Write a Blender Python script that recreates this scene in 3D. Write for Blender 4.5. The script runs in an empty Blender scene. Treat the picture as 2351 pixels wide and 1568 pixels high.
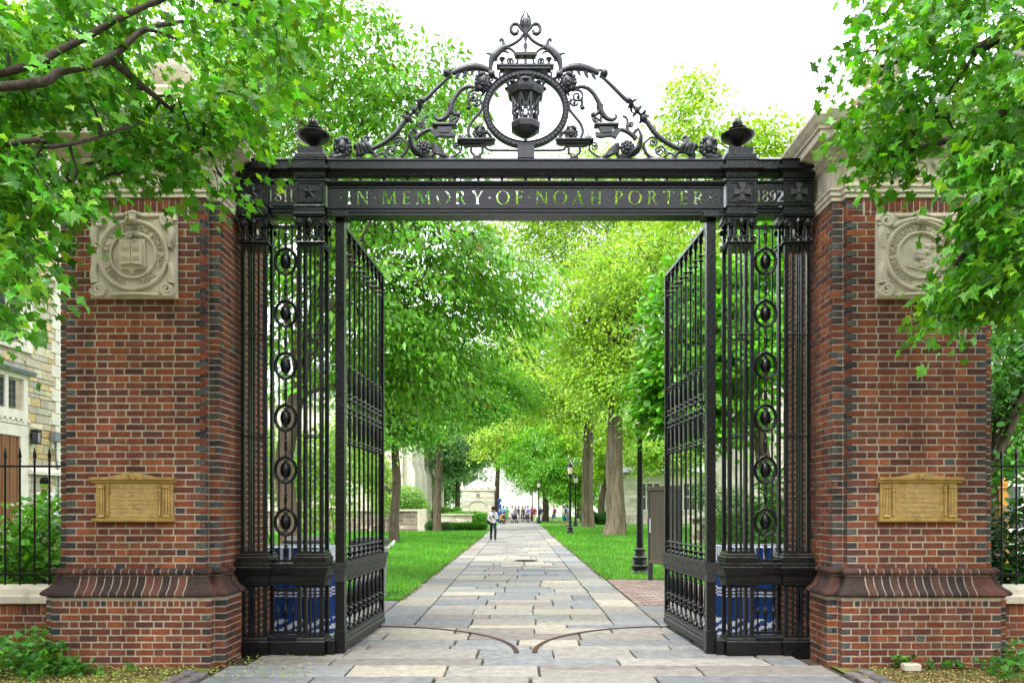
import bpy, bmesh, math, random
import numpy as np
from mathutils import Vector, Matrix

# ------------------------------------------------------------------ camera, sky, sun, exposure
scene = bpy.context.scene
col = scene.collection
R = random.Random(11)
rng = np.random.default_rng(11)
rad = math.radians

F = 1808.0          # focal length in units of a 2351-wide frame
EYE = 1.6
cam_d = bpy.data.cameras.new('camera')
cam_d.sensor_width = 36.0
cam_d.lens = 36.0 * F / 2351.0
cam_d.shift_x = -0.0070
cam_d.shift_y = 0.162
cam_d.clip_start = 0.1
cam_d.clip_end = 2000.0
cam = bpy.data.objects.new('camera', cam_d)
col.objects.link(cam)
cam.location = (0, 0, EYE)
cam.rotation_euler = (rad(90), 0, 0)
scene.camera = cam

SUN_EL, SUN_AZ = 58.0, 200.0       # azimuth: compass-like, measured from +Y clockwise
world = bpy.data.worlds.new('World')
scene.world = world
world.use_nodes = True
wn = world.node_tree.nodes
wl = world.node_tree.links
wn.clear()
w_out = wn.new('ShaderNodeOutputWorld')
w_bg = wn.new('ShaderNodeBackground')
w_sky = wn.new('ShaderNodeTexSky')
w_sky.sky_type = 'NISHITA'
w_sky.sun_disc = False
w_sky.sun_elevation = rad(SUN_EL)
w_sky.sun_rotation = rad(SUN_AZ)
w_sky.air_density = 1.0
w_sky.dust_density = 4.0
w_mix = wn.new('ShaderNodeMix')           # a thick even cloud cover over the clear sky
w_mix.data_type = 'RGBA'
w_mix.inputs[0].default_value = 0.86
w_mix.inputs[7].default_value = (9.6, 10.0, 10.5, 1)
wl.new(w_sky.outputs[0], w_mix.inputs[6])
wl.new(w_mix.outputs[2], w_bg.inputs[0])
w_bg.inputs[1].default_value = 0.15
wl.new(w_bg.outputs[0], w_out.inputs[0])

sun_d = bpy.data.lights.new('sun', 'SUN')
sun_d.energy = 1.5
sun_d.angle = rad(14)
sun_d.color = (1.0, 0.96, 0.9)
sun = bpy.data.objects.new('sun', sun_d)
col.objects.link(sun)
_d = Vector((math.sin(rad(SUN_AZ)) * math.cos(rad(SUN_EL)), math.cos(rad(SUN_AZ)) * math.cos(rad(SUN_EL)), math.sin(rad(SUN_EL))))
sun.rotation_euler = _d.to_track_quat('Z', 'Y').to_euler()
sun.location = (0, 0, 40)

vs = scene.view_settings
vs.view_transform = 'Standard'
vs.look = 'None'
vs.gamma = 1.0
vs.exposure = 1.2
vs.use_curve_mapping = False
scene.cycles.max_bounces = 6
scene.cycles.diffuse_bounces = 3
scene.cycles.glossy_bounces = 2
scene.cycles.transmission_bounces = 4
scene.cycles.transparent_max_bounces = 8

# ------------------------------------------------------------------ helpers
def at(px, py, Y):
    """a point of the place, from its direction in a 2351x1568 frame and its distance Y"""
    return Vector(((px - 1192.0) * Y / F, Y, EYE + (1165.0 - py) * Y / F))

def smoothstep(a, b, x):
    t = max(0.0, min(1.0, (x - a) / (b - a)))
    return t * t * (3 - 2 * t)

def link(o, parent=None):
    col.objects.link(o)
    if parent is not None:
        o.parent = parent
    return o

def tag(o, label=None, cat=None, group=None, kind=None):
    if label: o['label'] = label
    if cat: o['category'] = cat
    if group: o['group'] = group
    if kind: o['kind'] = kind
    return o

def empty(name, loc=(0, 0, 0), rz=0.0, parent=None):
    o = bpy.data.objects.new(name, None)
    o.empty_display_size = 0.2
    link(o, parent)
    o.location = loc
    o.rotation_euler = (0, 0, rz)
    return o

def inst(name, mesh, parent=None, loc=(0, 0, 0), rot=(0, 0, 0), scale=(1, 1, 1), color=None):
    o = bpy.data.objects.new(name, mesh)
    link(o, parent)
    o.location = loc
    o.rotation_euler = rot
    o.scale = scale
    if color is not None:
        o.color = (color[0], color[1], color[2], 1)
    return o

def copy_tree(o, parent=None):
    c = o.copy()
    col.objects.link(c)
    c.parent = parent
    for ch in list(o.children):
        copy_tree(ch, c)
    return c

def frames(pts, closed=False):
    P = [Vector(p) for p in pts]
    n = len(P)
    T = []
    for i in range(n):
        a = P[(i - 1) % n] if (closed or i > 0) else P[i]
        b = P[(i + 1) % n] if (closed or i < n - 1) else P[i]
        t = (b - a)
        T.append(t.normalized() if t.length > 1e-9 else Vector((0, 0, 1)))
    up = Vector((0, 1, 0)) if abs(T[0].y) < 0.9 else Vector((1, 0, 0))
    N = [(up - T[0] * up.dot(T[0])).normalized()]
    for i in range(1, n):
        v = N[-1] - T[i] * N[-1].dot(T[i])
        N.append(v.normalized() if v.length > 1e-6 else N[-1])
    return P, T, N

class MB:
    def __init__(s):
        s.v = []; s.f = []; s.m = []; s.c = []
    def add(s, verts, faces, m=0, c=None):
        o = len(s.v)
        s.v.extend([tuple(p) for p in verts])
        for f in faces:
            s.f.append(tuple(i + o for i in f)); s.m.append(m); s.c.append(c)
        return s
    def box(s, x0, x1, y0, y1, z0, z1, m=0, c=None):
        v = [(x0, y0, z0), (x1, y0, z0), (x1, y1, z0), (x0, y1, z0), (x0, y0, z1), (x1, y0, z1), (x1, y1, z1), (x0, y1, z1)]
        f = [(0, 3, 2, 1), (4, 5, 6, 7), (0, 1, 5, 4), (1, 2, 6, 5), (2, 3, 7, 6), (3, 0, 4, 7)]
        return s.add(v, f, m, c)
    def cbox(s, x0, x1, y0, y1, z0, z1, b=0.006, m=0, c=None):
        """box with chamfered vertical and top edges"""
        x0, x1 = min(x0, x1), max(x0, x1); y0, y1 = min(y0, y1), max(y0, y1)
        def ring(i, z):
            return [(x0 + i + b, y0 + i, z), (x1 - i - b, y0 + i, z), (x1 - i, y0 + i + b, z), (x1 - i, y1 - i - b, z),
                    (x1 - i - b, y1 - i, z), (x0 + i + b, y1 - i, z), (x0 + i, y1 - i - b, z), (x0 + i, y0 + i + b, z)]
        v = ring(b, z0) + ring(0, z0 + b) + ring(0, z1 - b) + ring(b, z1)
        f = [tuple(reversed(range(8))), tuple(range(24, 32))]
        for k in range(3):
            for i in range(8):
                j = (i + 1) % 8
                f.append((k * 8 + i, k * 8 + j, k * 8 + 8 + j, k * 8 + 8 + i))
        return s.add(v, f, m, c)
    def tube(s, pts, r, n=8, closed=False, m=0, c=None, flat=1.0, cap=True):
        P, T, N = frames(pts, closed)
        k = len(P)
        rr = r if hasattr(r, '__len__') else [r] * k
        v = []
        for i in range(k):
            B = T[i].cross(N[i])
            for j in range(n):
                a = 2 * math.pi * j / n
                v.append(P[i] + (N[i] * math.cos(a) * flat + B * math.sin(a)) * rr[i])
        f = []
        for i in range(k if closed else k - 1):
            i2 = (i + 1) % k
            for j in range(n):
                j2 = (j + 1) % n
                f.append((i * n + j, i * n + j2, i2 * n + j2, i2 * n + j))
        if cap and not closed:
            f.append(tuple(reversed(range(n))))
            f.append(tuple((k - 1) * n + j for j in range(n)))
        return s.add(v, f, m, c)
    def lathe(s, c0, prof, n=12, sx=1.0, sy=1.0, m=0, c=None, cap=True, flute=0, fd=0.0):
        v = []; f = []
        k = len(prof)
        for (r, z) in prof:
            for j in range(n):
                a = 2 * math.pi * (j + 0.5) / n
                q = r * (1 + (fd * math.cos(a * flute) if flute else 0))
                v.append((c0[0] + q * sx * math.cos(a), c0[1] + q * sy * math.sin(a), c0[2] + z))
        for i in range(k - 1):
            for j in range(n):
                j2 = (j + 1) % n
                f.append((i * n + j, i * n + j2, (i + 1) * n + j2, (i + 1) * n + j))
        if cap:
            f.append(tuple(reversed(range(n)))); f.append(tuple((k - 1) * n + j for j in range(n)))
        return s.add(v, f, m, c)
    def prism(s, poly, axis, a0, a1, m=0, c=None):
        """poly: 2-D points; axis x: (y,z), y: (x,z), z: (x,y)"""
        n = len(poly)
        def P(p, a):
            return (a, p[0], p[1]) if axis == 'x' else ((p[0], a, p[1]) if axis == 'y' else (p[0], p[1], a))
        v = [P(p, a0) for p in poly] + [P(p, a1) for p in poly]
        f = [tuple(range(n)), tuple(reversed(range(n, 2 * n)))]
        for i in range(n):
            j = (i + 1) % n
            f.append((i, i + n, j + n, j))
        return s.add(v, f, m, c)
    def ball(s, c0, r, nu=10, nv=7, m=0, c=None, lump=0.0, k=5, seed=0):
        if not hasattr(r, '__len__'): r = (r, r, r)
        v = []; f = []
        rr = random.Random(seed)
        ph = [rr.uniform(0, 6.28) for _ in range(4)]
        for i in range(nv + 1):
            th = math.pi * i / nv
            for j in range(nu):
                a = 2 * math.pi * j / nu
                d = 1 + lump * (math.sin(k * a + ph[0]) * math.sin(k * th + ph[1]) + 0.6 * math.sin((k + 3) * a + ph[2]) * math.cos((k + 2) * th + ph[3]))
                v.append((c0[0] + r[0] * d * math.sin(th) * math.cos(a), c0[1] + r[1] * d * math.sin(th) * math.sin(a), c0[2] + r[2] * d * math.cos(th)))
        for i in range(nv):
            for j in range(nu):
                j2 = (j + 1) % nu
                f.append((i * nu + j, (i + 1) * nu + j, (i + 1) * nu + j2, i * nu + j2))
        return s.add(v, f, m, c)
    def sweep(s, plan, prof, m=0, c=None, cap=True):
        """rings plan(d) at heights z for (d, z) in prof"""
        k = len(prof); v = []
        for (d, z) in prof:
            ring = plan(d); n = len(ring)
            v += [(p[0], p[1], z) for p in ring]
        f = []
        for i in range(k - 1):
            for j in range(n):
                j2 = (j + 1) % n
                f.append((i * n + j, i * n + j2, (i + 1) * n + j2, (i + 1) * n + j))
        if cap:
            f.append(tuple(reversed(range(n)))); f.append(tuple((k - 1) * n + j for j in range(n)))
        return s.add(v, f, m, c)
    def mesh(s, name, mats=None, smooth=None):
        me = bpy.data.meshes.new(name)
        me.from_pydata(s.v, [], s.f)
        mats = mats if isinstance(mats, (list, tuple)) else ([mats] if mats else [])
        for m in mats: me.materials.append(m)
        if len(mats) > 1: me.polygons.foreach_set('material_index', s.m)
        if any(c is not None for c in s.c):
            at_ = me.attributes.new('Col', 'FLOAT_COLOR', 'FACE')
            flat = []
            for c in s.c:
                c = c or (0.5, 0.5, 0.5)
                flat += [c[0], c[1], c[2], 1.0]
            at_.data.foreach_set('color', flat)
        if smooth:
            me.shade_smooth()
            if smooth < 179: me.set_sharp_from_angle(angle=rad(smooth))
        me.update()
        return me
    def build(s, name, mats, parent=None, smooth=None, loc=(0, 0, 0)):
        return inst(name, s.mesh(name, mats, smooth), parent, loc)

def bez(p0, p1, p2, p3, n=10):
    out = []
    for i in range(n + 1):
        t = i / n; u = 1 - t
        out.append(tuple(u**3 * a + 3 * u * u * t * b + 3 * u * t * t * c + t**3 * d for a, b, c, d in zip(p0, p1, p2, p3)))
    return out

def smooth_path(pts, n=6):
    """Catmull-Rom through the points"""
    P = [Vector(p) for p in pts]; out = []
    for i in range(len(P) - 1):
        a = P[max(i - 1, 0)]; b = P[i]; c = P[i + 1]; d = P[min(i + 2, len(P) - 1)]
        for k in range(n):
            t = k / n
            out.append(0.5 * ((2 * b) + (c - a) * t + (2 * a - 5 * b + 4 * c - d) * t * t + (3 * b - a - 3 * c + d) * t**3))
    out.append(P[-1])
    return out

# ------------------------------------------------------------------ materials
def new_mat(name):
    m = bpy.data.materials.new(name); m.use_nodes = True
    nt = m.node_tree; nt.nodes.clear()
    out = nt.nodes.new('ShaderNodeOutputMaterial')
    b = nt.nodes.new('ShaderNodeBsdfPrincipled')
    nt.links.new(b.outputs[0], out.inputs[0])
    return m, nt, b, out

def _noise(nt, scale, detail=4, rough=0.6, stretch=None):
    g = nt.nodes.new('ShaderNodeNewGeometry')
    src = g.outputs['Position']
    if stretch:
        mp = nt.nodes.new('ShaderNodeMapping'); mp.inputs['Scale'].default_value = stretch
        nt.links.new(src, mp.inputs[0]); src = mp.outputs[0]
    n = nt.nodes.new('ShaderNodeTexNoise')
    n.inputs['Scale'].default_value = scale; n.inputs['Detail'].default_value = detail; n.inputs['Roughness'].default_value = rough
    nt.links.new(src, n.inputs['Vector'])
    return n

def _ramp(nt, fac, stops):
    r = nt.nodes.new('ShaderNodeValToRGB')
    while len(r.color_ramp.elements) < len(stops): r.color_ramp.elements.new(0.5)
    for e, (p, c) in zip(r.color_ramp.elements, stops):
        e.position = p; e.color = (c[0], c[1], c[2], 1) if hasattr(c, '__len__') else (c, c, c, 1)
    nt.links.new(fac, r.inputs[0])
    return r.outputs[0]

def _mul(nt, a, b, mode='MULTIPLY', fac=1.0):
    x = nt.nodes.new('ShaderNodeMix'); x.data_type = 'RGBA'; x.blend_type = mode
    x.inputs[0].default_value = fac if not hasattr(fac, 'is_output') else 1
    if hasattr(fac, 'is_output'): nt.links.new(fac, x.inputs[0])
    for i, q in ((6, a), (7, b)):
        if hasattr(q, 'is_output'): nt.links.new(q, x.inputs[i])
        else: x.inputs[i].default_value = (q[0], q[1], q[2], 1)
    return x.outputs[2]

def mat(name, color, rough=0.7, var=0.25, scale=6.0, bump=0.0, bscale=40.0, spec=0.5, metal=0.0, src='plain', stain=None, stain_scale=1.5, stain_lo=0.5, stretch=None, coat=0.0, streak=0.0, fleck=None, dust=None):
    """src: plain | object (object colour) | attr (per-face colour attribute)"""
    m, nt, b, out = new_mat(name)
    if src == 'object':
        oi = nt.nodes.new('ShaderNodeObjectInfo'); c = oi.outputs['Color']
    elif src == 'attr':
        a = nt.nodes.new('ShaderNodeAttribute'); a.attribute_name = 'Col'; c = a.outputs['Color']
    else:
        c = color
    if var > 0:
        n = _noise(nt, scale, 5, 0.65, stretch)
        c = _mul(nt, c, _ramp(nt, n.outputs[0], [(0.28, 1 - var), (0.72, 1 + var)]))
    if stain:
        n2 = _noise(nt, stain_scale, 6, 0.7, stretch)
        f = _ramp(nt, n2.outputs[0], [(stain_lo, 0.0), (stain_lo + 0.16, 1.0)])
        c = _mul(nt, c, stain, 'MIX', f)
    if streak:       # long rain and soot streaks
        n4 = _noise(nt, 3.2, 5, 0.6, (1, 1, 0.10)); c = _mul(nt, c, _ramp(nt, n4.outputs[0], [(0.32, 1 - streak), (0.62, 1.0 + streak * .25)]))
        n5 = _noise(nt, 1.1, 4, 0.6); c = _mul(nt, c, _ramp(nt, n5.outputs[0], [(0.3, 1 - streak * .6), (0.7, 1.0 + streak * .35)]))
    if fleck:        # pale lime bloom and spalled spots
        n6 = _noise(nt, 13, 6, 0.75); c = _mul(nt, c, fleck, 'MIX', _ramp(nt, n6.outputs[0], [(0.68, 0.0), (0.76, 0.75)]))
    if dust:         # dust lying on ledges
        g = nt.nodes.new('ShaderNodeNewGeometry'); sx = nt.nodes.new('ShaderNodeSeparateXYZ'); nt.links.new(g.outputs['Normal'], sx.inputs[0])
        n7 = _noise(nt, 18, 5, 0.7); mm = nt.nodes.new('ShaderNodeMath'); mm.operation = 'MULTIPLY'
        nt.links.new(_ramp(nt, sx.outputs[2], [(0.45, 0.0), (0.9, 1.0)]), mm.inputs[0]); nt.links.new(_ramp(nt, n7.outputs[0], [(0.35, 0.15), (0.65, 1.0)]), mm.inputs[1])
        c = _mul(nt, c, dust, 'MIX', mm.outputs[0])
    if hasattr(c, 'is_output'): nt.links.new(c, b.inputs['Base Color'])
    else: b.inputs['Base Color'].default_value = (c[0], c[1], c[2], 1)
    b.inputs['Roughness'].default_value = rough
    b.inputs['Metallic'].default_value = metal
    b.inputs['Specular IOR Level'].default_value = spec
    if coat: b.inputs['Coat Weight'].default_value = coat
    if bump > 0:
        n3 = _noise(nt, bscale, 5, 0.6, stretch)
        bp = nt.nodes.new('ShaderNodeBump'); bp.inputs['Strength'].default_value = bump; bp.inputs['Distance'].default_value = 0.01
        nt.links.new(n3.outputs[0], bp.inputs['Height'])
        nt.links.new(bp.outputs[0], b.inputs['Normal'])
    return m

def leaf_mat(name, transl=0.45, rough=0.42, src='attr', warm=(1.3, 1.2, 0.5)):
    m, nt, b, out = new_mat(name)
    if src == 'attr':
        a = nt.nodes.new('ShaderNodeAttribute'); a.attribute_name = 'Col'; c = a.outputs['Color']
    else:
        oi = nt.nodes.new('ShaderNodeObjectInfo'); c = oi.outputs['Color']
    nt.links.new(c, b.inputs['Base Color'])
    b.inputs['Roughness'].default_value = rough
    b.inputs['Specular IOR Level'].default_value = 0.45
    t = nt.nodes.new('ShaderNodeBsdfTranslucent')
    nt.links.new(_mul(nt, c, warm), t.inputs[0])
    mx = nt.nodes.new('ShaderNodeMixShader'); mx.inputs[0].default_value = transl
    nt.links.new(b.outputs[0], mx.inputs[1]); nt.links.new(t.outputs[0], mx.inputs[2])
    nt.links.new(mx.outputs[0], out.inputs[0])
    return m

M = {}
M['iron'] = mat('black_painted_iron', (0.0045, 0.005, 0.006), 0.19, 0.4, 9, 0.55, 30, spec=0.42, stain=(0.02, 0.02, 0.02), stain_scale=22, stain_lo=0.62, dust=(.075, .072, .066))
M['iron_worn'] = mat('dusty_black_iron', (0.016, 0.016, 0.016), 0.5, 0.4, 8, 0.4, 50, stain=(0.08, 0.08, 0.075), stain_scale=14, stain_lo=0.55)
M['brick_o'] = mat('brick_faces', None, 0.85, 0.32, 28, 0.7, 90, spec=0.25, src='object', stain=(0.08, 0.034, 0.026), stain_scale=7, stain_lo=0.60, streak=.34, fleck=(.36, .27, .22))
M['brick_a'] = mat('brick_faces_joined', None, 0.85, 0.32, 28, 0.7, 90, spec=0.25, src='attr', stain=(0.08, 0.034, 0.026), stain_scale=7, stain_lo=0.60, streak=.34, fleck=(.36, .27, .22))
M['mortar'] = mat('lime_mortar', (0.47, 0.405, 0.30), 0.95, 0.25, 12, 0.6, 120, spec=0.1, streak=.3, stain=(0.27, 0.22, 0.17), stain_scale=5, stain_lo=0.57)
M['bronze_worn'] = mat('rubbed_bronze', (0.70, 0.54, 0.26), 0.35, 0.15, 12, spec=0.5, metal=0.2)
M['limestone'] = mat('carved_limestone', (0.57, 0.515, 0.405), 0.85, 0.22, 5, 0.4, 60, spec=0.2, stain=(0.26, 0.23, 0.18), stain_scale=3.0, stain_lo=0.55, stretch=(1, 1, 0.5))
M['rust'] = mat('rusty_iron', (0.07, 0.045, 0.032), 0.85, 0.4, 20, 0.6, 60, spec=0.2)
M['bronze'] = mat('weathered_bronze', (0.45, 0.30, 0.095), 0.34, 0.35, 12, 0.2, 60, spec=0.5, metal=0.3, stain=(0.25, 0.20, 0.10), stain_scale=6, stain_lo=0.58)
M['slab_o'] = mat('flagstone_faces', None, 0.75, 0.30, 8, 0.7, 34, spec=0.25, src='object', stain=(0.13, 0.125, 0.11), stain_scale=6.5, stain_lo=0.58)
M['slab_a'] = mat('flagstone_faces_joined', None, 0.72, 0.16, 3.5, 0.45, 30, spec=0.3, src='attr')
M['paver_o'] = mat('paver_faces', None, 0.85, 0.25, 20, 0.5, 60, spec=0.2, src='object')
M['stone_a'] = mat('rubble_stone_joined', None, 0.85, 0.25, 12, 0.6, 50, spec=0.2, src='attr')
M['stone_o'] = mat('rubble_stone_faces', None, 0.85, 0.25, 12, 0.6, 50, spec=0.2, src='object')
M['bark'] = mat('tree_bark', (0.12, 0.092, 0.066), 0.95, 0.5, 9, 1.0, 26, spec=0.1, stretch=(1, 1, 0.22))
M['bark_dark'] = mat('dark_twig_bark', (0.055, 0.045, 0.038), 0.95, 0.4, 14, 0.6, 40, spec=0.1, stretch=(1, 1, 0.4))
M['bark_grey'] = mat('ridged_grey_bark', (0.155, 0.125, 0.088), 0.95, 0.6, 7, 1.0, 16, spec=0.1, stretch=(1, 1, 0.12))
M['leaf'] = leaf_mat('leaf_blades', 0.40, 0.36)
M['leaf_o'] = leaf_mat('leaf_blades_single', 0.40, 0.36, src='object')
M['grass'] = leaf_mat('grass_blades', 0.35, 0.6)
M['plain_a'] = mat('plain_faces', None, 0.8, 0.12, 8, 0.2, 60, spec=0.25, src='attr')
M['white_paint'] = mat('white_paint', (0.75, 0.75, 0.73), 0.5, 0.08, 5)
M['glass'] = mat('dark_window_glass', (0.03, 0.035, 0.04), 0.08, 0.2, 3, spec=0.7)
# ------------------------------------------------------------------ ground, path, lawns
GX = 0.07                      # centre line of the gate
GY = 8.65                      # plane of the gate
PL, PR = -2.05, 1.92           # path edges beyond the gate

def sheet(name, x0, x1, y0, y1, z, m, nx=1, ny=1):
    b = MB()
    for i in range(nx):
        for j in range(ny):
            xa = x0 + (x1 - x0) * i / nx; xb = x0 + (x1 - x0) * (i + 1) / nx
            ya = y0 + (y1 - y0) * j / ny; yb = y0 + (y1 - y0) * (j + 1) / ny
            b.add([(xa, ya, z), (xb, ya, z), (xb, yb, z), (xa, yb, z)], [(0, 1, 2, 3)])
    o = b.build(name, m)
    o['kind'] = 'structure'
    return o

M['soil'] = mat('garden_soil', (0.11, 0.075, 0.045), 0.95, 0.4, 9, 0.9, 40, spec=0.1, stain=(0.17, 0.19, 0.045), stain_scale=4, stain_lo=0.44)
M['earth'] = mat('joint_earth', (0.075, 0.062, 0.045), 0.95, 0.35, 14, 0.7, 60, spec=0.1, stain=(0.10, 0.12, 0.03), stain_scale=3, stain_lo=0.54)
M['lawn'] = mat('lawn_turf', (0.07, 0.20, 0.018), 0.9, 0.3, 2.5, 0.8, 60, spec=0.15, stain=(0.12, 0.27, 0.03), stain_scale=0.8, stain_lo=0.48)
M['far_ground'] = mat('far_ground', (0.08, 0.16, 0.03), 0.9, 0.2, 0.3, spec=0.1)

sheet('ground', -700, 700, -60, 1400, -0.06, M['far_ground'])
sheet('planting_soil_left', -14, -3.03, -4, 13.5, -0.010, M['soil'])
sheet('planting_soil_right', 3.17, 14, -4, 12.86, -0.010, M['soil'])
bedding = sheet('path_bed', PL - 0.03, PR + 0.03, 13.3, 150, -0.036, M['earth'])
plaza_bed = sheet('forecourt_bed', -3.05, 3.2, -4, 13.3, -0.034, M['earth'])

# lawns with a slightly raised edge
def lawn(name, x0, x1, y0, y1, z=0.03):
    b = MB(); n = 24
    for i in range(n):
        ya = y0 + (y1 - y0) * i / n; yb = y0 + (y1 - y0) * (i + 1) / n
        b.add([(x0, ya, z), (x1, ya, z), (x1, yb, z), (x0, yb, z)], [(0, 1, 2, 3)])
    b.add([(x0, y0, -.05), (x1, y0, -.05), (x1, y0, z), (x0, y0, z)], [(0, 1, 2, 3)])
    b.add([(x1, y0, -.05), (x1, y1, -.05), (x1, y1, z), (x1, y0, z)], [(0, 1, 2, 3)])
    b.add([(x0, y0, -.05), (x0, y1, -.05), (x0, y1, z), (x0, y0, z)], [(3, 2, 1, 0)])
    o = b.build(name, M['lawn']); o['kind'] = 'structure'
    return o
lawn('lawn_left', -40, PL, 13.55, 51.5)
lawn('lawn_left_far', -40, PL, 53.0, 150)
lawn('lawn_right', PR, 40, 17.5, 63.5)
lawn('lawn_right_side', 3.75, 40, 13.4, 17.5)
lawn('lawn_right_far', PR, 40, 65.5, 150)
M['pale_path'] = mat('pale_path', (0.42, 0.40, 0.36), 0.85, 0.12, 1.2, 0.3, 30)
sheet('cross_path_left', -40, PL, 51.4, 53.1, -0.004, M['pale_path'])
sheet('cross_path_right', PR, 40, 63.4, 65.6, -0.004, M['pale_path'])

SLABC = [(0.19, 0.195, 0.20), (0.225, 0.228, 0.225), (0.26, 0.24, 0.205), (0.315, 0.285, 0.235), (0.27, 0.255, 0.225), (0.165, 0.172, 0.18), (0.34, 0.305, 0.245), (0.235, 0.212, 0.19), (0.21, 0.212, 0.20), (0.285, 0.265, 0.235), (0.20, 0.21, 0.215), (0.23, 0.20, 0.185)]
slab_rng = random.Random(5)
def slab_mesh(w, d, h, rr):
    """one worn flagstone: uneven outline, arrised top edge, slightly dished top"""
    b = 0.008
    j = lambda a=0.007: rr.uniform(-a, a)
    out = []
    for (sx, sy) in ((-1, -1), (0, -1), (1, -1), (1, 0), (1, 1), (0, 1), (-1, 1), (-1, 0)):
        out.append((sx * w / 2 + j(), sy * d / 2 + j()))
    v = [(x, y, -h) for x, y in out] + [(x, y, -b) for x, y in out]
    v += [(x - math.copysign(b, x) if abs(x) > .05 else x, y - math.copysign(b, y) if abs(y) > .05 else y, j(.0015)) for x, y in out]
    v.append((j(w * .1), j(d * .1), j(.002)))
    f = []
    for k in range(2):
        for i in range(8):
            i2 = (i + 1) % 8
            f.append((k * 8 + i, k * 8 + i2, k * 8 + 8 + i2, k * 8 + 8 + i))
    for i in range(8):
        f.append((16 + i, 16 + (i + 1) % 8, 24))
    return v, f

path_thing = empty('stone_path', (0, 0, 0)); path_thing['kind'] = 'structure'
slabs = []        # (x0,x1,y0,y1)
def lay_rows(x0, x1, y0, y1, hlo, hhi, wlo, whi, edges=True):
    y = y0
    while y < y1 - 0.1:
        h = slab_rng.uniform(hlo, hhi)
        if y + h > y1 - 0.15: h = y1 - y
        x = x0
        while x < x1 - 0.05:
            w = slab_rng.uniform(wlo, whi)
            if x + w > x1 - 0.3: w = x1 - x
            # now and then a slab is split in two thinner ones
            if slab_rng.random() < 0.18 and h > 0.5:
                s = slab_rng.uniform(0.35, 0.65)
                slabs.append((x, x + w, y, y + h * s)); slabs.append((x, x + w, y + h * s, y + h))
            else:
                slabs.append((x, x + w, y, y + h))
            x += w
        y += h
# forecourt in front of and under the gate
lay_rows(-2.95, 3.08, 4.6, 8.0, 0.45, 0.72, 0.9, 1.7)
lay_rows(-2.78, 2.95, 8.0, 9.15, 0.36, 0.6, 0.8, 1.6)
lay_rows(-3.0, 3.2, 9.15, 10.75, 0.32, 0.6, 0.7, 1.5)
lay_rows(-3.0, -2.05, 10.75, 13.5, 0.5, 0.8, 0.9, 1.0)
lay_rows(1.92, 3.3, 10.75, 12.85, 0.5, 0.8, 0.9, 1.4)
# the long walk: an edge course at each side, broken rows in the middle
def walk(y0, y1):
    for (xa, xb) in ((PL, PL + 0.62), (PR - 0.62, PR)):
        y = y0
        while y < y1 - .05:
            h = slab_rng.uniform(0.7, 1.3)
            if y + h > y1 - 0.4: h = y1 - y
            slabs.append((xa, xb, y, y + h)); y += h
    lay_rows(PL + 0.62, PR - 0.62, y0, y1, 0.38, 0.85, 0.55, 1.25)
walk(10.75, 110)
slabs.sort(key=lambda s: (s[2]))
far = MB()
for i, (x0, x1, y0, y1) in enumerate(slabs):
    g = slab_rng.uniform(0.016, 0.032)
    w, d = (x1 - x0) - g, (y1 - y0) - g
    c = list(slab_rng.choice(SLABC)); k = slab_rng.uniform(0.85, 1.15); c = [q * k for q in c]
    v, f = slab_mesh(w, d, 0.06, slab_rng)
    zc = slab_rng.uniform(0.0, 0.004)
    if i < 300:
        me = bpy.data.meshes.new('flagstone'); me.from_pydata(v, [], f); me.materials.append(M['slab_o'])
        inst('flagstone', me, path_thing, ((x0 + x1) / 2, (y0 + y1) / 2, zc), (slab_rng.uniform(-.003, .003), slab_rng.uniform(-.003, .003), slab_rng.uniform(-.004, .004)), color=c)
    else:
        far.add([(p[0] + (x0 + x1) / 2, p[1] + (y0 + y1) / 2, p[2] + zc) for p in v], f, c=c)
fo = far.build('far_flagstones', M['slab_a'], path_thing); fo['kind'] = 'stuff'

# iron wheel tracks of the two gate leaves, let into the paving
track_mb = {}
for s, hx in ((-1, GX - 2.03), (1, GX + 2.03)):
    b = MB(); rr_ = 1.93; n = 40
    a0, a1 = (0, rad(87)) if s < 0 else (rad(180), rad(93))
    ring = []
    for i in range(n + 1):
        a = a0 + (a1 - a0) * i / n
        ring.append((math.cos(a), math.sin(a)))
    v = []
    for (c_, s_) in ring:
        for (q, z) in ((rr_ - .030, .007), (rr_ - .022, .011), (rr_ - .010, .011), (rr_, .0065), (rr_ + .010, .011), (rr_ + .022, .011), (rr_ + .030, .007)):
            v.append((q * c_, q * s_, z))
    f = []
    for i in range(n):
        for k in range(6):
            f.append((i * 7 + k, i * 7 + k + 1, (i + 1) * 7 + k + 1, (i + 1) * 7 + k))
    b.add(v, f)
    o = b.build('gate_track', M['rust'] if 'rust' in M else M['iron_worn'], None, loc=(hx, GY, 0))
    tag(o, 'rusty curved iron track in the paving below the %s gate leaf' % ('left' if s < 0 else 'right'), 'gate track', 'gate wheel tracks in the paving')

# manhole cover further down the walk
b = MB(); b.lathe((0, 0, 0), [(0.36, -.01), (0.36, .012), (0.33, .016), (0.33, .011), (0.0, .011)], 28, cap=False)
for i in range(5):
    b.box(-.25 + i * .0, .25, -.2 + i * .1 - .012, -.2 + i * .1 + .012, .010, .017)
o = b.build('manhole_cover', M['iron_worn'], None, loc=(0.20, 23.6, 0.004))
tag(o, 'round dark iron manhole cover set in the stone walk', 'manhole cover')

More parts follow.
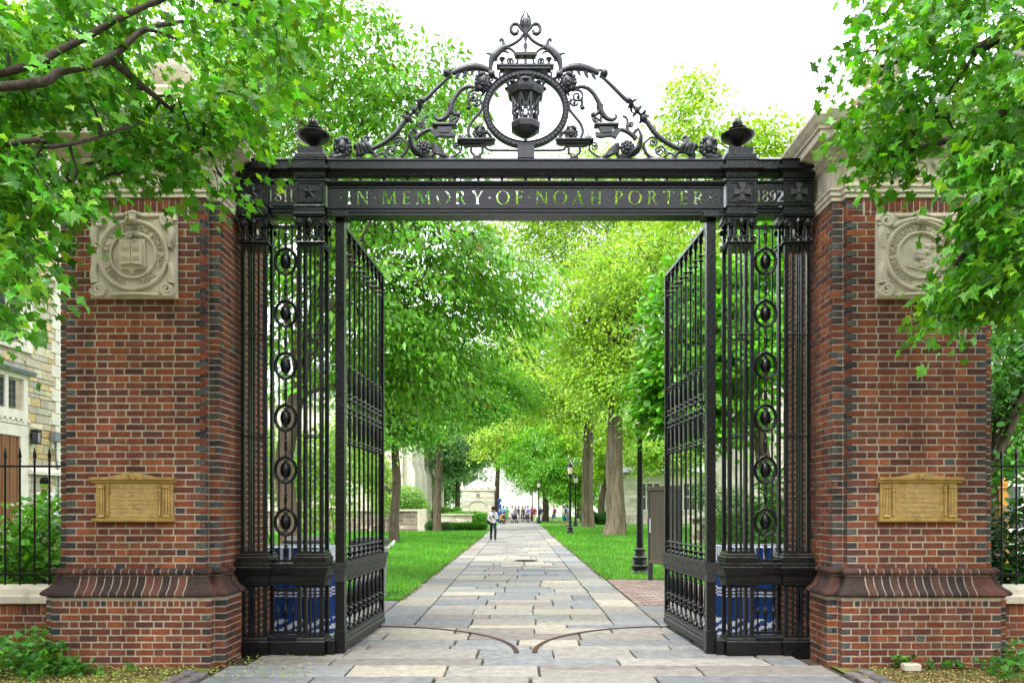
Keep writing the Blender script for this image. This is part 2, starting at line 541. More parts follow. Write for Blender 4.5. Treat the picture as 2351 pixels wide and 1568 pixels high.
# brick paved patch on the right behind the gate
patch = empty('brick_paving', (0, 0, 0)); patch['kind'] = 'structure'
bb = MB(); bb.box(PR + .01, 3.75, 12.85, 17.5, -.05, -.008); o = bb.build('bedding', M['earth'], patch)
pm = MB(); pm.cbox(-.5, .5, -.5, .5, -.04, 0.004, 0.02); pmesh = pm.mesh('paver', M['paver_o'])
PAVC = [(0.24, 0.17, 0.14), (0.27, 0.21, 0.18), (0.21, 0.16, 0.14), (0.30, 0.24, 0.20), (0.26, 0.19, 0.17)]
n = 0; yy = 12.87
while yy < 17.45:
    h = 0.165; off = (0.0 if n % 2 else 0.115); xx = PR + .02 - off
    while xx < 3.74:
        xa = max(xx, PR + .02); xb = min(xx + .23, 3.74)
        if xb - xa > .04:
            inst('paver', pmesh, patch, ((xa + xb) / 2, yy + h / 2, R.uniform(-.004, .006)), (R.uniform(-.02, .02), R.uniform(-.02, .02), R.uniform(-.03, .03)), (xb - xa - .012, h - .012, 1), color=R.choice(PAVC))
        xx += .23
    yy += h; n += 1

# granite setts bordering the forecourt beside the pillars
setts = empty('sett_border', (0, 0, 0)); setts['kind'] = 'structure'
cm = []
for k in range(5):
    b = MB(); rr = random.Random(k)
    b.ball((0, 0, 0), (0.5, 0.5, 0.5), 8, 6, lump=.06, k=3, seed=k)
    b.v = [(math.copysign(min(abs(x) * 1.25, .5), x), math.copysign(min(abs(y) * 1.25, .5), y), math.copysign(min(abs(z) * 1.5, .5), z)) for x, y, z in b.v]
    cm.append(b.mesh('sett', M['paver_o'], 40))
for s in (-1, 1):
    for i in range(9):
        for j in range(2):
            y = 5.5 + i * 0.255 + (j * .12)
            x = (-3.06 - j * .16) if s < 0 else (3.21 + j * .16)
            if y > 7.8: continue
            inst('sett', R.choice(cm), setts, (x + R.uniform(-.015, .015), y, -.012), (0, 0, R.uniform(-.2, .2)), (.12 + R.uniform(0, .03), .17 + R.uniform(0, .06), .055), color=R.choice([(0.13, 0.115, 0.12), (0.16, 0.14, 0.145), (0.18, 0.155, 0.155), (0.12, 0.11, 0.11)]))
# ------------------------------------------------------------------ the two brick pillars
COURSE = 0.0702
BR = [(0.21, 0.062, 0.031), (0.18, 0.056, 0.033), (0.25, 0.074, 0.032), (0.155, 0.052, 0.034), (0.125, 0.046, 0.033), (0.195, 0.064, 0.038), (0.285, 0.09, 0.036), (0.105, 0.043, 0.034), (0.165, 0.062, 0.041), (0.225, 0.064, 0.030), (0.205, 0.07, 0.039)]
BDARK = [(0.045, 0.047, 0.05), (0.065, 0.065, 0.06), (0.10, 0.105, 0.09), (0.05, 0.04, 0.04), (0.08, 0.085, 0.085)]
BROLL = [(0.075, 0.042, 0.034), (0.055, 0.036, 0.032), (0.10, 0.048, 0.036), (0.045, 0.032, 0.03), (0.13, 0.055, 0.038)]

def brick_shape(rr):
    """unit brick face: x -.5..+.5, z -.5..+.5, face at y=0, running back to y=+.05 m; arrises worn unevenly"""
    j = lambda a: rr.uniform(-a, a)
    back = [(-.5, .05, -.5), (.5, .05, -.5), (.5, .05, .5), (-.5, .05, .5)]
    mid = [(-.5 + abs(j(.02)), .004, -.5 + abs(j(.06))), (.5 - abs(j(.02)), .004, -.5 + abs(j(.06))), (.5 - abs(j(.02)), .004, .5 - abs(j(.06))), (-.5 + abs(j(.02)), .004, .5 - abs(j(.06)))]
    fr = [(-.47 + j(.015), j(.0015), -.42 + j(.05)), (0 + j(.2), j(.0025), -.45 + j(.03)), (.47 + j(.015), j(.0015), -.42 + j(.05)), (.47 + j(.015), j(.0015), .42 + j(.05)), (0 + j(.2), j(.0025), .45 + j(.03)), (-.47 + j(.015), j(.0015), .42 + j(.05))]
    v = back + mid + fr
    f = [(0, 1, 5, 4), (1, 2, 6, 5), (2, 3, 7, 6), (3, 0, 4, 7),
         (4, 5, 10, 9, 8), (5, 6, 11, 10), (6, 7, 13, 12, 11), (7, 4, 8, 13), (8, 9, 12, 13), (9, 10, 11, 12)]
    return v, f
BSH = [brick_shape(random.Random(100 + k)) for k in range(10)]
BMESH = []
for (v, f) in BSH:
    me = bpy.data.meshes.new('brick'); me.from_pydata(v, [], f); me.materials.append(M['brick_o']); BMESH.append(me)

class Bricks:
    """collects bricks on vertical faces; the largest shown become objects, the rest one joined part"""
    def __init__(s): s.items = []
    def brick(s, org, u, nrm, uc, zc, w, h, color, pri):
        s.items.append((pri, org, u, nrm, uc, zc, w, h, color))
    def face(s, org, u, nrm, width, z0, z1, rr, pri, holes=(), quoin=(False, False), pal=BR, strip=False, top_soldiers=False):
        k = 0; z = z0
        nrow = int(round((z1 - z0) / COURSE)); ch = (z1 - z0) / nrow
        for k in range(nrow):
            zc = z0 + (k + .5) * ch
            odd = k % 2
            if strip:
                pat = ['H'] if width < .15 else (['H', 'H'])
                unit = None
            if width < .16: pat = ['H']
            elif width < .5: pat = ['H', 'S'] if odd else ['S', 'H']
            else:
                n = max(2, int(round(width / .33)))
                pat = ['H']
                for i in range(n): pat += ['S', 'H']
                if not odd:
                    pat = ['S']
                    for i in range(n): pat += ['H', 'S']
            wt = [(.2 if p == 'S' else .097) for p in pat]
            if len(wt) > 2:
                wt = [q * rr.uniform(.96, 1.04) for q in wt]
            tot = sum(wt) + .012 * (len(wt) - 1)
            sc = (width - .012 * (len(wt) - 1)) / sum(wt)
            x = 0.0
            for i, q in enumerate(wt):
                w = q * sc
                uc = x + w / 2
                x += w + .012
                skip = False
                for (ha, hb, za, zb) in holes:
                    if uc - w / 2 > ha - .01 and uc + w / 2 < hb + .01 and za < zc < zb: skip = True
                if skip: continue
                c = rr.choice(pal)
                kk = rr.uniform(.8, 1.18); c = tuple(v * kk for v in c)
                if pat[i] == 'H' and ((i == 0 and quoin[0] and not (not odd)) or (i == len(pat) - 1 and quoin[1] and odd)):
                    c = rr.choice(BDARK)
                elif pat[i] == 'H' and rr.random() < .03: c = rr.choice(BDARK)
                s.brick(org, u, nrm, uc, zc, w, ch - .013, c, pri + (0 if pat[i] == 'S' else 1) + rr.random() * .5)
    def flush(s, parent, limit=300):
        s.items.sort(key=lambda t: t[0])
        jb = MB()
        for n, (pri, org, u, nrm, uc, zc, w, h, c) in enumerate(s.items):
            k = (n * 7 + int(zc * 91)) % len(BSH)
            p = org + u * uc + Vector((0, 0, zc)) - nrm * 0.0
            out = R.uniform(-.0015, .002)
            p = p + nrm * out
            ang = math.atan2(u.y, u.x)
            if n < limit:
                inst('brick', BMESH[k], parent, p, (R.uniform(-.004, .004), R.uniform(-.012, .012) * .5, ang), (w, 1, h), color=c)
            else:
                v, f = BSH[k]
                jb.add([p + u * (q[0] * w) - nrm * q[1] + Vector((0, 0, q[2] * h)) for q in v], f, c=c)
        o = jb.build('joined_bricks', M['brick_a'], parent); o['kind'] = 'stuff'

def relief_text(txt, size, depth, m, parent, loc, rot=(rad(90), 0, 0), spacing=1.0, name='lettering', width=None, line=1.0):
    cu = bpy.data.curves.new(name, 'FONT'); cu.body = txt; cu.size = size; cu.extrude = depth
    cu.align_x = 'CENTER'; cu.align_y = 'CENTER'; cu.space_character = spacing; cu.space_line = line; cu.resolution_u = 2
    t = bpy.data.objects.new(name, cu); col.objects.link(t)
    bpy.context.view_layer.update()
    me = bpy.data.meshes.new_from_object(t.evaluated_get(bpy.context.evaluated_depsgraph_get()))
    bpy.data.objects.remove(t)
    me.materials.clear(); me.materials.append(m)
    sc = 1.0
    o = inst(name, me, parent, loc, rot)
    if width:
        xs = [v.co.x for v in me.vertices]; sc = min(1.0, width / max(1e-6, max(xs) - min(xs)))
        o.scale = (sc, 1, 1)
    return o

def arc_pts(cx, cz, r, a0, a1, n, y, rz=None):
    rz = rz or r
    return [(cx + r * math.cos(a0 + (a1 - a0) * i / n), y, cz + rz * math.sin(a0 + (a1 - a0) * i / n)) for i in range(n + 1)]

def arc_lettering(txt, c, r, a0, a1, size, depth, m, parent):
    """letters standing round a ring, joined in one mesh"""
    b = MB()
    for i, ch in enumerate(txt):
        if ch == ' ': continue
        cu = bpy.data.curves.new('letter', 'FONT'); cu.body = ch; cu.size = size; cu.extrude = depth; cu.align_x = 'CENTER'; cu.resolution_u = 1
        t = bpy.data.objects.new('letter', cu); col.objects.link(t)
        bpy.context.view_layer.update()
        me = bpy.data.meshes.new_from_object(t.evaluated_get(bpy.context.evaluated_depsgraph_get()))
        bpy.data.objects.remove(t)
        a = a0 + (a1 - a0) * i / (len(txt) - 1)
        up = (math.cos(a), math.sin(a)); rt = (math.sin(a), -math.cos(a))
        vs_ = []
        for q in me.vertices:
            x, y, z = q.co
            vs_.append((c[0] + up[0] * (r + y) + rt[0] * x, c[1] - z, c[2] + up[1] * (r + y) + rt[1] * x))
        b.add(vs_, [tuple(p.vertices) for p in me.polygons])
        bpy.data.meshes.remove(me)
    return b.build('seal_lettering', m, parent)

def make_seal(parent, cx, y, cz, w, variant):
    """carved square tablet with a round seal, standing off the brick face towards -y"""
    h = w / 2
    b = MB(); b.cbox(cx - h, cx + h, y - .05, y + .02, cz - h, cz + h, .006)
    s = b.build('carved_seal', M['limestone'], parent)
    s['label'] = 'pale stone tablet carved with %s' % ('a round seal and an open book on a shield' if variant == 0 else 'a round seal under a curved scroll between two pilasters')
    yf = y - .05
    b = MB()
    b.tube(arc_pts(cx, cz, h * .80, 0, 2 * math.pi, 48, yf - .008)[:-1], .020, 8, closed=True)
    b.tube(arc_pts(cx, cz, h * .75, 0, 2 * math.pi, 48, yf - .006)[:-1], .011, 6, closed=True)
    b.tube(arc_pts(cx, cz, h * .53, 0, 2 * math.pi, 40, yf - .008)[:-1], .017, 8, closed=True)
    b.build('seal_ring', M['limestone'], s, 60)
    if variant == 0:
        b = MB()      # shield
        poly = [(-.30, .36), (.30, .36), (.30, -.28), (.24, -.34), (.08, -.34), (0, -.44), (-.08, -.34), (-.24, -.34), (-.30, -.28)]
        b.prism([(cx + px * h, cz + pz * h) for px, pz in poly], 'y', yf - .03, yf + .01)
        b.build('shield', M['limestone'], s)
        b = MB()      # open book
        for sg in (-1, 1):
            x0, x1 = cx + sg * .005, cx + sg * .235 * h * 1.0 / 1.0
            b.prism([(cx + sg * .004, cz - .22 * h), (cx + sg * .25 * h, cz - .25 * h), (cx + sg * .25 * h, cz + .28 * h), (cx + sg * .004, cz + .25 * h)][::sg], 'y', yf - .062, yf - .020)
        for sg in (-1, 1):
            for rz_ in (.12, -.10):
                for q in range(3):
                    xx = cx + sg * (.06 + q * .06) * h
                    b.box(xx - .009, xx + .009, yf - .072, yf - .060, cz + rz_ * h - .016, cz + rz_ * h - .010)
                    b.box(xx + .004, xx + .009, yf - .072, yf - .060, cz + rz_ * h - .010, cz + rz_ * h + .018)
                    b.box(xx - .009, xx - .004 + .006 * (q % 2), yf - .072, yf - .060, cz + rz_ * h + .012, cz + rz_ * h + .018)
        b.build('open_book', M['limestone'], s)
        b = MB()
        for i in range(9):
            b.ball((cx + R.uniform(-.2, .2) * h, yf - .012, cz + R.uniform(.38, .55) * h), (.03, .016, .02), 7, 5, lump=.25, k=3, seed=i)
        b.build('foliage_carving', M['limestone'], s, 50)
        arc_lettering('SIGILL COLL YALEN NOV PORT NOV ANGL', (cx, yf - .002, cz), h * .585, rad(250), rad(-70), .085, .014, M['limestone'], s)
    else:
        b = MB()
        for i in range(14):
            a = R.uniform(0, 6.28); q = R.uniform(0, .38)
            b.ball((cx + q * h * math.cos(a), yf - .004, cz + q * h * math.sin(a)), (.045, .014, .03), 8, 5, lump=.3, k=3, seed=40 + i)
        b.tube(smooth_path([(cx - .3 * h, yf - .004, cz - .25 * h), (cx, yf - .004, cz - .33 * h), (cx + .3 * h, yf - .004, cz - .25 * h)]), .010, 6)
        b.build('figure_carving', M['limestone'], s, 50)
        arc_lettering('SIGILLVM VNIVERSITATIS PRESES ET SOCII', (cx, yf - .002, cz), h * .58, rad(250), rad(-70), .08, .014, M['limestone'], s)
        b = MB()
        for sg in (-1, 1):     # little pilasters left and right
            xx = cx + sg * h * .86
            b.box(xx - .035, xx + .035, yf - .02, yf + .01, cz - h * .55, cz + h * .5)
            b.box(xx - .055, xx + .055, yf - .026, yf + .01, cz + h * .5, cz + h * .56)
            b.box(xx - .045, xx + .045, yf - .024, yf + .01, cz + h * .56, cz + h * .70)
            b.box(xx - .06, xx + .06, yf - .028, yf + .01, cz + h * .70, cz + h * .76)
            b.box(xx - .055, xx + .055, yf - .024, yf + .01, cz - h * .64, cz - h * .55)
        b.build('pilaster_carving', M['limestone'], s)
        b = MB(); b.tube(arc_pts(cx, cz - .35 * h, h * 1.2, rad(58), rad(122), 14, yf - .008), .026, 8); b.build('scroll_arch', M['limestone'], s, 60)
    # scroll work in the corners and the little console on top
    for k, (sx, sz) in enumerate(((-1, 1), (1, 1), (-1, -1), (1, -1))):
        b = MB(); cx_, cz_ = cx + sx * h * .80, cz + sz * h * .80
        pts = []
        for i in range(26):
            t = i / 25; a = t * 3.6 * math.pi
            q = h * .17 * (1 - t * .85)
            pts.append((cx_ + q * math.cos(a) * sx, yf - .006 - .012 * t, cz_ + q * math.sin(a) * sz))
        b.tube(pts, [.030 - .014 * i / 25 for i in range(26)], 8)
        b.tube(smooth_path([(cx_ + sx * .04, yf, cz_ - sz * .07), (cx_ + sx * .05, yf - .012, cz_ - sz * .17), (cx_ + sx * .03, yf - .006, cz_ - sz * .27)]), [.045 - .0015 * i for i in range(13)], 8)
        b.build('corner_scroll', M['limestone'], s, 60)
    b = MB(); b.tube(smooth_path([(cx - h * .55, yf, cz + h * .93), (cx - h * .25, yf - .015, cz + h * .92), (cx, yf - .02, cz + h * 1.0), (cx + h * .25, yf - .015, cz + h * .92), (cx + h * .6, yf, cz + h * .93)]), .018, 7)
    b.tube(smooth_path([(cx - h * .6, yf, cz - h * .93), (cx, yf - .015, cz - h * .90), (cx + h * .6, yf, cz - h * .93)]), .018, 7)
    b.prism([(cx - .035, cz + h * .72), (cx + .035, cz + h * .72), (cx + .05, cz + h * .94), (cx - .05, cz + h * .94)], 'y', yf - .05, yf)
    b.tube([(cx - .045, yf - .045, cz + h * .80), (cx + .045, yf - .045, cz + h * .80)], .028, 10)
    b.build('top_console', M['limestone'], s, 50)
    return s

def make_pillar(side):
    rr = random.Random(3 if side < 0 else 8)
    cx, cy = GX + side * 3.98, 8.84
    root = empty('brick_pillar', (cx, cy, 0))
    a, h, e, nb = 0.71, 0.82, 0.82, 0.10
    def plan(d):
        A, H, E, N = a + d, h + d, e + d, h - nb + d
        return [(-A, -H), (A, -H), (A, -N), (E, -N), (E, N), (A, N), (A, H), (-A, H), (-A, N), (-E, N), (-E, -N), (-A, -N)]
    # mortar body
    pb, pt = 0.095, -0.010
    b = MB()
    b.sweep(plan, [(pb - .006, -.05), (pb - .006, .70), (-.006, .701), (-.006, 4.752)])
    b.build('mortar_core', M['mortar'], root)
    bk = Bricks()
    # faces in local coordinates: left-to-right as seen from outside
    inner = -side      # direction towards the gate
    cxm, hw = 0.0, .435
    holes_s = [(a - .43, a + .44, 3.715, 4.58)]
    plz = (1.44, 1.95)
    holes_p = [(a - .42, a + .42, plz[0] + .04, plz[1] - .06)]
    Ux, Nf = Vector((1, 0, 0)), Vector((0, -1, 0))
    zt = 4.575
    # shaft front, with soldier band on top
    bk.face(Vector((-a, -h, 0)), Ux, Nf, 2 * a, .965, zt, rr, 0, holes_s + holes_p, (True, True))
    ns = 17; w = (2 * a - .36) / ns
    for i in range(ns):
        kk = rr.uniform(.85, 1.15)
        bk.brick(Vector((-a, -h, 0)), Ux, Nf, .18 + (i + .5) * w, zt + .105, w - .012, .130, tuple(v * kk for v in rr.choice(BR[:6])), 2.2)
        if i % 1 == 0:
            bk.brick(Vector((-a, -h, 0)), Ux, Nf, .18 + (i + .5) * w, zt + .018, w - .012, .032, rr.choice(BR[3:8]), 3.5)
    for q in range(3):
        for (u0, u1, dk) in ((0.0, .168, 0), (2 * a - .168, 2 * a, 1)):
            c = rr.choice(BDARK) if q % 2 else rr.choice(BR)
            bk.brick(Vector((-a, -h, 0)), Ux, Nf, (u0 + u1) / 2, zt + .03 + q * .058, u1 - u0 - .012, .046, c, 2.5)
    # recessed strips at both front corners
    for sg in (-1, 1):
        o = Vector((-e, -h + nb, 0)) if sg < 0 else Vector((a + .004, -h + nb, 0))
        bk.face(o, Ux, Nf, e - a - .004, .965, 4.75, rr, 3.0, pal=BR + BDARK * 2)
        # narrow return beside the strip
        if sg == inner:
            uy = Vector((0, 1 * sg, 0)); oo = Vector((sg * a, -h if sg > 0 else -h + nb, 0))
            bk.face(oo, uy, Vector((sg, 0, 0)), nb - .004, .965, 4.75, rr, 6, pal=BR + BDARK * 2)
    # inner and outer side
    for sg in (-1, 1):
        uy = Vector((0, sg, 0)); oo = Vector((sg * e, -(h - nb) if sg > 0 else (h - nb), 0))
        bk.face(oo, uy, Vector((sg, 0, 0)), 2 * (h - nb), .965, 4.75, rr, 4.0 if sg == inner else 8.0, quoin=(True, True))
    # plinth
    d = pb
    bk.face(Vector((-a - d, -h - d, 0)), Ux, Nf, 2 * (a + d), -.035, .597, rr, 0.5, (), (True, True))
    nh = 22; w = (2 * (a + d) - .26) / nh
    for i in range(nh):
        bk.brick(Vector((-a - d, -h - d, 0)), Ux, Nf, .13 + (i + .5) * w, .632, w - .014, .056, rr.choice(BR[1:6] + BDARK[:1]), 2.8)
    for u0 in (0.0, 2 * (a + d) - .118):
        bk.brick(Vector((-a - d, -h - d, 0)), Ux, Nf, u0 + .059, .632, .118, .056, rr.choice(BR), 2.8)
    for sg in (-1, 1):
        o = Vector((-e - d, -h + nb - d, 0)) if sg < 0 else Vector((a + d + .004, -h + nb - d, 0))
        bk.face(o, Ux, Nf, e - a - .004, -.035, .665, rr, 3.2, pal=BR + BDARK * 2)
        uy = Vector((0, sg, 0)); oo = Vector((sg * (e + d), -(h - nb + d) if sg > 0 else (h - nb + d), 0))
        bk.face(oo, uy, Vector((sg, 0, 0)), 2 * (h - nb + d), -.035, .665, rr, 4.2 if sg == inner else 8.2, quoin=(True, True))
        if sg == inner:
            oo = Vector((sg * (a + d), (-h - d) if sg > 0 else (-h - d + nb), 0))
            bk.face(oo, uy, Vector((sg, 0, 0)), nb - .004, -.035, .665, rr, 6.5)
    bk.flush(root)
    # moulded brick base: roll over a sweeping ogee
    roll = [(.0, .985), (.03, .982), (.055, .965), (.062, .945), (.055, .925), (.03, .912), (.0, .91)]
    ogee = [(.0, .905), (.03, .905), (.036, .87), (.05, .83), (.08, .785), (.118, .755), (.135, .735), (.135, .715), (.115, .700), (.0, .700)]
    core_p = [(pb - .006, .690), (.11, .702), (.129, .716), (.129, .734), (.113, .752), (.075, .783), (.046, .83), (.032, .87), (.026, .9), (.024, .915), (.049, .926), (.056, .945), (.049, .963), (.024, .978), (-.006, .984)]
    b = MB(); b.sweep(plan, core_p, cap=False); b.build('moulding_mortar', M['mortar'], root)
    runs = [((-a, -h), (a, -h), Ux, Nf, True, True)]
    for sg in (-1, 1):
        u = Vector((0, sg, 0)); n_ = Vector((sg, 0, 0))
        p0 = (sg * e, -(h - nb) if sg > 0 else (h - nb)); p1 = (sg * e, (h - nb) if sg > 0 else -(h - nb))
        runs.append((p0, p1, u, n_, True, True))
    strips = []
    for sg in (-1, 1):
        p0, p1 = ((-e, -h + nb), (-a, -h + nb)) if sg < 0 else ((a, -h + nb), (e, -h + nb))
        strips.append((p0, p1, Ux, Nf, sg < 0, sg > 0, sg))
    def piece(prof, p0, u, n_, s0, s1, m0, m1, dk0=0, dk1=0):
        v = []
        for (d_, z) in prof:
            v.append(Vector((p0[0], p0[1], 0)) + u * (s0 - (d_ if m0 else 0) + (d_ if dk0 else 0)) + n_ * d_ + Vector((0, 0, z)))
        for (d_, z) in prof:
            v.append(Vector((p0[0], p0[1], 0)) + u * (s1 + (d_ if m1 else 0) - (d_ if dk1 else 0)) + n_ * d_ + Vector((0, 0, z)))
        k = len(prof); f = [tuple(reversed(range(k))), tuple(range(k, 2 * k))]
        for i in range(k):
            j = (i + 1) % k
            f.append((i, j, j + k, i + k))
        mb = MB(); mb.add(v, f)
        me = mb.mesh('moulded_brick', M['brick_o'], 50)
        c = rr.choice(BROLL); kk = rr.uniform(.8, 1.2)
        inst('moulded_brick', me, root, color=tuple(q * kk for q in c))
    for (p0, p1, u, n_, m0, m1) in runs:
        L = (Vector((p1[0], p1[1], 0)) - Vector((p0[0], p0[1], 0))).length
        for prof, cw in ((roll, .11), (ogee, .17)):
            n = max(3, int(round((L - 2 * cw) / .082))); w = (L - 2 * cw) / n
            piece(prof, p0, u, n_, 0.0, cw - .008, True, False)
            for i in range(n): piece(prof, p0, u, n_, cw + i * w + .006, cw + (i + 1) * w - .006, False, False)
            piece(prof, p0, u, n_, L - cw + .008, L, False, True)
    for (p0, p1, u, n_, m0, m1, sg) in strips:
        for prof in (roll, ogee):
            piece(prof, (sg * a, -h), Vector((0, 1, 0)), Vector((sg, 0, 0)), .004, nb - .002, True, False, 0, 1)
            if sg < 0: piece(prof, p0, u, n_, 0, .11, True, False, 0, 1)
            else: piece(prof, p0, u, n_, 0.0, .11, False, True, 1)
    # stone entablature
    b = MB(); b.sweep(plan, [(.0, 4.752), (.015, 4.753), (.015, 4.80), (.03, 4.802), (.03, 4.845), (.045, 4.855), (.045, 4.87), (.0, 4.885)]); b.build('architrave', M['limestone'], root)
    b = MB(); b.sweep(plan, [(-.004, 4.885), (-.004, 5.165), (.02, 5.17), (.035, 5.185), (.035, 5.20)]); fr = b.build('frieze', M['limestone'], root)
    b = MB(); b.sweep(plan, [(.035, 5.20), (.06, 5.215), (.06, 5.25), (.09, 5.275), (.15, 5.30), (.20, 5.315), (.205, 5.32), (.205, 5.40), (.225, 5.405), (.225, 5.425), (.25, 5.455), (.275, 5.50), (.285, 5.515), (.285, 5.545), (.10, 5.57), (-.02, 5.60), (-.02, 5.66), (-.06, 5.67)])
    b.build('cornice', M['limestone'], root)
    bl = MB()
    for i in range(17):
        xx = -a - .02 + (2 * a + .04) * (i + .5) / 17
        bl.box(xx - .026, xx + .026, -h - .085, -h - .055, 5.216, 5.248)
    for sg in (-1, 1):
        for i in range(15):
            yy = -(h - nb) + 2 * (h - nb) * (i + .5) / 15
            bl.box(sg * (e + .056), sg * (e + .085), yy - .026, yy + .026, 5.216, 5.248)
    bl.build('dentils', M['limestone'], root)
    # carved swag and roundel on the frieze
    for i, (xx, kind) in enumerate(((-.55, 'rose'), (-.27, 'swag'), (.02, 'disc'), (.31, 'swag'), (.58, 'rose'))):
        y = -h + .004
        b = MB()
        if kind == 'rose':
            b.ball((xx, y - .02, 4.97), (.06, .03, .05), 10, 7, lump=.22, k=4, seed=i)
            b.ball((xx + .05, y - .01, 4.95), (.04, .02, .03), 8, 6, lump=.2, k=3, seed=i + 3)
            nm = 'rosette'
        elif kind == 'swag':
            for q in range(9):
                t = q / 8; b.ball((xx + (t - .5) * .26, y - .015, 5.10 - .11 * math.sin(math.pi * t)), (.03 + .012 * math.sin(math.pi * t), .026, .028 + .012 * math.sin(math.pi * t)), 8, 6, lump=.22, k=3, seed=q + i * 9)
            nm = 'swag'
        else:
            b.tube(arc_pts(xx, 5.03, .10, 0, 2 * math.pi, 28, y - .006)[:-1], .018, 7, closed=True)
            for q in range(6):
                aa = q * math.pi / 3; b.ball((xx + .045 * math.cos(aa), y - .006, 5.03 + .045 * math.sin(aa)), (.032, .016, .032), 8, 5)
            b.ball((xx, y - .014, 5.03), (.022, .018, .022), 8, 6)
            nm = 'roundel'
        b.build(nm, M['limestone'], fr, 55)
    # stepped top and urn
    b = MB()
    b.sweep(lambda d: [(-.55 + d, -.55 + d), (.55 - d, -.55 + d), (.55 - d, .55 - d), (-.55 + d, .55 - d)], [(0, 5.62), (0, 5.78), (.10, 5.80), (.16, 5.88), (.26, 5.94), (.30, 6.02), (.33, 6.04), (.33, 6.16), (.30, 6.18), (.30, 6.21)])
    b.build('stepped_cap', M['limestone'], root)
    b = MB()
    b.lathe((0, 0, 6.20), [(.16, 0), (.16, .04), (.10, .06), (.08, .09), (.12, .12)], 20)
    b.lathe((0, 0, 6.20), [(.08, .11), (.16, .15), (.215, .22), (.235, .28), (.22, .325), (.20, .33)], 48, flute=16, fd=.06, cap=False)
    b.lathe((0, 0, 6.20), [(.20, .325), (.19, .35), (.13, .42), (.06, .47), (.045, .5), (.06, .53), (.03, .58), (.0, .59)], 24, flute=12, fd=.03, cap=False)
    b.build('stone_urn', M['limestone'], root, 60)
    # carved seal
    make_seal(root, 0.005, -h, 4.148, .865, 0 if side < 0 else 1)
    tag(root, 'tall brick gate pillar with %s' % ('a book-and-shield seal, left of the iron gate' if side < 0 else 'a round seal half hidden by maple leaves, right of the iron gate'), 'pillar', 'brick gate pillars')
    return root
for s in (-1, 1): make_pillar(s)

# bronze tablets bolted to the pillar fronts
def make_plaque(side):
    cx = GX + side * 3.98 + (.0 if side < 0 else .0)
    yf = 8.84 - .82
    root = empty('bronze_plaque', (cx + (.005 if side < 0 else .005), yf - .003, 1.455))
    W, H = .78, .36
    b = MB(); b.cbox(-W / 2, W / 2, -.03, 0, .035, .035 + H, .003); b.build('tablet', M['bronze'], root)
    b = MB(); b.prism([(-.0, 0), (-.062, 0), (-.068, .014), (-.068, .028), (-.05, .036), (0, .036)], 'x', -.415, .415); b.build('sill', M['bronze'], root)
    b = MB(); z0 = .035 + H
    b.prism([(-.0, z0), (-.05, z0), (-.058, z0 + .02), (-.082, z0 + .032), (-.082, z0 + .052), (-.0, z0 + .056)], 'x', -.42, .42)
    top = []
    for i in range(25):
        t = i / 24; x = -.43 + .86 * t
        top.append((x, z0 + .055 + .05 * math.exp(-((x) / .16)**2)))
    b.prism(top + [(.43, z0 + .045), (-.43, z0 + .045)], 'y', -.085, -.0)
    b.build('pediment', M['bronze'], root)
    b = MB()
    for sg in (-1, 1):
        b.tube(arc_pts(sg * .026, z0 + .062, .020, 0, 2 * math.pi, 16, -.088)[:-1], .008, 6, closed=True)
        b.ball((sg * .026, -.088, z0 + .062), .009, 8, 6)
    b.build('volute_pair', M['bronze'], root, 60)
    for sg in (-1, 1):
        for q, (xx, r) in enumerate(((.355, .010), (.330, .014), (.305, .010))):
            b = MB(); b.lathe((sg * xx, -.038, .045), [(r, .0), (r, .33)], 10)
            b.build('column', M['bronze'], root, 60)
        for zz in (.055, .35):
            b = MB()
            for xx in (.348, .330, .312): b.ball((sg * xx, -.045, zz), (.018, .018, .016), 8, 6)
            b.build('column_capital', M['bronze'], root, 60)
        b = MB(); b.lathe((sg * .262, -.040, .05), [(.004, 0), (.013, .012), (.008, .03), (.012, .2), (.016, .25), (.024, .262), (.015, .268), (.015, .285), (.024, .292), (.012, .305), (.02, .32), (.006, .338)], 10)
        b.build('torch', M['bronze'], root, 60)
    if side < 0:
        lines = ['IN MEMORY OF', 'REV. NOAH PORTER D.D. LL.D.', 'MDCCCXI - MDCCCXCII', 'PROFESSOR OF MORAL PHILOSOPHY', 'AND METAPHYSICS', 'MDCCCXLVI - MDCCCXCII', 'PRESIDENT OF YALE COLLEGE', 'MDCCCLXXI - MDCCCLXXXVI']
    else:
        lines = ['THIS GATE', 'IS ERECTED BY MEN OF YALE', 'BY GRADUATES', 'AND OTHER FRIENDS', 'TO COMMEMORATE', 'THE CENTENNIAL ANNIVERSARY', 'OF HIS BIRTH']
    n = len(lines)
    for i, t in enumerate(lines):
        relief_text(t, .040, .004, M['bronze_worn'], root, (0, -.032, .035 + H * .88 - i * H * .80 / (n - 1)), name='inscription', width=.47)
    tag(root, 'bronze memorial tablet with small pediment on the %s brick pillar' % ('left' if side < 0 else 'right'), 'plaque', 'bronze tablets on the pillars')
for s in (-1, 1): make_plaque(s)
# ------------------------------------------------------------------ the iron gateway
gate = empty('iron_gateway', (GX, GY, 0))
tag(gate, 'black iron gateway with inscribed beam and scrolled crest between the brick pillars', 'gateway')
IR = M['iron']

bar_me = MB().box(-.011, .011, -.011, .011, 0, 1).mesh('bar', IR)
def lathe_mesh(name, prof, n=10, flat=60):
    return MB().lathe((0, 0, 0), prof, n).mesh(name, IR, flat)

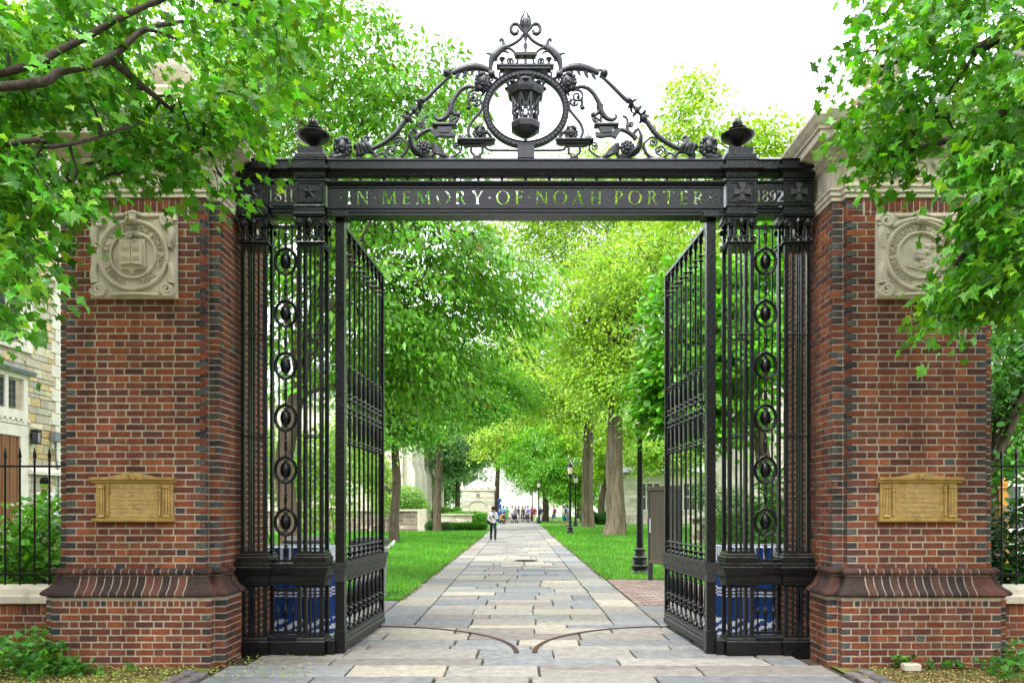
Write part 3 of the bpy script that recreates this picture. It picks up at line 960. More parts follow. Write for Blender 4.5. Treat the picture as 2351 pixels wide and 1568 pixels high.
PXC = (-2.94, -2.33, 2.33, 2.94)
bud_me = lathe_mesh('bud', [(.012, 0), (.016, .01), (.012, .03), (.012, .09), (.02, .10), (.014, .12), (.034, .15), (.038, .18), (.028, .21), (.012, .22), (.024, .235), (.012, .25), (.01, .27)])
def volute_mesh():
    b = MB(); pts = []; rr = []
    for i in range(30):
        t = i / 29; a = math.pi * .5 + t * 4.6 * math.pi; q = .042 * (1 - .82 * t)
        pts.append((q * math.cos(a), -.004 * t, q * math.sin(a))); rr.append(.011 - .004 * t)
    b.tube(pts, rr, 6); b.ball((0, -.004, 0), (.012, .02, .012), 8, 6)
    return b.mesh('volute', IR, 60)
vol_me = volute_mesh()
def curl_mesh():
    b = MB(); pts = []
    for i in range(18):
        t = i / 17; a = -.5 * math.pi + t * 2.6 * math.pi; q = .026 * (1 - .7 * t)
        pts.append((q * math.cos(a), 0, q * math.sin(a)))
    b.tube(pts, [.011 - .005 * i / 17 for i in range(18)], 6)
    return b.mesh('curl', IR, 60)
curl_me = curl_mesh()

def pilaster(xc, kind):
    b = MB()
    w = .14
    P4 = lambda d: [(-w - d, -w - d), (w + d, -w - d), (w + d, w + d), (-w - d, w + d)]
    def solid(prof): b.sweep(P4, prof)
    solid([(.022, -.02), (.022, .15), (.012, .165), (.012, .18), (0, .195), (0, .212)])
    solid([(.0, .745), (.022, .765), (.022, .79), (.028, .80), (.028, .86), (.045, .88), (.06, .92), (.07, .94), (.07, .958), (.055, .965)])
    solid([(.055, .965), (.055, .995), (.036, 1.0), (.036, 1.06), (.018, 1.075), (.022, 1.09), (.006, 1.105), (.006, 1.13)])
    for z0, z1 in ((.212, .745), (1.13, 4.43)):
        for sx in (-1, 1):
            for sy in (-1, 1):
                b.box(sx * w, sx * (w - .040), sy * w, sy * (w - .040), z0, z1)
    solid([(-.02, 4.425), (.0, 4.43), (.0, 4.445), (.018, 4.452), (.022, 4.462), (.018, 4.475), (.0, 4.48)])
    for sx in (-1, 1):
        for sy in (-1, 1):
            b.box(sx * (w - .004), sx * (w - .04), sy * (w - .004), sy * (w - .04), 4.48, 4.74)
    solid([(-.02, 4.70), (.012, 4.705), (.012, 4.725), (.03, 4.735), (.035, 4.765), (.02, 4.785)])
    # block at frieze height with sunk panel frame
    solid([(.018, 4.785), (.018, 4.835), (.03, 4.85), (.022, 4.865), (.022, 5.11), (.034, 5.118), (.034, 5.136), (.01, 5.146)])
    f = -w - .022
    for (x0, x1, z0, z1) in ((-.14, .14, 4.885, 4.90), (-.14, .14, 5.09, 5.105), (-.14, -.125, 4.90, 5.09), (.125, .14, 4.90, 5.09)):
        b.box(x0, x1, f - .012, f + .004, z0, z1)
    # cornice breaking forward
    solid([(.01, 5.145), (.03, 5.15), (.034, 5.175), (.038, 5.205), (.070, 5.226), (.085, 5.232), (.085, 5.268), (.04, 5.284), (.03, 5.288), (.03, 5.336), (.042, 5.341), (.042, 5.356), (.0, 5.366)])
    o = b.build('pilaster', IR, gate, loc=(xc, 0, 0))
    for sy in (-1,):
        for i in range(3):
            x = (i - 1) * .050
            inst('bar', bar_me, o, (x, sy * (w - .014), 1.13), scale=(.95, 1, 3.30))
            inst('bar', bar_me, o, (x, sy * (w - .014), .212), scale=(.95, 1, .54))
    for z in (3.47, 2.38):
        for sy in (-1, 1):
            tb = MB()
            tb.tube([(-w + .05, sy * (w - .012), z), (w - .05, sy * (w - .012), z)], .008, 6)
            for i in range(5): tb.ball(((i - 2) * .050, sy * (w + .002), z), .013, 8, 6)
            tb.build('tie_rod', IR, o, 60)
    for sy in (-1, 1):
        for sx in (-1, 1):
            v = inst('volute', vol_me, o, (sx * .122, sy * (w + .022), 4.665)); v.scale = (sx, 1, 1)
            inst('curl', curl_me, o, (sx * .125, sy * (w + .016), 4.502), scale=(sx, 1, 1))
            inst('curl', curl_me, o, (sx * .04, sy * (w + .016), 4.505), scale=(sx, 1, 1.1))
            inst('bar', bar_me, o, (sx * .07, sy * (w - .01), 4.48), scale=(1, 1, .24))
        inst('bud', bud_me, o, (0, sy * (w + .010), 4.50))
    # relief on the block
    rb = MB(); zc = 4.995
    if kind == 'star':
        pts = []
        for i in range(10):
            a = math.pi / 2 + i * math.pi / 5; q = .092 if i % 2 == 0 else .038
            pts.append((q * math.cos(a), zc + q * math.sin(a)))
        v = [(p[0], f - .001, p[1]) for p in pts] + [(0, f - .026, zc)]
        rb.add(v, [((i + 1) % 10, i, 10) for i in range(10)])
        rb.build('star_relief', IR, o)
    else:
        for k in range(4):
            a = k * math.pi / 2
            def rot(p): return (p[0] * math.cos(a) - p[1] * math.sin(a), zc + p[0] * math.sin(a) + p[1] * math.cos(a))
            rb.prism([rot(p) for p in ((-.013, .0), (-.040, .092), (.040, .092), (.013, .0))], 'y', f - .024, f)
        rb.ball((0, f - .016, zc), (.022, .016, .022), 8, 6)
        rb.build('cross_relief', M['iron_worn'], o)
    o['label'] = 'open iron pilaster marked with a %s' % ('star' if kind == 'star' else 'cross')
    return o
for xc in PXC: pilaster(xc, 'star' if xc < 0 else 'cross')

# screens with a chain of ovals between the paired pilasters
def oval_pts(rx, rz, y, n=28): return [(rx * math.cos(2 * math.pi * i / n), y, rz * math.sin(2 * math.pi * i / n)) for i in range(n)]
oval_me = MB().tube(oval_pts(.118, .145, 0), .013, 7, closed=True).tube(oval_pts(.100, .128, 0), .006, 5, closed=True).mesh('oval_ring', IR, 60)
cb = MB(); cb.ball((0, 0, 0), (.046, .036, .076), 14, 10); cb.tube(oval_pts(.052, .084, 0, 24), .008, 6, closed=True)
for sz in (-1, 1):
    cb.tube([(-.035, 0, sz * .118), (-.018, 0, sz * .100), (0, 0, sz * .086), (.018, 0, sz * .100), (.035, 0, sz * .118)], .007, 6)
    cb.ball((0, 0, sz * .105), (.012, .012, .016), 8, 6)
cab_me = cb.mesh('boss', IR, 60)
spin_me = lathe_mesh('spindle', [(.010, 0), (.020, .01), (.009, .03), (.012, .05), (.020, .10), (.012, .135), (.022, .145), (.022, .155), (.012, .165), (.017, .20), (.009, .24), (.018, .262), (.010, .272)])
for s in (-1, 1):
    xc = s * 2.635
    b = MB()
    b.cbox(-.17, .17, -.125, .125, -.02, .15, .008); b.box(-.17, .17, -.11, .11, .15, .19)
    b.box(-.17, .17, -.03, .03, .215, .245); b.box(-.17, .17, -.03, .03, .69, .715)
    b.prism([(-.13, .765), (-.14, .80), (-.14, .86), (-.16, .89), (-.18, .945), (-.18, .958), (.18, .958), (.18, .945), (.16, .89), (.14, .86), (.14, .80), (.13, .765)], 'x', -.165, .165)
    b.box(-.165, .165, -.15, .15, .958, .99); b.box(-.16, .16, -.03, .03, 1.00, 1.03)
    b.box(-.165, .165, -.02, .02, 4.66, 4.69)
    for sx in (-1, 1):
        b.box(sx * .165, sx * .140, -.014, .014, 1.0, 4.70)
    o = b.build('oval_screen', IR, gate, loc=(xc, 0, 0))
    for i in range(6):
        z = 1.44 + i * .572
        inst('oval_ring', oval_me, o, (0, 0, z)); inst('boss', cab_me, o, (0, 0, z))
        inst('spindle', spin_me, o, (0, 0, z + .148), scale=(1, 1, 1.02))
    inst('spindle', spin_me, o, (0, 0, 1.025))
    for sx in (-1, 1):
        for i in range(-1, 6):
            z0 = 1.03 if i < 0 else 1.44 + i * .572 + .105
            z1 = 1.34 if i < 0 else min(4.66, 1.44 + (i + 1) * .572 - .105)
            inst('bar', bar_me, o, (sx * .072, 0, z0), scale=(.8, .8, z1 - z0))
    low_me = lathe_mesh('baluster', [(.016, 0), (.018, .02), (.010, .05), (.022, .07), (.010, .09), (.013, .16), (.028, .20), (.03, .215), (.016, .225), (.03, .235), (.012, .25), (.010, .33), (.022, .36), (.010, .38), (.018, .44), (.012, .448)])
    for k, sc in ((-.085, .72), (0, 1.0), (.085, .72)):
        inst('baluster', low_me, o, (k, 0, .243), scale=(sc, sc, 1))
    o['label'] = 'narrow iron screen of chained ovals'

# ---- beam -----------------------------------------------------------------
def moulding(name, fr, x0, x1, parent=gate, back=None):
    poly = [(-y, z) for y, z in fr] + list(back) if back else [(-y, z) for y, z in fr] + [(y, z) for y, z in reversed(fr)]
    return MB().prism(poly, 'x', x0, x1).build(name, IR, parent)
CORN = [(.11, 5.176), (.125, 5.179), (.13, 5.195), (.135, 5.215), (.165, 5.236), (.18, 5.242), (.18, 5.276), (.135, 5.292), (.125, 5.295), (.125, 5.345), (.14, 5.351), (.14, 5.366), (.05, 5.417)]
ARCH = [(.09, 4.775), (.09, 4.80), (.105, 4.805), (.105, 4.828), (.12, 4.838), (.12, 4.855), (.08, 4.862)]
FTOP = [(.08, 5.085), (.115, 5.095), (.12, 5.112), (.135, 5.118), (.135, 5.133), (.09, 5.14)]
spans = ((-2.155, 2.155), (-2.765, -2.505), (2.505, 2.765))
for (xa, xb) in spans:
    moulding('cornice', CORN, xa, xb, back=[(.05, 5.417), (.14, 5.366), (.14, 5.345), (.02, 5.33), (-.06, 5.25), (-.065, 5.176)]); moulding('architrave', ARCH, xa, xb); moulding('frieze_band', FTOP, xa, xb, back=[(-.068, 5.138), (-.068, 5.085)])
slot_me = lathe_mesh('slot_spool', [(.014, 0), (.02, .006), (.012, .014), (.02, .024), (.022, .034)], 8)
for i in range(17): inst('slot_spool', slot_me, gate, (-2.05 + i * 4.1 / 16, -.10, 5.137), scale=(1, 1, 1.3))

# pierced lettering ---------------------------------------------------------
def E(cx, cy, rx, ry, n=20, rev=False):
    p = [(cx + rx * math.cos(2 * math.pi * i / n), cy + ry * math.sin(2 * math.pi * i / n)) for i in range(n)]
    return p[::-1] if rev else p
def halfbowl(x, y0, y1, w, n=9):
    cy, ry = (y0 + y1) / 2, (y1 - y0) / 2
    return [(x + w * math.cos(-math.pi / 2 + math.pi * i / n), cy + ry * math.sin(-math.pi / 2 + math.pi * i / n)) for i in range(n + 1)]
GL = {
 'I': (.30, [[(0, 0), (.30, 0), (.30, .05), (.22, .07), (.22, .93), (.30, .95), (.30, 1), (0, 1), (0, .95), (.08, .93), (.08, .07), (0, .05)]]),
 'N': (.90, [[(0, 0), (.24, 0), (.24, .05), (.16, .07), (.16, .78), (.74, 0), (.82, 0), (.82, .93), (.90, .95), (.90, 1), (.66, 1), (.66, .95), (.74, .93), (.74, .26), (.2, 1), (0, 1), (0, .95), (.08, .93), (.08, .07), (0, .05)]]),
 'M': (1.12, [[(0, 0), (.24, 0), (.24, .05), (.16, .07), (.21, .72), (.50, 0), (.58, 0), (.88, .75), (.90, .07), (.82, .05), (.82, 0), (1.12, 0), (1.12, .05), (1.04, .07), (.98, .93), (1.06, .95), (1.06, 1), (.86, 1), (.56, .28), (.27, 1), (.06, 1), (.06, .95), (.13, .93), (.08, .07), (0, .05)]]),
 'E': (.62, [[(0, 0), (.58, 0), (.62, .2), (.57, .2), (.50, .08), (.22, .08), (.22, .47), (.44, .47), (.46, .39), (.50, .39), (.50, .64), (.46, .64), (.44, .56), (.22, .56), (.22, .92), (.48, .92), (.53, .82), (.58, .82), (.56, 1), (0, 1), (0, .95), (.08, .93), (.08, .07), (0, .05)]]),
 'F': (.58, [[(0, 0), (.30, 0), (.30, .05), (.22, .07), (.22, .47), (.44, .47), (.46, .39), (.50, .39), (.50, .64), (.46, .64), (.44, .56), (.22, .56), (.22, .92), (.48, .92), (.53, .82), (.58, .82), (.56, 1), (0, 1), (0, .95), (.08, .93), (.08, .07), (0, .05)]]),
 'T': (.80, [[(.25, 0), (.55, 0), (.55, .05), (.47, .07), (.47, .92), (.66, .92), (.74, .80), (.80, .80), (.78, 1), (.02, 1), (0, .80), (.06, .80), (.14, .92), (.33, .92), (.33, .07), (.25, .05)]]),
 'H': (.86, [[(0, 0), (.30, 0), (.30, .05), (.22, .07), (.22, .47), (.64, .47), (.64, .07), (.56, .05), (.56, 0), (.86, 0), (.86, .05), (.78, .07), (.78, .93), (.86, .95), (.86, 1), (.56, 1), (.56, .95), (.64, .93), (.64, .55), (.22, .55), (.22, .93), (.30, .95), (.30, 1), (0, 1), (0, .95), (.08, .93), (.08, .07), (0, .05)]]),
 'Y': (.86, [[(.28, 0), (.58, 0), (.58, .05), (.50, .07), (.50, .45), (.78, .93), (.86, .95), (.86, 1), (.62, 1), (.62, .95), (.69, .93), (.47, .56), (.22, .93), (.28, .95), (.28, 1), (0, 1), (0, .95), (.06, .93), (.36, .45), (.36, .07), (.28, .05)]]),
 'A': (.90, [[(0, 0), (.24, 0), (.24, .05), (.16, .07), (.235, .29), (.56, .29), (.63, .07), (.56, .05), (.56, 0), (.90, 0), (.90, .05), (.82, .07), (.50, 1), (.42, 1), (.08, .07), (0, .05)], [(.262, .37), (.40, .76), (.53, .37)]]),
 'P': (.62, [[(0, 0), (.30, 0), (.30, .05), (.22, .07), (.22, .44)] + halfbowl(.34, .44, 1.0, .28) + [(0, 1), (0, .95), (.08, .93), (.08, .07), (0, .05)], [(.22, .51)] + halfbowl(.32, .51, .93, .17) + [(.22, .93)]]),
 'R': (.80, [[(0, 0), (.30, 0), (.30, .05), (.22, .07), (.22, .44), (.34, .44), (.62, .02), (.80, 0), (.80, .05), (.70, .08), (.47, .46)] + halfbowl(.36, .47, 1.0, .26)[2:] + [(0, 1), (0, .95), (.08, .93), (.08, .07), (0, .05)], [(.22, .51)] + halfbowl(.33, .51, .93, .16) + [(.22, .93)]]),
 'O': (1.0, [E(.5, .5, .5, .52, 28), E(.5, .5, .36, .46, 28)]),
 '*': (.16, [[(0, .5), (.08, .40), (.16, .5), (.08, .60)]]),
 '1': (.34, [[(.04, 0), (.30, 0), (.30, .05), (.24, .07), (.24, 1), (.16, 1), (.0, .88), (.02, .83), (.10, .88), (.10, .07), (.04, .05)]]),
 '8': (.56, [halfbowl(.28, 0, .55, .28)[:] + halfbowl(.28, .52, 1.0, .24)[1:] + [(2 * .28 - p[0], p[1]) for p in halfbowl(.28, .52, 1.0, .24)[::-1]][1:-1] + [(2 * .28 - p[0], p[1]) for p in halfbowl(.28, 0, .55, .28)[::-1]][1:-1], E(.28, .27, .15, .19, 14), E(.28, .76, .13, .16, 14)]),
 '9': (.56, [[(.06, 0), (.22, 0), (.42, .12), (.54, .38), (.56, .66), (.50, .88), (.36, .99), (.24, 1), (.10, .94), (.01, .80), (.0, .64), (.06, .48), (.18, .40), (.30, .41), (.40, .48), (.36, .28), (.24, .12), (.06, .05)], E(.26, .70, .13, .2, 14)]),
 '2': (.56, [[(0, 0), (.54, 0), (.56, .18), (.50, .18), (.46, .10), (.20, .10), (.42, .38), (.52, .56), (.52, .76), (.42, .94), (.26, 1), (.10, .95), (.02, .80), (.06, .74), (.13, .78), (.16, .88), (.26, .91), (.34, .86), (.38, .72), (.34, .54), (.0, .06)]]),
}
def pierced(name, txt, x0, x1, z0, z1, cap, zbase, track, y, th):
    W = sum((GL[c][0] * cap + track) if c != ' ' else track * 2 for c in txt) - track
    x = (x0 + x1) / 2 - W / 2
    cu = bpy.data.curves.new(name, 'CURVE'); cu.dimensions = '2D'; cu.fill_mode = 'BOTH'; cu.extrude = th / 2
    def poly(p):
        s = cu.splines.new('POLY'); s.points.add(len(p) - 1)
        for i, q in enumerate(p): s.points[i].co = (q[0], q[1], 0, 1)
        s.use_cyclic_u = True
    poly([(x0, z0), (x1, z0), (x1, z1), (x0, z1)])
    for c in txt:
        if c == ' ': x += track * 2; continue
        w, pl = GL[c]
        for p in pl: poly([(x + q[0] * cap, zbase + q[1] * cap) for q in p])
        x += w * cap + track
    t = bpy.data.objects.new(name, cu); col.objects.link(t); bpy.context.view_layer.update()
    me = bpy.data.meshes.new_from_object(t.evaluated_get(bpy.context.evaluated_depsgraph_get()))
    bpy.data.objects.remove(t)
    me.materials.clear(); me.materials.append(IR)
    o = inst(name, me, gate, (0, y, 0), (rad(90), 0, 0))
    return o
pi_ = pierced('inscription_panel', '*IN*MEMORY*OF*NOAH*PORTER*', -2.155, 2.155, 4.858, 5.09, .148, 4.898, .058, -.075, .016)
pi_['label'] = 'iron frieze pierced with the memorial inscription'
pierced('date_panel', '1811', -2.80, -2.49, 4.858, 5.09, .135, 4.905, .018, -.13, .014)['label'] = 'iron panel pierced with the year 1811'
pierced('date_panel', '1892', 2.49, 2.80, 4.858, 5.09, .125, 4.905, .010, -.13, .014)['label'] = 'iron panel pierced with the year 1892'
for (xa, xb) in spans:
    for (p, q, z0, z1) in ((xa, xb, 4.862, 4.875), (xa, xb, 5.072, 5.085)):
        b = MB(); b.box(p + .02, q - .02, -.098, -.082, z0, z1); b.build('panel_bead', IR, gate)
# hinge sockets under the beam
for s in (-1, 1):
    b = MB(); b.cbox(s * 2.01 - .09, s * 2.01 + .09, -.13, .06, 4.745, 4.80, .006); b.build('hinge_socket', IR, gate)

# attic blocks and iron urns over the inner pilasters
urn_prof = [(.05, 5.50), (.055, 5.515), (.03, 5.53), (.024, 5.555), (.045, 5.57), (.10, 5.60), (.155, 5.635), (.186, 5.665), (.188, 5.68), (.17, 5.69), (.12, 5.705), (.085, 5.715), (.085, 5.735), (.10, 5.745), (.10, 5.755), (.05, 5.775), (.03, 5.785)]
for s in (-1, 1):
    b = MB()
    b.cbox(s * 2.33 - .165, s * 2.33 + .165, -.165, .165, 5.362, 5.42, .008); b.cbox(s * 2.33 - .135, s * 2.33 + .135, -.135, .135, 5.418, 5.505, .008)
    o = b.build('attic_block', IR, gate)
    b = MB(); b.lathe((s * 2.33, 0, 0), urn_prof, 40, flute=20, fd=.03)
    u = b.build('iron_urn', IR, gate, 60)
    b = MB()
    for k in range(7):
        a = k * 2 * math.pi / 7; q = .028
        b.tube(smooth_path([(s * 2.33 + q * math.cos(a), q * math.sin(a), 5.78), (s * 2.33 + q * 1.5 * math.cos(a + .4), q * 1.5 * math.sin(a + .4), 5.82), (s * 2.33 + q * .7 * math.cos(a + .9), q * .7 * math.sin(a + .9), 5.86 + .012 * (k % 3))], 4), [.016, .017, .018, .018, .017, .014, .011, .007, .003], 6)
    b.build('urn_flame', IR, u, 60)

# ---- crest ----------------------------------------------------------------
def q(sx, sy, y=0.0):
    return Vector(((sx - 1970.7) / 341.4, y, 1.6 + (1902.7 - sy) / 341.4))
CR = M['iron_crest'] = mat('crest_iron', (0.020, 0.021, 0.026), 0.30, 0.35, 12, 0.4, 60, spec=0.55, stain=(0.04, 0.04, 0.046), stain_scale=18, stain_lo=0.56)  # lighter, bluer copy of the iron, with bright haze put into its colour
def taper(n, r0, r1, mid=None):
    if mid is None: return [r0 + (r1 - r0) * i / (n - 1) for i in range(n)]
    return [(r0 + (mid - r0) * (i / (n - 1)) * 2) if i < (n - 1) / 2 else (mid + (r1 - mid) * ((i / (n - 1)) * 2 - 1)) for i in range(n)]
def crest_both(name, fn):
    """build a mirrored pair of ornaments, each an object of its own"""
    for s in (-1, 1):
        b = MB(); fn(b)
        if s > 0:
            b.v = [(-x, y, z) for x, y, z in b.v]; b.f = [tuple(reversed(f)) for f in b.f]
        b.build(name, CR, gate, 60)
def sp(b, pts, r0, r1, n=8, y=0.0, mid=None, flat=1.0):
    P = smooth_path([q(p[0], p[1], y if len(p) < 3 else p[2]) for p in pts], 7)
    b.tube(P, taper(len(P), r0, r1, mid), n, flat=flat)
def spiral(b, c, r, a0, turns, rt, sgn=1, y=0.0, tail=None):
    pts = []
    N = int(16 * abs(turns)) + 4
    for i in range(N + 1):
        t = i / N; a = a0 + sgn * t * turns * 2 * math.pi; rr_ = r * (1 - .78 * t)
        pts.append(q(c[0] + rr_ * math.cos(a), c[1] - rr_ * math.sin(a), y))
    if tail: pts = smooth_path([q(t_[0], t_[1], y) for t_ in tail] + [pts[0]], 5)[:-1] + pts
    b.tube(pts, taper(len(pts), rt, rt * .55), 7)
    b.ball(pts[-1], rt * 1.3, 8, 6)
# the ring
ring_c = q(1972, 411); RX, RZ = 150 / 341.4, 134 / 341.4
b = MB()
n = 72
prof = [(-.028, -.03), (-.034, -.018), (-.020, -.034), (.020, -.034), (.034, -.018), (.034, .018), (.020, .034), (-.020, .034), (-.034, .018)]
v = []
sec = [(-.036, -.030), (-.024, -.042), (-.016, -.030), (.016, -.030), (.024, -.042), (.036, -.030), (.036, .030), (-.036, .030)]
for i in range(n):
    a = 2 * math.pi * i / n
    for (dr, y) in sec: v.append((ring_c.x + (RX + dr) * math.cos(a), y, ring_c.z + (RZ + dr) * math.sin(a)))
f = []; k = len(sec)
for i in range(n):
    for j in range(k): f.append((i * k + j, ((i + 1) % n) * k + j, ((i + 1) % n) * k + (j + 1) % k, i * k + (j + 1) % k))
b.add(v, f); ro = b.build('crest_ring', CR, gate, 35)
b = MB()
for i in range(60):
    a = 2 * math.pi * (i + .5) / 60; c_, s_ = math.cos(a), math.sin(a)
    cx_, cz_ = ring_c.x + RX * c_, ring_c.z + RZ * s_
    t_ = Vector((-s_, 0, c_)); r_ = Vector((c_, 0, s_)); p = Vector((cx_, 0, cz_))
    vv = []
    for yy in (-.038, -.028):
        for (du, dw) in ((-.005, -.012), (.005, -.012), (.005, .012), (-.005, .012)): vv.append(p + t_ * du + r_ * dw + Vector((0, yy, 0)))
    b.add(vv, [(0, 1, 2, 3), (0, 4, 5, 1), (1, 5, 6, 2), (2, 6, 7, 3), (3, 7, 4, 0)])
o = b.build('ring_beading', M['iron'], ro); o['kind'] = 'stuff'
# centre pieces
def slab2(name, x0, x1, y0, y1, d, parent=gate):
    a, c = q(x0, y1), q(x1, y0); b = MB()
    b.cbox(a.x, c.x, -d, d, a.z, c.z, .006); return b.build(name, CR, parent)
slab2('ring_pedestal', 1940, 2003, 557, 608, .10)
slab2('upper_shelf', 1862, 2077, 247, 257, .05); slab2('shelf_underside', 1874, 2065, 259, 268, .05)
slab2('top_shelf', 1930, 2010, 202, 217, .045)
b = MB(); zc0 = q(1970, 247).z
b.lathe((0, 0, 0), [(.016, zc0), (.016, q(0, 200).z), (.012, q(0, 190).z), (.028, q(0, 173).z), (.012, q(0, 160).z), (.022, q(0, 140).z), (.03, q(0, 132).z)], 10)
b.build('spear_stem', CR, gate, 60)
b = MB()
b.lathe((0, 0, 0), [(.028, q(0, 134).z), (.036, q(0, 122).z), (.03, q(0, 112).z), (.042, q(0, 104).z), (.05, q(0, 90).z), (.04, q(0, 80).z), (.02, q(0, 72).z)], 12)
for sg in (-1, 1):
    sp(b, [(1970.7 + sg * 6, 104), (1970.7 + sg * 17, 88), (1970.7 + sg * 15, 70), (1970.7 + sg * 6, 52), (1970.7 + sg * 4.5, 42), (1970.7 + sg * 7, 35)], .02, .003, 7)
    sp(b, [(1970.7 + sg * 4, 100, -.02), (1970.7 + sg * 8, 84, -.04), (1970.7 + sg * 5, 66, -.02)], .016, .003, 6)
sp(b, [(1970.7, 100), (1970.7, 82), (1970.7, 60)], .02, .003, 7)
b.build('flame_finial', CR, gate, 60)
crest_both('finial_scroll', lambda b: (sp(b, [(1962, 118), (1953, 108), (1944, 96), (1932, 91), (1921, 96), (1916, 108), (1918, 121), (1927, 129), (1937, 127)], .018, .022, 8), sp(b, [(1937, 129), (1942, 118), (1940, 112)], .022, .010, 8), sp(b, [(1932, 93), (1933, 103)], .008, .003, 6)))
crest_both('finial_brace', lambda b: sp(b, [(1962, 132), (1948, 150), (1925, 166), (1897, 178)], .020, .018, 8))
crest_both('acanthus_brace', lambda b: (sp(b, [(1900, 176), (1880, 186), (1862, 202), (1846, 222), (1840, 246), (1842, 272)], .034, .016, 10, mid=.044, flat=.7), sp(b, [(1888, 180), (1888, 162), (1884, 150), (1876, 150), (1876, 158)], .020, .012, 8), sp(b, [(1848, 212), (1838, 204), (1823, 201)], .018, .010, 8), sp(b, [(1880, 192), (1900, 196), (1910, 204)], .018, .006, 7), sp(b, [(1850, 226), (1862, 228), (1866, 222)], .014, .006, 7), sp(b, [(1897, 180), (1915, 186), (1929, 198), (1932, 210)], .016, .014, 8), sp(b, [(1942, 216), (1940, 235), (1932, 246)], .014, .012, 7)))
crest_both('shelf_scroll', lambda b: spiral(b, (1911, 231), 14, rad(-60), 1.35, .013, 1))
crest_both('shelf_vase', lambda b: b.lathe((q(1883, 0).x, 0, 0), [(.022, q(0, 246).z), (.012, q(0, 240).z), (.016, q(0, 232).z), (.034, q(0, 223).z), (.036, q(0, 220).z), (.012, q(0, 217).z), (.006, q(0, 213).z)], 10))
crest_both('shelf_leg', lambda b: (sp(b, [(1880, 268), (1874, 276), (1874, 290)], .014, .012, 7), sp(b, [(1882, 268), (1890, 276), (1886, 288)], .012, .010, 7)))
crest_both('ring_strap', lambda b: (sp(b, [(1866, 296), (1852, 290), (1843, 276)], .020, .018, 8), sp(b, [(1842, 270), (1846, 285), (1846, 305)], .020, .012, 7), b.cbox(q(1832, 0).x, q(1856, 0).x, -.045, .045, q(0, 290).z, q(0, 272).z, .006)))
crest_both('acanthus_arm', lambda b: (sp(b, [(1846, 280), (1830, 264), (1805, 255), (1775, 252), (1745, 257), (1718, 266), (1695, 276)], .022, .030, 10, mid=.046, flat=.8), b.ball(q(1676, 277), (.046, .05, .040), 12, 8, lump=.12, k=2, seed=2), sp(b, [(1672, 268), (1692, 264), (1712, 262)], .016, .010, 7), sp(b, [(1770, 256), (1772, 272), (1764, 286)], .030, .008, 7, flat=.5), sp(b, [(1742, 262), (1744, 280), (1735, 294)], .034, .010, 7, flat=.5), sp(b, [(1716, 270), (1716, 286), (1706, 300)], .034, .010, 7, flat=.5), sp(b, [(1795, 256), (1797, 268), (1790, 276)], .024, .006, 7, flat=.5)))
def mask(b, c, r, seed):
    C = q(*c)
    b.ball(C, (r, r * .8, r * 1.1), 22, 16, lump=.10, k=5, seed=seed)
    b.ball(C + Vector((0, -r * .75, -r * .1)), (r * .42, r * .3, r * .5), 10, 8, lump=.06, k=3, seed=seed)
    b.ball(C + Vector((0, -r * 1.0, -r * .15)), (r * .16, r * .16, r * .28), 8, 6)
    b.ball(C + Vector((0, -r * .85, -r * .55)), (r * .3, r * .2, r * .2), 8, 6)
    for sg in (-1, 1): b.ball(C + Vector((sg * r * .3, -r * .82, r * .18)), (r * .2, r * .14, r * .11), 8, 6)
    for i in range(13):
        a = i * 2 * math.pi / 13; rr_ = random.Random(seed * 31 + i)
        b.ball(C + Vector((math.cos(a) * r * .85, -r * .35 + rr_.uniform(-.2, .2) * r, math.sin(a) * r * .95)), (r * .32, r * .3, r * .32), 8, 6, lump=.2, k=2, seed=seed + i)
crest_both('lion_mask', lambda b: mask(b, (1811, 313), .085, 3))
crest_both('mask_scroll', lambda b: (sp(b, [(1818, 330), (1815, 346), (1806, 360)], .026, .012, 8), spiral(b, (1777, 362), 24, rad(80), 1.4, .017, 1, tail=[(1800, 340), (1790, 336)]), spiral(b, (1790, 384), 16, rad(200), 1.1, .014, 1), sp(b, [(1762, 372), (1758, 392), (1768, 398)], .022, .008, 8), b.ball(q(1757, 405), (.030, .025, .026), 8, 6)))
crest_both('bridge_scroll', lambda b: (sp(b, [(1796, 342), (1778, 330), (1757, 327), (1735, 334), (1716, 352), (1702, 374), (1692, 394)], .018, .028, 9), sp(b, [(1692, 394), (1690, 412), (1680, 430), (1664, 446), (1644, 450), (1631, 440), (1634, 430)], .042, .012, 9, flat=.8), sp(b, [(1690, 412), (1702, 428), (1716, 436)], .026, .014, 8), b.ball(q(1717, 432), (.03, .03, .03), 10, 7, lump=.15, k=3, seed=4), sp(b, [(1686, 425), (1688, 445), (1688, 462)], .016, .016, 7), sp(b, [(1700, 462), (1712, 455), (1716, 446), (1706, 444), (1690, 455)], .022, .012, 8)))
crest_both('bracket_block', lambda b: (b.cbox(q(1622, 0).x, q(1714, 0).x, -.05, .05, q(0, 478).z, q(0, 467).z, .005), b.prism([(q(1641, 0).x, q(0, 482).z), (q(1696, 0).x, q(0, 482).z), (q(1684, 0).x, q(0, 503).z), (q(1648, 0).x, q(0, 503).z)], 'y', -.04, .04), b.prism([(q(1612, 0).x, q(0, 488).z), (q(1640, 0).x, q(0, 490).z), (q(1648, 0).x, q(0, 503).z), (q(1690, 0).x, q(0, 503).z), (q(1710, 0).x, q(0, 497).z), (q(1706, 0).x, q(0, 514).z), (q(1686, 0).x, q(0, 516).z), (q(1650, 0).x, q(0, 512).z), (q(1632, 0).x, q(0, 520).z)], 'y', -.03, .03)))
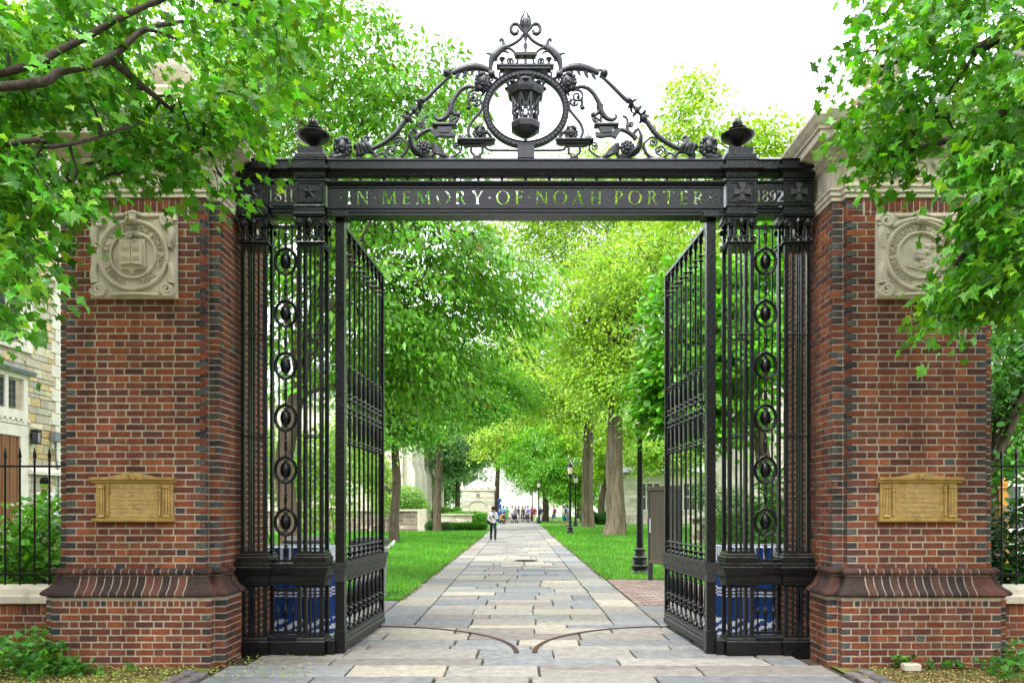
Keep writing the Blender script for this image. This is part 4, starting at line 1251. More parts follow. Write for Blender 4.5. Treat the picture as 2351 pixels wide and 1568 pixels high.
crest_both('bracket_arm', lambda b: (sp(b, [(1636, 490), (1612, 488), (1588, 496), (1566, 512), (1556, 524)], .020, .030, 9), sp(b, [(1580, 500), (1590, 478), (1588, 460), (1592, 444), (1606, 436)], .016, .014, 8), spiral(b, (1576, 466), 13, rad(10), 1.2, .013, -1)))
crest_both('torch_rod', lambda b: (sp(b, [(1694, 286), (1676, 296), (1640, 330), (1608, 362), (1592, 376)], .016, .026, 10), b.ball(q(1586, 378), (.034, .034, .034), 10, 7), sp(b, [(1592, 372), (1574, 388), (1568, 394)], .026, .014, 8), *[sp(b, [(1576, 390, .02 * math.cos(a)), (1572 + 12 * math.cos(a), 394 + 14 * math.sin(a), .05 * math.sin(a)), (1566 + 22 * math.cos(a), 398 + 22 * math.sin(a), .03 * math.sin(a))], .022, .006, 6) for a in (0.4, 1.6, 2.8, 4.0, 5.2)]))
def disc_along(b, c, r, d):
    C = q(*c); t = Vector((.72, 0, .70))
    P = [C + t * x for x in (-.016, -.006, .006, .016)]
    b.tube(P, [.012, r, r, .012], 14)
crest_both('torch_cup', lambda b: (disc_along(b, (1552, 418), .075, 1), sp(b, [(1568, 400), (1552, 418), (1536, 434)], .016, .018, 8)))
crest_both('lower_torch', lambda b: (*[sp(b, [(1534, 436, .02 * math.cos(a)), (1528 + 14 * math.cos(a), 440 + 14 * math.sin(a), .05 * math.sin(a)), (1530 + 24 * math.cos(a), 440 + 22 * math.sin(a), .03 * math.sin(a))], .026, .006, 6) for a in (0.9, 2.1, 3.3, 4.5)], b.ball(q(1528, 444), (.045, .045, .045), 10, 7, lump=.12, k=3, seed=6), sp(b, [(1530, 440), (1512, 462), (1488, 496), (1458, 524), (1420, 548), (1386, 562)], .026, .024, 10, mid=.030)))
crest_both('foot_leaf', lambda b: (sp(b, [(1390, 562), (1366, 566), (1344, 586), (1352, 600)], .045, .030, 9, flat=.8), *[sp(b, [(1388 - 13 * i, 572 + 4 * i, -.02), (1382 - 14 * i, 552 - 2 * i + (i % 2) * 6, -.05), (1374 - 14 * i, 536 + 8 * i, -.02), (1384 - 14 * i, 528 + 9 * i, .0)], .032, .010, 7) for i in range(4)], sp(b, [(1372, 548), (1364, 524), (1372, 514), (1382, 520)], .030, .012, 8), sp(b, [(1392, 570), (1404, 578), (1408, 592), (1398, 597)], .026, .012, 8)))
crest_both('corner_lion', lambda b: (mask(b, (1288, 556), .092, 9), sp(b, [(1300, 588), (1274, 592), (1250, 596)], .06, .045, 10), sp(b, [(1262, 576), (1242, 588), (1240, 604), (1256, 610), (1270, 602)], .030, .016, 9)))
def rosette(b, c, r):
    C = q(*c)
    for i in range(9):
        a = i * 2 * math.pi / 9
        b.ball(C + Vector((math.cos(a) * r * .62, -.02, math.sin(a) * r * .62)), (r * .36, r * .34, r * .36), 8, 6)
    for i in range(5):
        a = i * 2 * math.pi / 5 + .3
        b.ball(C + Vector((math.cos(a) * r * .26, -.045, math.sin(a) * r * .26)), (r * .26, r * .26, r * .26), 8, 6)
crest_both('rosette', lambda b: rosette(b, (1590, 558), .088))
def big_leaf(b):
    for i in range(7):
        t = i / 6
        sp(b, [(1546 + 10 * t, 486 + 8 * t, -.015 * i), (1536 + 8 * t, 515 + 5 * t, -.012 * i - .01), (1540 + 12 * t, 550 + 2 * t, -.01 * i), (1558 + 10 * t, 578 - 2 * t, -.01 * i), (1588, 590 - 2 * t, -.02), (1612, 582 - 4 * t, -.02)], .010, .008, 6, mid=.022)
    sp(b, [(1556, 488), (1566, 508), (1562, 528)], .022, .010, 7)
    for i in range(6):
        t = i / 5
        sp(b, [(1620, 540 + 6 * i, -.01), (1638 + 6 * t, 552 + 6 * i, -.03), (1660 + 10 * t, 574 + 3 * i, -.015), (1684 - 8 * (1 - t), 590 - 4 * (1 - t), 0)], .010, .008, 6, mid=.022)
    b.tube([q(1600 + 40 * math.cos(a) * .85, 556 - 36 * math.sin(a), .0) for a in [math.pi * (1.1 + .9 * i / 12) for i in range(13)]], taper(13, .03, .02), 8)
crest_both('acanthus_leaf', big_leaf)
crest_both('ground_scroll', lambda b: (spiral(b, (1467, 569), 21, rad(-170), 1.5, .015, -1, tail=[(1425, 578), (1436, 574), (1444, 580)]), sp(b, [(1424, 596), (1416, 588), (1422, 578), (1432, 580)], .014, .010, 7), sp(b, [(1436, 578), (1456, 592), (1484, 596), (1508, 586), (1522, 568), (1528, 550)], .015, .022, 8), spiral(b, (1494, 534), 20, rad(20), 1.4, .015, 1, tail=[(1528, 552), (1524, 536)])))
crest_both('ring_scroll', lambda b: (sp(b, [(1800, 372), (1808, 394), (1804, 414), (1784, 440), (1764, 466), (1756, 492), (1762, 514), (1776, 526)], .014, .016, 8, mid=.018)))
crest_both('shelf_lion', lambda b: (mask(b, (1800, 503), .068, 15), sp(b, [(1812, 490), (1832, 502), (1850, 528), (1858, 524)], .022, .012, 8)))
crest_both('lion_shelf', lambda b: (b.cbox(q(1716, 0).x, q(1856, 0).x, -.07, .07, q(0, 536).z, q(0, 527).z, .005), b.cbox(q(1728, 0).x, q(1846, 0).x, -.05, .05, q(0, 543).z, q(0, 536).z, .004), sp(b, [(1734, 526), (1734, 512), (1738, 500)], .018, .003, 7), sp(b, [(1734, 522), (1724, 512), (1718, 506)], .012, .004, 6), sp(b, [(1734, 522), (1744, 514), (1752, 508)], .012, .004, 6)))
crest_both('base_scroll', lambda b: (spiral(b, (1714, 551), 16, rad(40), 1.3, .013, 1, tail=[(1640, 598), (1680, 594), (1716, 578), (1732, 560)]), sp(b, [(1740, 548), (1760, 550), (1812, 550), (1830, 562), (1850, 565), (1900, 565), (1945, 566)], .014, .014, 8), sp(b, [(1768, 550), (1768, 572), (1788, 586), (1808, 574), (1808, 550)], .015, .015, 8), b.cbox(q(1774, 0).x, q(1804, 0).x, -.04, .04, q(0, 600).z, q(0, 586).z, .005)))

# ---- lantern hanging in the ring -------------------------------------------
lan = empty('gate_lantern', (GX + q(1971, 0).x, GY, q(0, 535).z))
tag(lan, 'hexagonal black iron lantern hung in the ring of the gate crest', 'lantern')
lz = lambda sy: (535 - sy) / 341.4
def hexring(r, z, n=8, off=.5): return [(r * math.cos(2 * math.pi * (i + off) / n), r * math.sin(2 * math.pi * (i + off) / n), z) for i in range(n)]
b = MB(); b.lathe((0, 0, 0), [(.02, -.012), (.02, lz(520)), (.05, lz(516)), (.11, lz(505)), (.165, lz(490)), (.172, lz(472)), (.165, lz(467)), (.14, lz(466))], 8); b.build('tray', CR, lan)
b = MB(); b.lathe((0, 0, 0), [(.16, lz(372)), (.195, lz(368)), (.21, lz(352)), (.215, lz(336)), (.18, lz(334)), (.10, lz(330)), (.09, lz(322))], 8); b.build('crown_rim', CR, lan)
b = MB()
for i in range(8):
    a = 2 * math.pi * i / 8
    b.tube([(.195 * math.cos(a + .39), .195 * math.sin(a + .39), lz(340)), (.215 * math.cos(a + .39), .215 * math.sin(a + .39), lz(326)), (.19 * math.cos(a + .39), .19 * math.sin(a + .39), lz(316))], [.016, .022, .006], 6)
    b.ball((.20 * math.cos(a), .20 * math.sin(a), lz(334)), (.035, .035, .02), 8, 6)
b.lathe((0, 0, 0), [(.07, lz(332)), (.095, lz(318)), (.10, lz(306)), (.085, lz(300)), (.03, lz(298)), (.016, lz(285)), (.016, lz(272))], 14, flute=7, fd=.12)
b.build('crown', CR, lan, 50)
for i in range(8):
    a0, a1 = 2 * math.pi * (i) / 8 + .393, 2 * math.pi * (i + 1) / 8 + .393
    def on(t, z):
        r = .135 + (.158 - .135) * (lz(z) - lz(467)) / (lz(371) - lz(467)); p0 = Vector((r * math.cos(a0), r * math.sin(a0), lz(z))); p1 = Vector((r * math.cos(a1), r * math.sin(a1), lz(z)))
        return p0 + (p1 - p0) * t
    b = MB()
    b.tube([on(0, 467), on(0, 371)], .012, 6)
    b.tube([on(.06, 467), on(.5, 371 + 36)], .010, 5); b.tube([on(.94, 467), on(.5, 371 + 36)], .010, 5)
    b.tube([on(.06, 371), on(.5, 467 - 36)], .010, 5); b.tube([on(.94, 371), on(.5, 467 - 36)], .010, 5)
    c_ = on(.5, 420); nn = Vector((c_.x, c_.y, 0)).normalized()
    tx = Vector((-nn.y, nn.x, 0))
    b.tube([c_ + nn * .01 + (tx * math.cos(t) + Vector((0, 0, 1)) * math.sin(t)) * .028 for t in [2 * math.pi * k / 14 for k in range(14)]], .007, 5, closed=True)
    b.ball(c_ + nn * .012, .013, 8, 6)
    b.build('lattice', CR, lan, 60)

# ---- the two open leaves -----------------------------------------------------
leaf_bar_prof = [(.017, .0), (.034, .012), (.026, .03), (.017, .045), (.034, .075), (.036, .085), (.017, .10), (.015, .13), (.034, .145), (.014, .165), (.014, 1.30), (.030, 1.315), (.030, 1.33), (.017, 1.345), (.030, 1.365), (.017, 1.385), (.024, 1.42), (.027, 1.60), (.020, 1.64), (.036, 1.66), (.018, 1.68), (.018, 1.70), (.036, 1.72), (.016, 1.745), (.016, 1.80), (.036, 1.82), (.018, 1.845), (.018, 1.86), (.036, 1.88), (.020, 1.90), (.027, 1.94), (.024, 2.12), (.017, 2.15), (.030, 2.17), (.017, 2.185), (.030, 2.20), (.014, 2.215), (.014, 3.40), (.034, 3.42), (.016, 3.44), (.016, 3.46), (.034, 3.48), (.014, 3.50), (.014, 3.60), (.03, 3.64), (.022, 3.70)]
lb_me = lathe_mesh('bar', leaf_bar_prof, 8, 40)
lo_me = lathe_mesh('baluster', [(.018, 0), (.036, .012), (.03, .028), (.014, .05), (.026, .068), (.012, .085), (.014, .13), (.036, .165), (.036, .18), (.018, .20), (.042, .225), (.042, .24), (.024, .26), (.030, .30), (.026, .46), (.018, .49), (.024, .50), (.012, .52), (.026, .555), (.012, .57)], 9, 40)
rivet_me = MB().ball((0, 0, 0), (.011, .010, .011), 7, 5).mesh('rivet', IR, 60)
def gate_leaf(side):
    hx = GX + side * 2.03
    ang = rad(87.0) if side < 0 else rad(93.0)
    root = empty('gate_leaf', (hx, GY, 0), ang)
    L = 2.0
    def part(nm, *bx):
        b = MB()
        for t in bx: b.cbox(*t, .004)
        return b.build(nm, IR, root)
    part('hinge_stile', (-.04, .05, -.05, .05, .04, 4.75))
    part('hinge_foot', (-.05, .065, -.06, .06, .02, .26))
    part('free_stile', (L - .05, L, -.035, .035, .12, 4.72))
    part('top_rail', (.05, L - .05, -.03, .03, 4.70, 4.745))
    b = MB()
    b.prism([(-.055, .06), (-.055, .12), (-.04, .14), (-.04, .17), (-.03, .185), (-.03, .215), (.03, .215), (.03, .185), (.04, .17), (.04, .14), (.055, .12), (.055, .06)], 'x', .065, L - .05); b.build('bottom_rail', M['iron_worn'], root)
    b = MB()
    b.prism([(-.045, .79), (-.05, .86), (-.062, .87), (-.062, .93), (-.08, .965), (-.085, 1.0), (.085, 1.0), (.08, .965), (.062, .93), (.062, .87), (.05, .86), (.045, .79)], 'x', -.06, L + .02); b.build('lock_rail', M['iron_worn'], root)
    for sy in (-1, 1):
        for i in range(10):
            inst('rivet', rivet_me, root, (.16 + i * .19, sy * .062, .90)); inst('rivet', rivet_me, root, (.16 + i * .19, sy * .049, .83))
    for i in range(9):
        x = .155 + i * (L - .155 - .12) / 8
        inst('bar', lb_me, root, (x, 0, 1.0)); inst('baluster', lo_me, root, (x, 0, .215), scale=(1, 1, 1.01))
    tb = MB()   # stud edging of the stiles
    for k in range(120):
        z = 1.05 + k * .0305
        for xx, yy in ((.052, -.03), (L - .052, -.03), (.052, .03), (L - .052, .03)): tb.box(xx - .004, xx + .004, yy - .006, yy + .006, z - .009, z + .009)
    o = tb.build('stile_studs', M['iron_worn'], root); o['kind'] = 'stuff'
    b = MB(); b.lathe((L - .12, 0, .0), [(.012, .028), (.012, .1)], 8)
    a_ = [2 * math.pi * k / 14 for k in range(14)]
    b.tube([(L - .12 + .03 * math.cos(t), 0, .038 + .03 * math.sin(t)) for t in a_], .012, 6, closed=True); b.build('wheel', M['iron_worn'], root, 60)
    tag(root, 'tall black iron gate leaf standing open beside the pilasters marked with %s' % ('stars' if side < 0 else 'crosses'), 'gate leaf', 'open gate leaves')
for s in (-1, 1): gate_leaf(s)
# stops at the foot of the inner pilasters
for s in (-1, 1):
    b = MB(); b.cbox(s * 2.12 - .045, s * 2.12 + .045, -.10, .06, -.01, .16, .006); b.build('gate_stop', IR, gate)
# ------------------------------------------------------------------ foliage machinery
OVAL = (np.array([[0, 0, 0], [-.27, .42, .07], [0, 1, -.12], [.27, .42, .07]]), [(0, 2, 1), (0, 3, 2)])
def maple_template():
    pol = [(-90, .10), (-62, .42), (-40, .52), (-22, .34), (2, .62), (22, .78), (38, .50), (58, .62), (76, .66), (90, 1.0), (104, .66), (122, .62), (142, .50), (158, .78), (178, .62), (202, .34), (220, .52), (242, .42)]
    v = [(0, .12, .03)]
    for a, r in pol:
        x, y = r * .62 * math.cos(rad(a)), .12 + r * .62 * math.sin(rad(a))
        v.append((x, y, .22 * abs(x) - .42 * max(0, y - .25) ** 1.5 - .30 * x * x))
    f = [(0, i + 1, (i + 1) % len(pol) + 1) for i in range(len(pol))]
    return (np.array(v), f)
MAPLE = maple_template()
ROUND = (np.array([[0, 0, 0], [-.34, .28, .05], [-.36, .66, .02], [0, 1, -.08], [.36, .66, .02], [.34, .28, .05]]), [(0, 3, 2, 1), (0, 5, 4, 3)])
STRIP = (np.array([[-.5, 0, 0], [.5, 0, 0], [0, 1, .25]]), [(0, 1, 2)])

def orient(n, r, tilt=0.6, droop=0.35, up=True):
    """random leaf frames: columns x (across), y (along), z (normal)"""
    yaw = r.uniform(0, 2 * np.pi, n)
    d = np.stack([np.cos(yaw), np.sin(yaw), -droop + r.normal(0, .35, n)], 1)
    d /= np.linalg.norm(d, axis=1, keepdims=True)
    z = np.stack([r.normal(0, tilt, n), r.normal(0, tilt, n), np.ones(n)], 1)
    x = np.cross(d, z); x /= np.linalg.norm(x, axis=1, keepdims=True)
    z = np.cross(x, d)
    return np.stack([x, d, z], 2)

def orient_spray(nrm, dirs, r, tilt=.32, wob=.5):
    n = len(nrm)
    d = dirs + r.normal(0, wob, (n, 3)); d /= np.linalg.norm(d, axis=1, keepdims=True)
    z = nrm + r.normal(0, tilt, (n, 3))
    x = np.cross(d, z); x /= np.linalg.norm(x, axis=1, keepdims=True) + 1e-9
    z = np.cross(x, d)
    return np.stack([x, d, z], 2)
def sprays(C, per, r, cl_r, flat, droop, tilt=.45):
    """leaves set in tilted, drooping sprays, one per cluster"""
    m = len(C); ctr = C.mean(0)
    out = C - ctr[None, :]; out[:, 2] *= .3; out /= np.linalg.norm(out, axis=1, keepdims=True) + 1e-9
    nr = np.array([0, 0, 1.0])[None, :] + out * .45 + r.normal(0, .32, (m, 3)); nr /= np.linalg.norm(nr, axis=1, keepdims=True)
    yaw = r.uniform(0, 2 * np.pi, m); e1 = np.stack([np.cos(yaw), np.sin(yaw), np.zeros(m)], 1)
    e1 = e1 - nr * (e1 * nr).sum(1, keepdims=True); e1 /= np.linalg.norm(e1, axis=1, keepdims=True); e2 = np.cross(nr, e1)
    per = np.asarray(per) if hasattr(per, '__len__') else np.full(m, per)
    I = np.repeat(np.arange(m), per); n = len(I)
    a, b_, c = r.normal(0, 1, n) * cl_r * 1.15, r.normal(0, 1, n) * cl_r * .85, r.normal(0, 1, n) * cl_r * flat
    rad2 = (a * a + b_ * b_) / (cl_r * cl_r)
    pos = C[I] + e1[I] * a[:, None] + e2[I] * b_[:, None] + nr[I] * c[:, None]
    pos[:, 2] -= .10 * cl_r * rad2
    loc = e1[I] * a[:, None] + e2[I] * b_[:, None]; loc /= np.linalg.norm(loc, axis=1, keepdims=True) + 1e-6
    dirs = out[I] * .5 + loc * .7 + np.array([0, 0, -droop])[None, :]
    return pos, orient_spray(nr[I], dirs, r, tilt), I

def leaf_mesh(name, pos, size, colr, mat_, tpl=OVAL, tilt=.6, droop=.35, r=rng, frames_=None, width=1.0):
    n = len(pos)
    V, Fc = tpl
    V = V * np.array([width, 1, 1])
    Rm = orient(n, r, tilt, droop) if frames_ is None else frames_
    W = np.einsum('nij,kj->nki', Rm, V) * np.asarray(size)[:, None, None] + np.asarray(pos)[:, None, :]
    k = len(V)
    loops = np.concatenate([np.array(f) for f in Fc])
    tot = np.array([len(f) for f in Fc])
    L = len(loops)
    li = (loops[None, :] + (np.arange(n) * k)[:, None]).ravel()
    lt = np.tile(tot, n)
    ls = np.concatenate([[0], np.cumsum(lt)[:-1]])
    me = bpy.data.meshes.new(name)
    me.vertices.add(n * k); me.vertices.foreach_set('co', W.astype(np.float32).ravel())
    me.loops.add(n * L); me.loops.foreach_set('vertex_index', li.astype(np.int32))
    me.polygons.add(n * len(Fc)); me.polygons.foreach_set('loop_start', ls.astype(np.int32))
    try: me.polygons.foreach_set('loop_total', lt.astype(np.int32))
    except Exception: pass
    c = np.repeat(np.concatenate([np.asarray(colr), np.ones((n, 1))], 1), len(Fc), axis=0)
    a = me.attributes.new('Col', 'FLOAT_COLOR', 'FACE'); a.data.foreach_set('color', c.astype(np.float32).ravel())
    me.materials.append(mat_)
    me.update(calc_edges=True)
    return me

def tints(n, base, r=rng, var=.25, alt=None, altp=.0):
    b = np.array(base)[None, :] * np.exp(r.normal(0, var, (n, 1)))
    b = b * (1 + r.normal(0, .10, (n, 3)))
    if alt is not None:
        m = r.random(n) < altp
        b[m] = np.array(alt)[None, :] * np.exp(r.normal(0, var, (m.sum(), 1)))
    return np.clip(b, .004, .9)

def clusters(blobs, r, shell=.42):
    C = []
    for (c, rd, n) in blobs:
        d = r.normal(0, 1, (n, 3)); d /= np.linalg.norm(d, axis=1, keepdims=True)
        q_ = r.uniform(0, 1, (n, 1)) ** shell
        C.append(np.array(c)[None, :] + d * q_ * np.array(rd)[None, :])
    return np.concatenate(C)

def limb(b, p0, p1, r0, r1, r, sag=0.0, n=7, sides=6, wob=.06):
    p0, p1 = Vector(p0), Vector(p1); L = (p1 - p0).length
    mid = (p0 + p1) / 2 + Vector((r.uniform(-1, 1), r.uniform(-1, 1), r.uniform(-.3, 1))) * L * wob + Vector((0, 0, sag * L))
    pts = []
    for i in range(n + 1):
        t = i / n; u = 1 - t
        pts.append(p0 * u * u + mid * 2 * u * t + p1 * t * t)
    b.tube(pts, [r0 + (r1 - r0) * (i / n) ** .8 for i in range(n + 1)], sides)
    return pts

def grow_twigs(wb, nodes, C, r0, rp):
    """each leaf cluster hangs on the nearest wood already grown, so that twigs fork"""
    N = [tuple(p) for p in nodes]; depth = [0] * len(N)
    A = np.array(N); left = list(range(len(C)))
    dist = np.array([np.linalg.norm(A - c[None, :], axis=1).min() for c in C]); near = [int(np.linalg.norm(A - c[None, :], axis=1).argmin()) for c in C]
    while left:
        k = min(left, key=lambda i: dist[i]); left.remove(k)
        p0 = Vector(N[near[k]]); dp = depth[near[k]]; c = Vector(C[k])
        ra = max(r0 * .35, r0 * (1.7 - .35 * dp))
        pts = limb(wb, p0, c, ra, max(r0 * .3, ra * .55), rp, .03, 5, 4, .13)
        for q_ in (pts[3], pts[-1]):
            N.append(tuple(q_)); depth.append(dp + 1)
            qa = np.array(tuple(q_))
            for i in left:
                d = float(np.linalg.norm(C[i] - qa))
                if d < dist[i]: dist[i] = d; near[i] = len(N) - 1

def tree(name, label, base, trunk_pts, trunk_r, blobs, leaf_n, leaf_size, base_col, seed, alt=None, altp=.0, bark='bark', tpl=OVAL, cl_r=.5, limbs=7, group=None, twig_r=.012, flat=.45, droop=.35, tilt=.6, width=1.0, var=.25, cat='tree', lean_flare=1.35, shell=.42, twigs=1.0):
    r = np.random.default_rng(seed); rp = random.Random(seed)
    base = Vector(base)
    root = empty(name, base)
    tag(root, label, cat, group)
    tb = MB()
    P = smooth_path([Vector(p) - Vector((0, 0, 0)) for p in trunk_pts], 9)
    rr = []
    for i in range(len(P)):
        t = i / (len(P) - 1)
        fl = 1 + (lean_flare - 1) * math.exp(-t * 14)
        rr.append(trunk_r * fl * (1 - .45 * t))
    # ridged, slightly irregular trunk
    sides = 44 if bark == 'bark_grey' else 24
    amp = .035 if bark == 'bark_grey' else .018
    Pp, T, N = frames(P)
    v = []
    for i in range(len(Pp)):
        B = T[i].cross(N[i])
        for j in range(sides):
            a = 2 * math.pi * j / sides
            k = 1 + .05 * math.sin(3 * a + i * .3) + .05 * math.sin(5 * a - i * .21) + (.12 * math.cos(5 * a) * math.exp(-i * .9)) + amp * math.sin(13 * a + 1.7 * math.sin(i * .9)) + amp * .8 * math.sin(19 * a - 1.3 * math.sin(i * .7 + 1))
            v.append(Pp[i] + (N[i] * math.cos(a) + B * math.sin(a)) * rr[i] * k)
    f = []
    for i in range(len(Pp) - 1):
        for j in range(sides):
            j2 = (j + 1) % sides; f.append((i * sides + j, i * sides + j2, (i + 1) * sides + j2, (i + 1) * sides + j))
    tb.add(v, f)
    tr = tb.build('trunk', M[bark], root, 60)
    C = clusters([((Vector(c) - base), rd, n) for c, rd, n in blobs], r, shell)
    # limbs towards spread-out cluster centres
    top = Pp[-1]
    idx = rp.sample(range(len(C)), min(limbs, len(C)))
    lb = MB(); limb_pts = []
    for ii in idx:
        c = Vector(C[ii]); t0 = rp.uniform(.62, 1.0); p0 = Pp[int(t0 * (len(Pp) - 1))]
        pts = limb(lb, p0, c, trunk_r * .42, trunk_r * .07, rp, .06, 8, 7)
        limb_pts += pts[2:]
    limb_pts += Pp[int(len(Pp) * .7):]
    lb.build('limbs', M[bark], root, 60)['kind'] = 'stuff'
    wb = MB(); grow_twigs(wb, limb_pts, C, twig_r, rp)
    if wb.v: wb.build('twigs', M['bark_dark'], root)['kind'] = 'stuff'
    per = max(1, leaf_n // len(C))
    pos, fr, I = sprays(C, per, r, cl_r, flat * .6, droop, tilt * .8)
    n = len(pos)
    ctone = np.exp(r.normal(0, .15, (len(C), 1)))[I]
    colr = np.clip(tints(n, base_col, r, var, alt, altp) * ctone, .004, .9)
    size = leaf_size * np.clip(np.exp(r.normal(-.05, .32, n)), .4, 1.6)
    me = leaf_mesh('crown', pos, size, colr, M['leaf'], tpl, r=r, frames_=fr, width=width)
    cr = inst('crown', me, root); cr['kind'] = 'stuff'
    return root

M['bark_branch'] = mat('branch_bark', (0.075, 0.06, 0.048), 0.95, 0.5, 22, 1.0, 60, spec=0.1)
G_FRESH = (0.085, 0.26, 0.018); G_MID = (0.055, 0.19, 0.022); G_YEL = (0.17, 0.34, 0.025); G_BLUE = (0.06, 0.17, 0.055); G_DARK = (0.03, 0.11, 0.012)

# beech-like tree behind the left half of the gate
def W(px, py, Y): return tuple(at(px, py, Y))
tree('cherry_tree', 'broad green tree with drooping pointed leaves behind the left half of the gate', (-4.3, 14.6, 0),
     [(0, 0, -.1), (.05, 0, 1.2), (-.1, .1, 2.4), (.1, .2, 3.6), (.4, .4, 5.2), (.7, .5, 7.5)], .20,
     [(W(760, 180, 15.5), (1.7, 2.2, 1.8), 95), (W(960, 300, 15.5), (1.25, 2.0, 1.9), 80), (W(640, 330, 15), (1.3, 1.8, 1.8), 60), (W(960, 640, 15.5), (1.9, 2.2, 1.4), 95),
      (W(1130, 680, 16), (1.35, 1.8, 1.3), 70), (W(800, 800, 15), (1.5, 1.8, 1.5), 60), (W(990, 850, 16), (1.1, 1.6, .8), 45), (W(850, 500, 15), (1.6, 2.0, 1.4), 60), (W(690, 620, 15), (1.2, 1.5, 2.0), 45)],
     46000, .13, (0.15, 0.38, 0.03), 21, alt=(0.20, 0.09, 0.03), altp=.012, cl_r=.27, limbs=14, flat=.5, droop=.75, tilt=.5, width=.85)
# linden at the right, overhanging the lamp post
tree('linden_tree', 'dense bright green tree overhanging the lamp post behind the right gate leaf', (5.5, 16.5, 0),
     [(0, 0, -.1), (-.05, 0, 1.3), (-.35, .1, 2.6), (-.5, .2, 4.2), (-.6, .2, 6.4)], .19,
     [(W(1590, 760, 16), (1.05, 1.7, 1.7), 110), (W(1530, 900, 16), (.75, 1.2, .75), 55), (W(1700, 800, 16), (1.1, 1.7, 2.0), 80), (W(1800, 650, 16.5), (1.0, 1.7, 2.2), 60), (W(1620, 930, 15.5), (.8, 1.2, .8), 40)],
     26000, .125, (0.125, 0.38, 0.022), 22, cl_r=.22, limbs=12, flat=.35, droop=.3, tilt=.45, tpl=ROUND, width=.95)
# big elms with ridged trunks on the right of the walk
E1 = at(1410, 1230, 44.5); E2 = at(1352, 1213, 60.0)
tree('elm_tree', 'nearer thick trunk with ridged grey bark and flared foot right of the walk', (E1.x, E1.y, 0),
     [(0, 0, -.2), (.1, 0, 1.0), (.0, 0, 4), (.1, 0, 7), (.5, .2, 10), (1.0, 0, 13)], .56,
     [(W(1440, 640, 45), (3.8, 4, 2.8), 110), (W(1560, 560, 46), (3.2, 4, 3), 70), (W(1350, 760, 46), (2.8, 4, 2.2), 80), (W(1480, 820, 45), (2.5, 4, 1.6), 55), (W(1640, 680, 46), (3, 4, 3), 40), (W(1420, 890, 43.5), (1.5, 1.4, .7), 40), (W(1370, 850, 44), (1.8, 2, 1.0), 40)],
     48000, .21, (0.27, 0.46, 0.04), 23, bark='bark_grey', cl_r=.75, limbs=12, flat=.5, droop=.5, lean_flare=1.7, twig_r=.03, group='elms along the walk')
tree('elm_tree', 'farther straight trunk with split grey bark, left of the thicker elm', (E2.x, E2.y, 0),
     [(0, 0, -.2), (-.1, 0, 1.0), (-.1, 0, 5), (.1, 0, 9), (.7, 0, 12.5), (1.2, 0, 17)], .48,
     [(W(1320, 860, 60), (4.0, 4, 2.6), 95), (W(1230, 900, 62), (3.6, 4, 1.8), 70), (W(1400, 700, 62), (3.5, 4, 3.2), 60), (W(1290, 580, 64), (4.5, 4, 4.0), 80), (W(1200, 560, 66), (4.5, 4, 4.5), 70), (W(1400, 480, 64), (5, 4, 4.5), 80), (W(1480, 520, 62), (4, 4, 4), 60), (W(1260, 440, 64), (4.4, 4, 3.0), 95), (W(1380, 430, 64), (4.4, 4, 3.0), 95), (W(1190, 790, 60), (3.2, 3.5, 2.2), 70), (W(1170, 870, 58), (2.8, 3, 1.4), 50), (W(1300, 935, 57), (2.2, 2.5, .8), 35), (W(1370, 900, 57), (1.8, 2, 1.0), 35)],
     76000, .25, (0.31, 0.50, 0.05), 24, bark='bark_grey', cl_r=.85, limbs=10, flat=.5, droop=.5, lean_flare=1.4, twig_r=.035, group='elms along the walk')
# two slim trees left of the walk
L1 = at(905, 1245, 36.0); L2 = at(1004, 1222, 51.0)
tree('maple_tree', 'nearer slim trunk with a cut branch stub on the left lawn', (L1.x, L1.y, 0),
     [(0, 0, -.1), (.0, 0, 1.0), (.1, 0, 2.6), (.05, 0, 4.2), (.1, 0, 6.5), (.2, 0, 9)], .24,
     [(W(900, 860, 36), (1.8, 2.5, 1.5), 70), (W(960, 900, 36.5), (1.6, 2.5, 1.0), 60), (W(860, 920, 36), (1.2, 2, 1.0), 40), (W(940, 780, 37), (2.2, 2.5, 1.6), 50), (W(930, 985, 36), (1.5, 1.8, .6), 45), (W(860, 1000, 35), (1.0, 1.6, .6), 30)],
     34000, .16, (0.13, 0.33, 0.035), 25, cl_r=.42, limbs=9, flat=.5, twig_r=.02, group='trees on the left lawn')
tree('maple_tree', 'farther slim forked trunk behind the low wall end on the left lawn', (L2.x, L2.y, 0),
     [(0, 0, -.1), (0, 0, 1.5), (.1, 0, 4), (.1, 0, 6), (.2, 0, 9), (.3, 0, 12)], .26,
     [(W(1010, 900, 51), (2.6, 3, 1.6), 80), (W(1080, 900, 52), (2.2, 3, 1.3), 60), (W(1120, 860, 53), (2.4, 3, 1.4), 50), (W(960, 930, 51), (1.8, 2, 1.1), 40), (W(1040, 800, 52), (2.6, 3, 2.0), 50), (W(1090, 940, 52), (2.6, 2.5, .9), 55), (W(1180, 900, 54), (2.6, 2.5, 1.2), 50), (W(1000, 980, 50), (1.8, 2, .6), 35)],
     40000, .18, (0.13, 0.34, 0.04), 26, cl_r=.5, limbs=9, flat=.5, twig_r=.02, group='trees on the left lawn')
# stub of the cut branch
st = [o for o in bpy.data.objects if o.name == 'maple_tree'][0]
b = MB(); b.tube([(.1, -.2, 2.75), (.1, -.34, 2.85)], [.11, .09], 10); b.tube([(-.12, -.05, 2.3), (-.42, -.1, 2.55)], [.10, .07], 9); b.build('branch_stub', M['bark_grey'], st, 60)
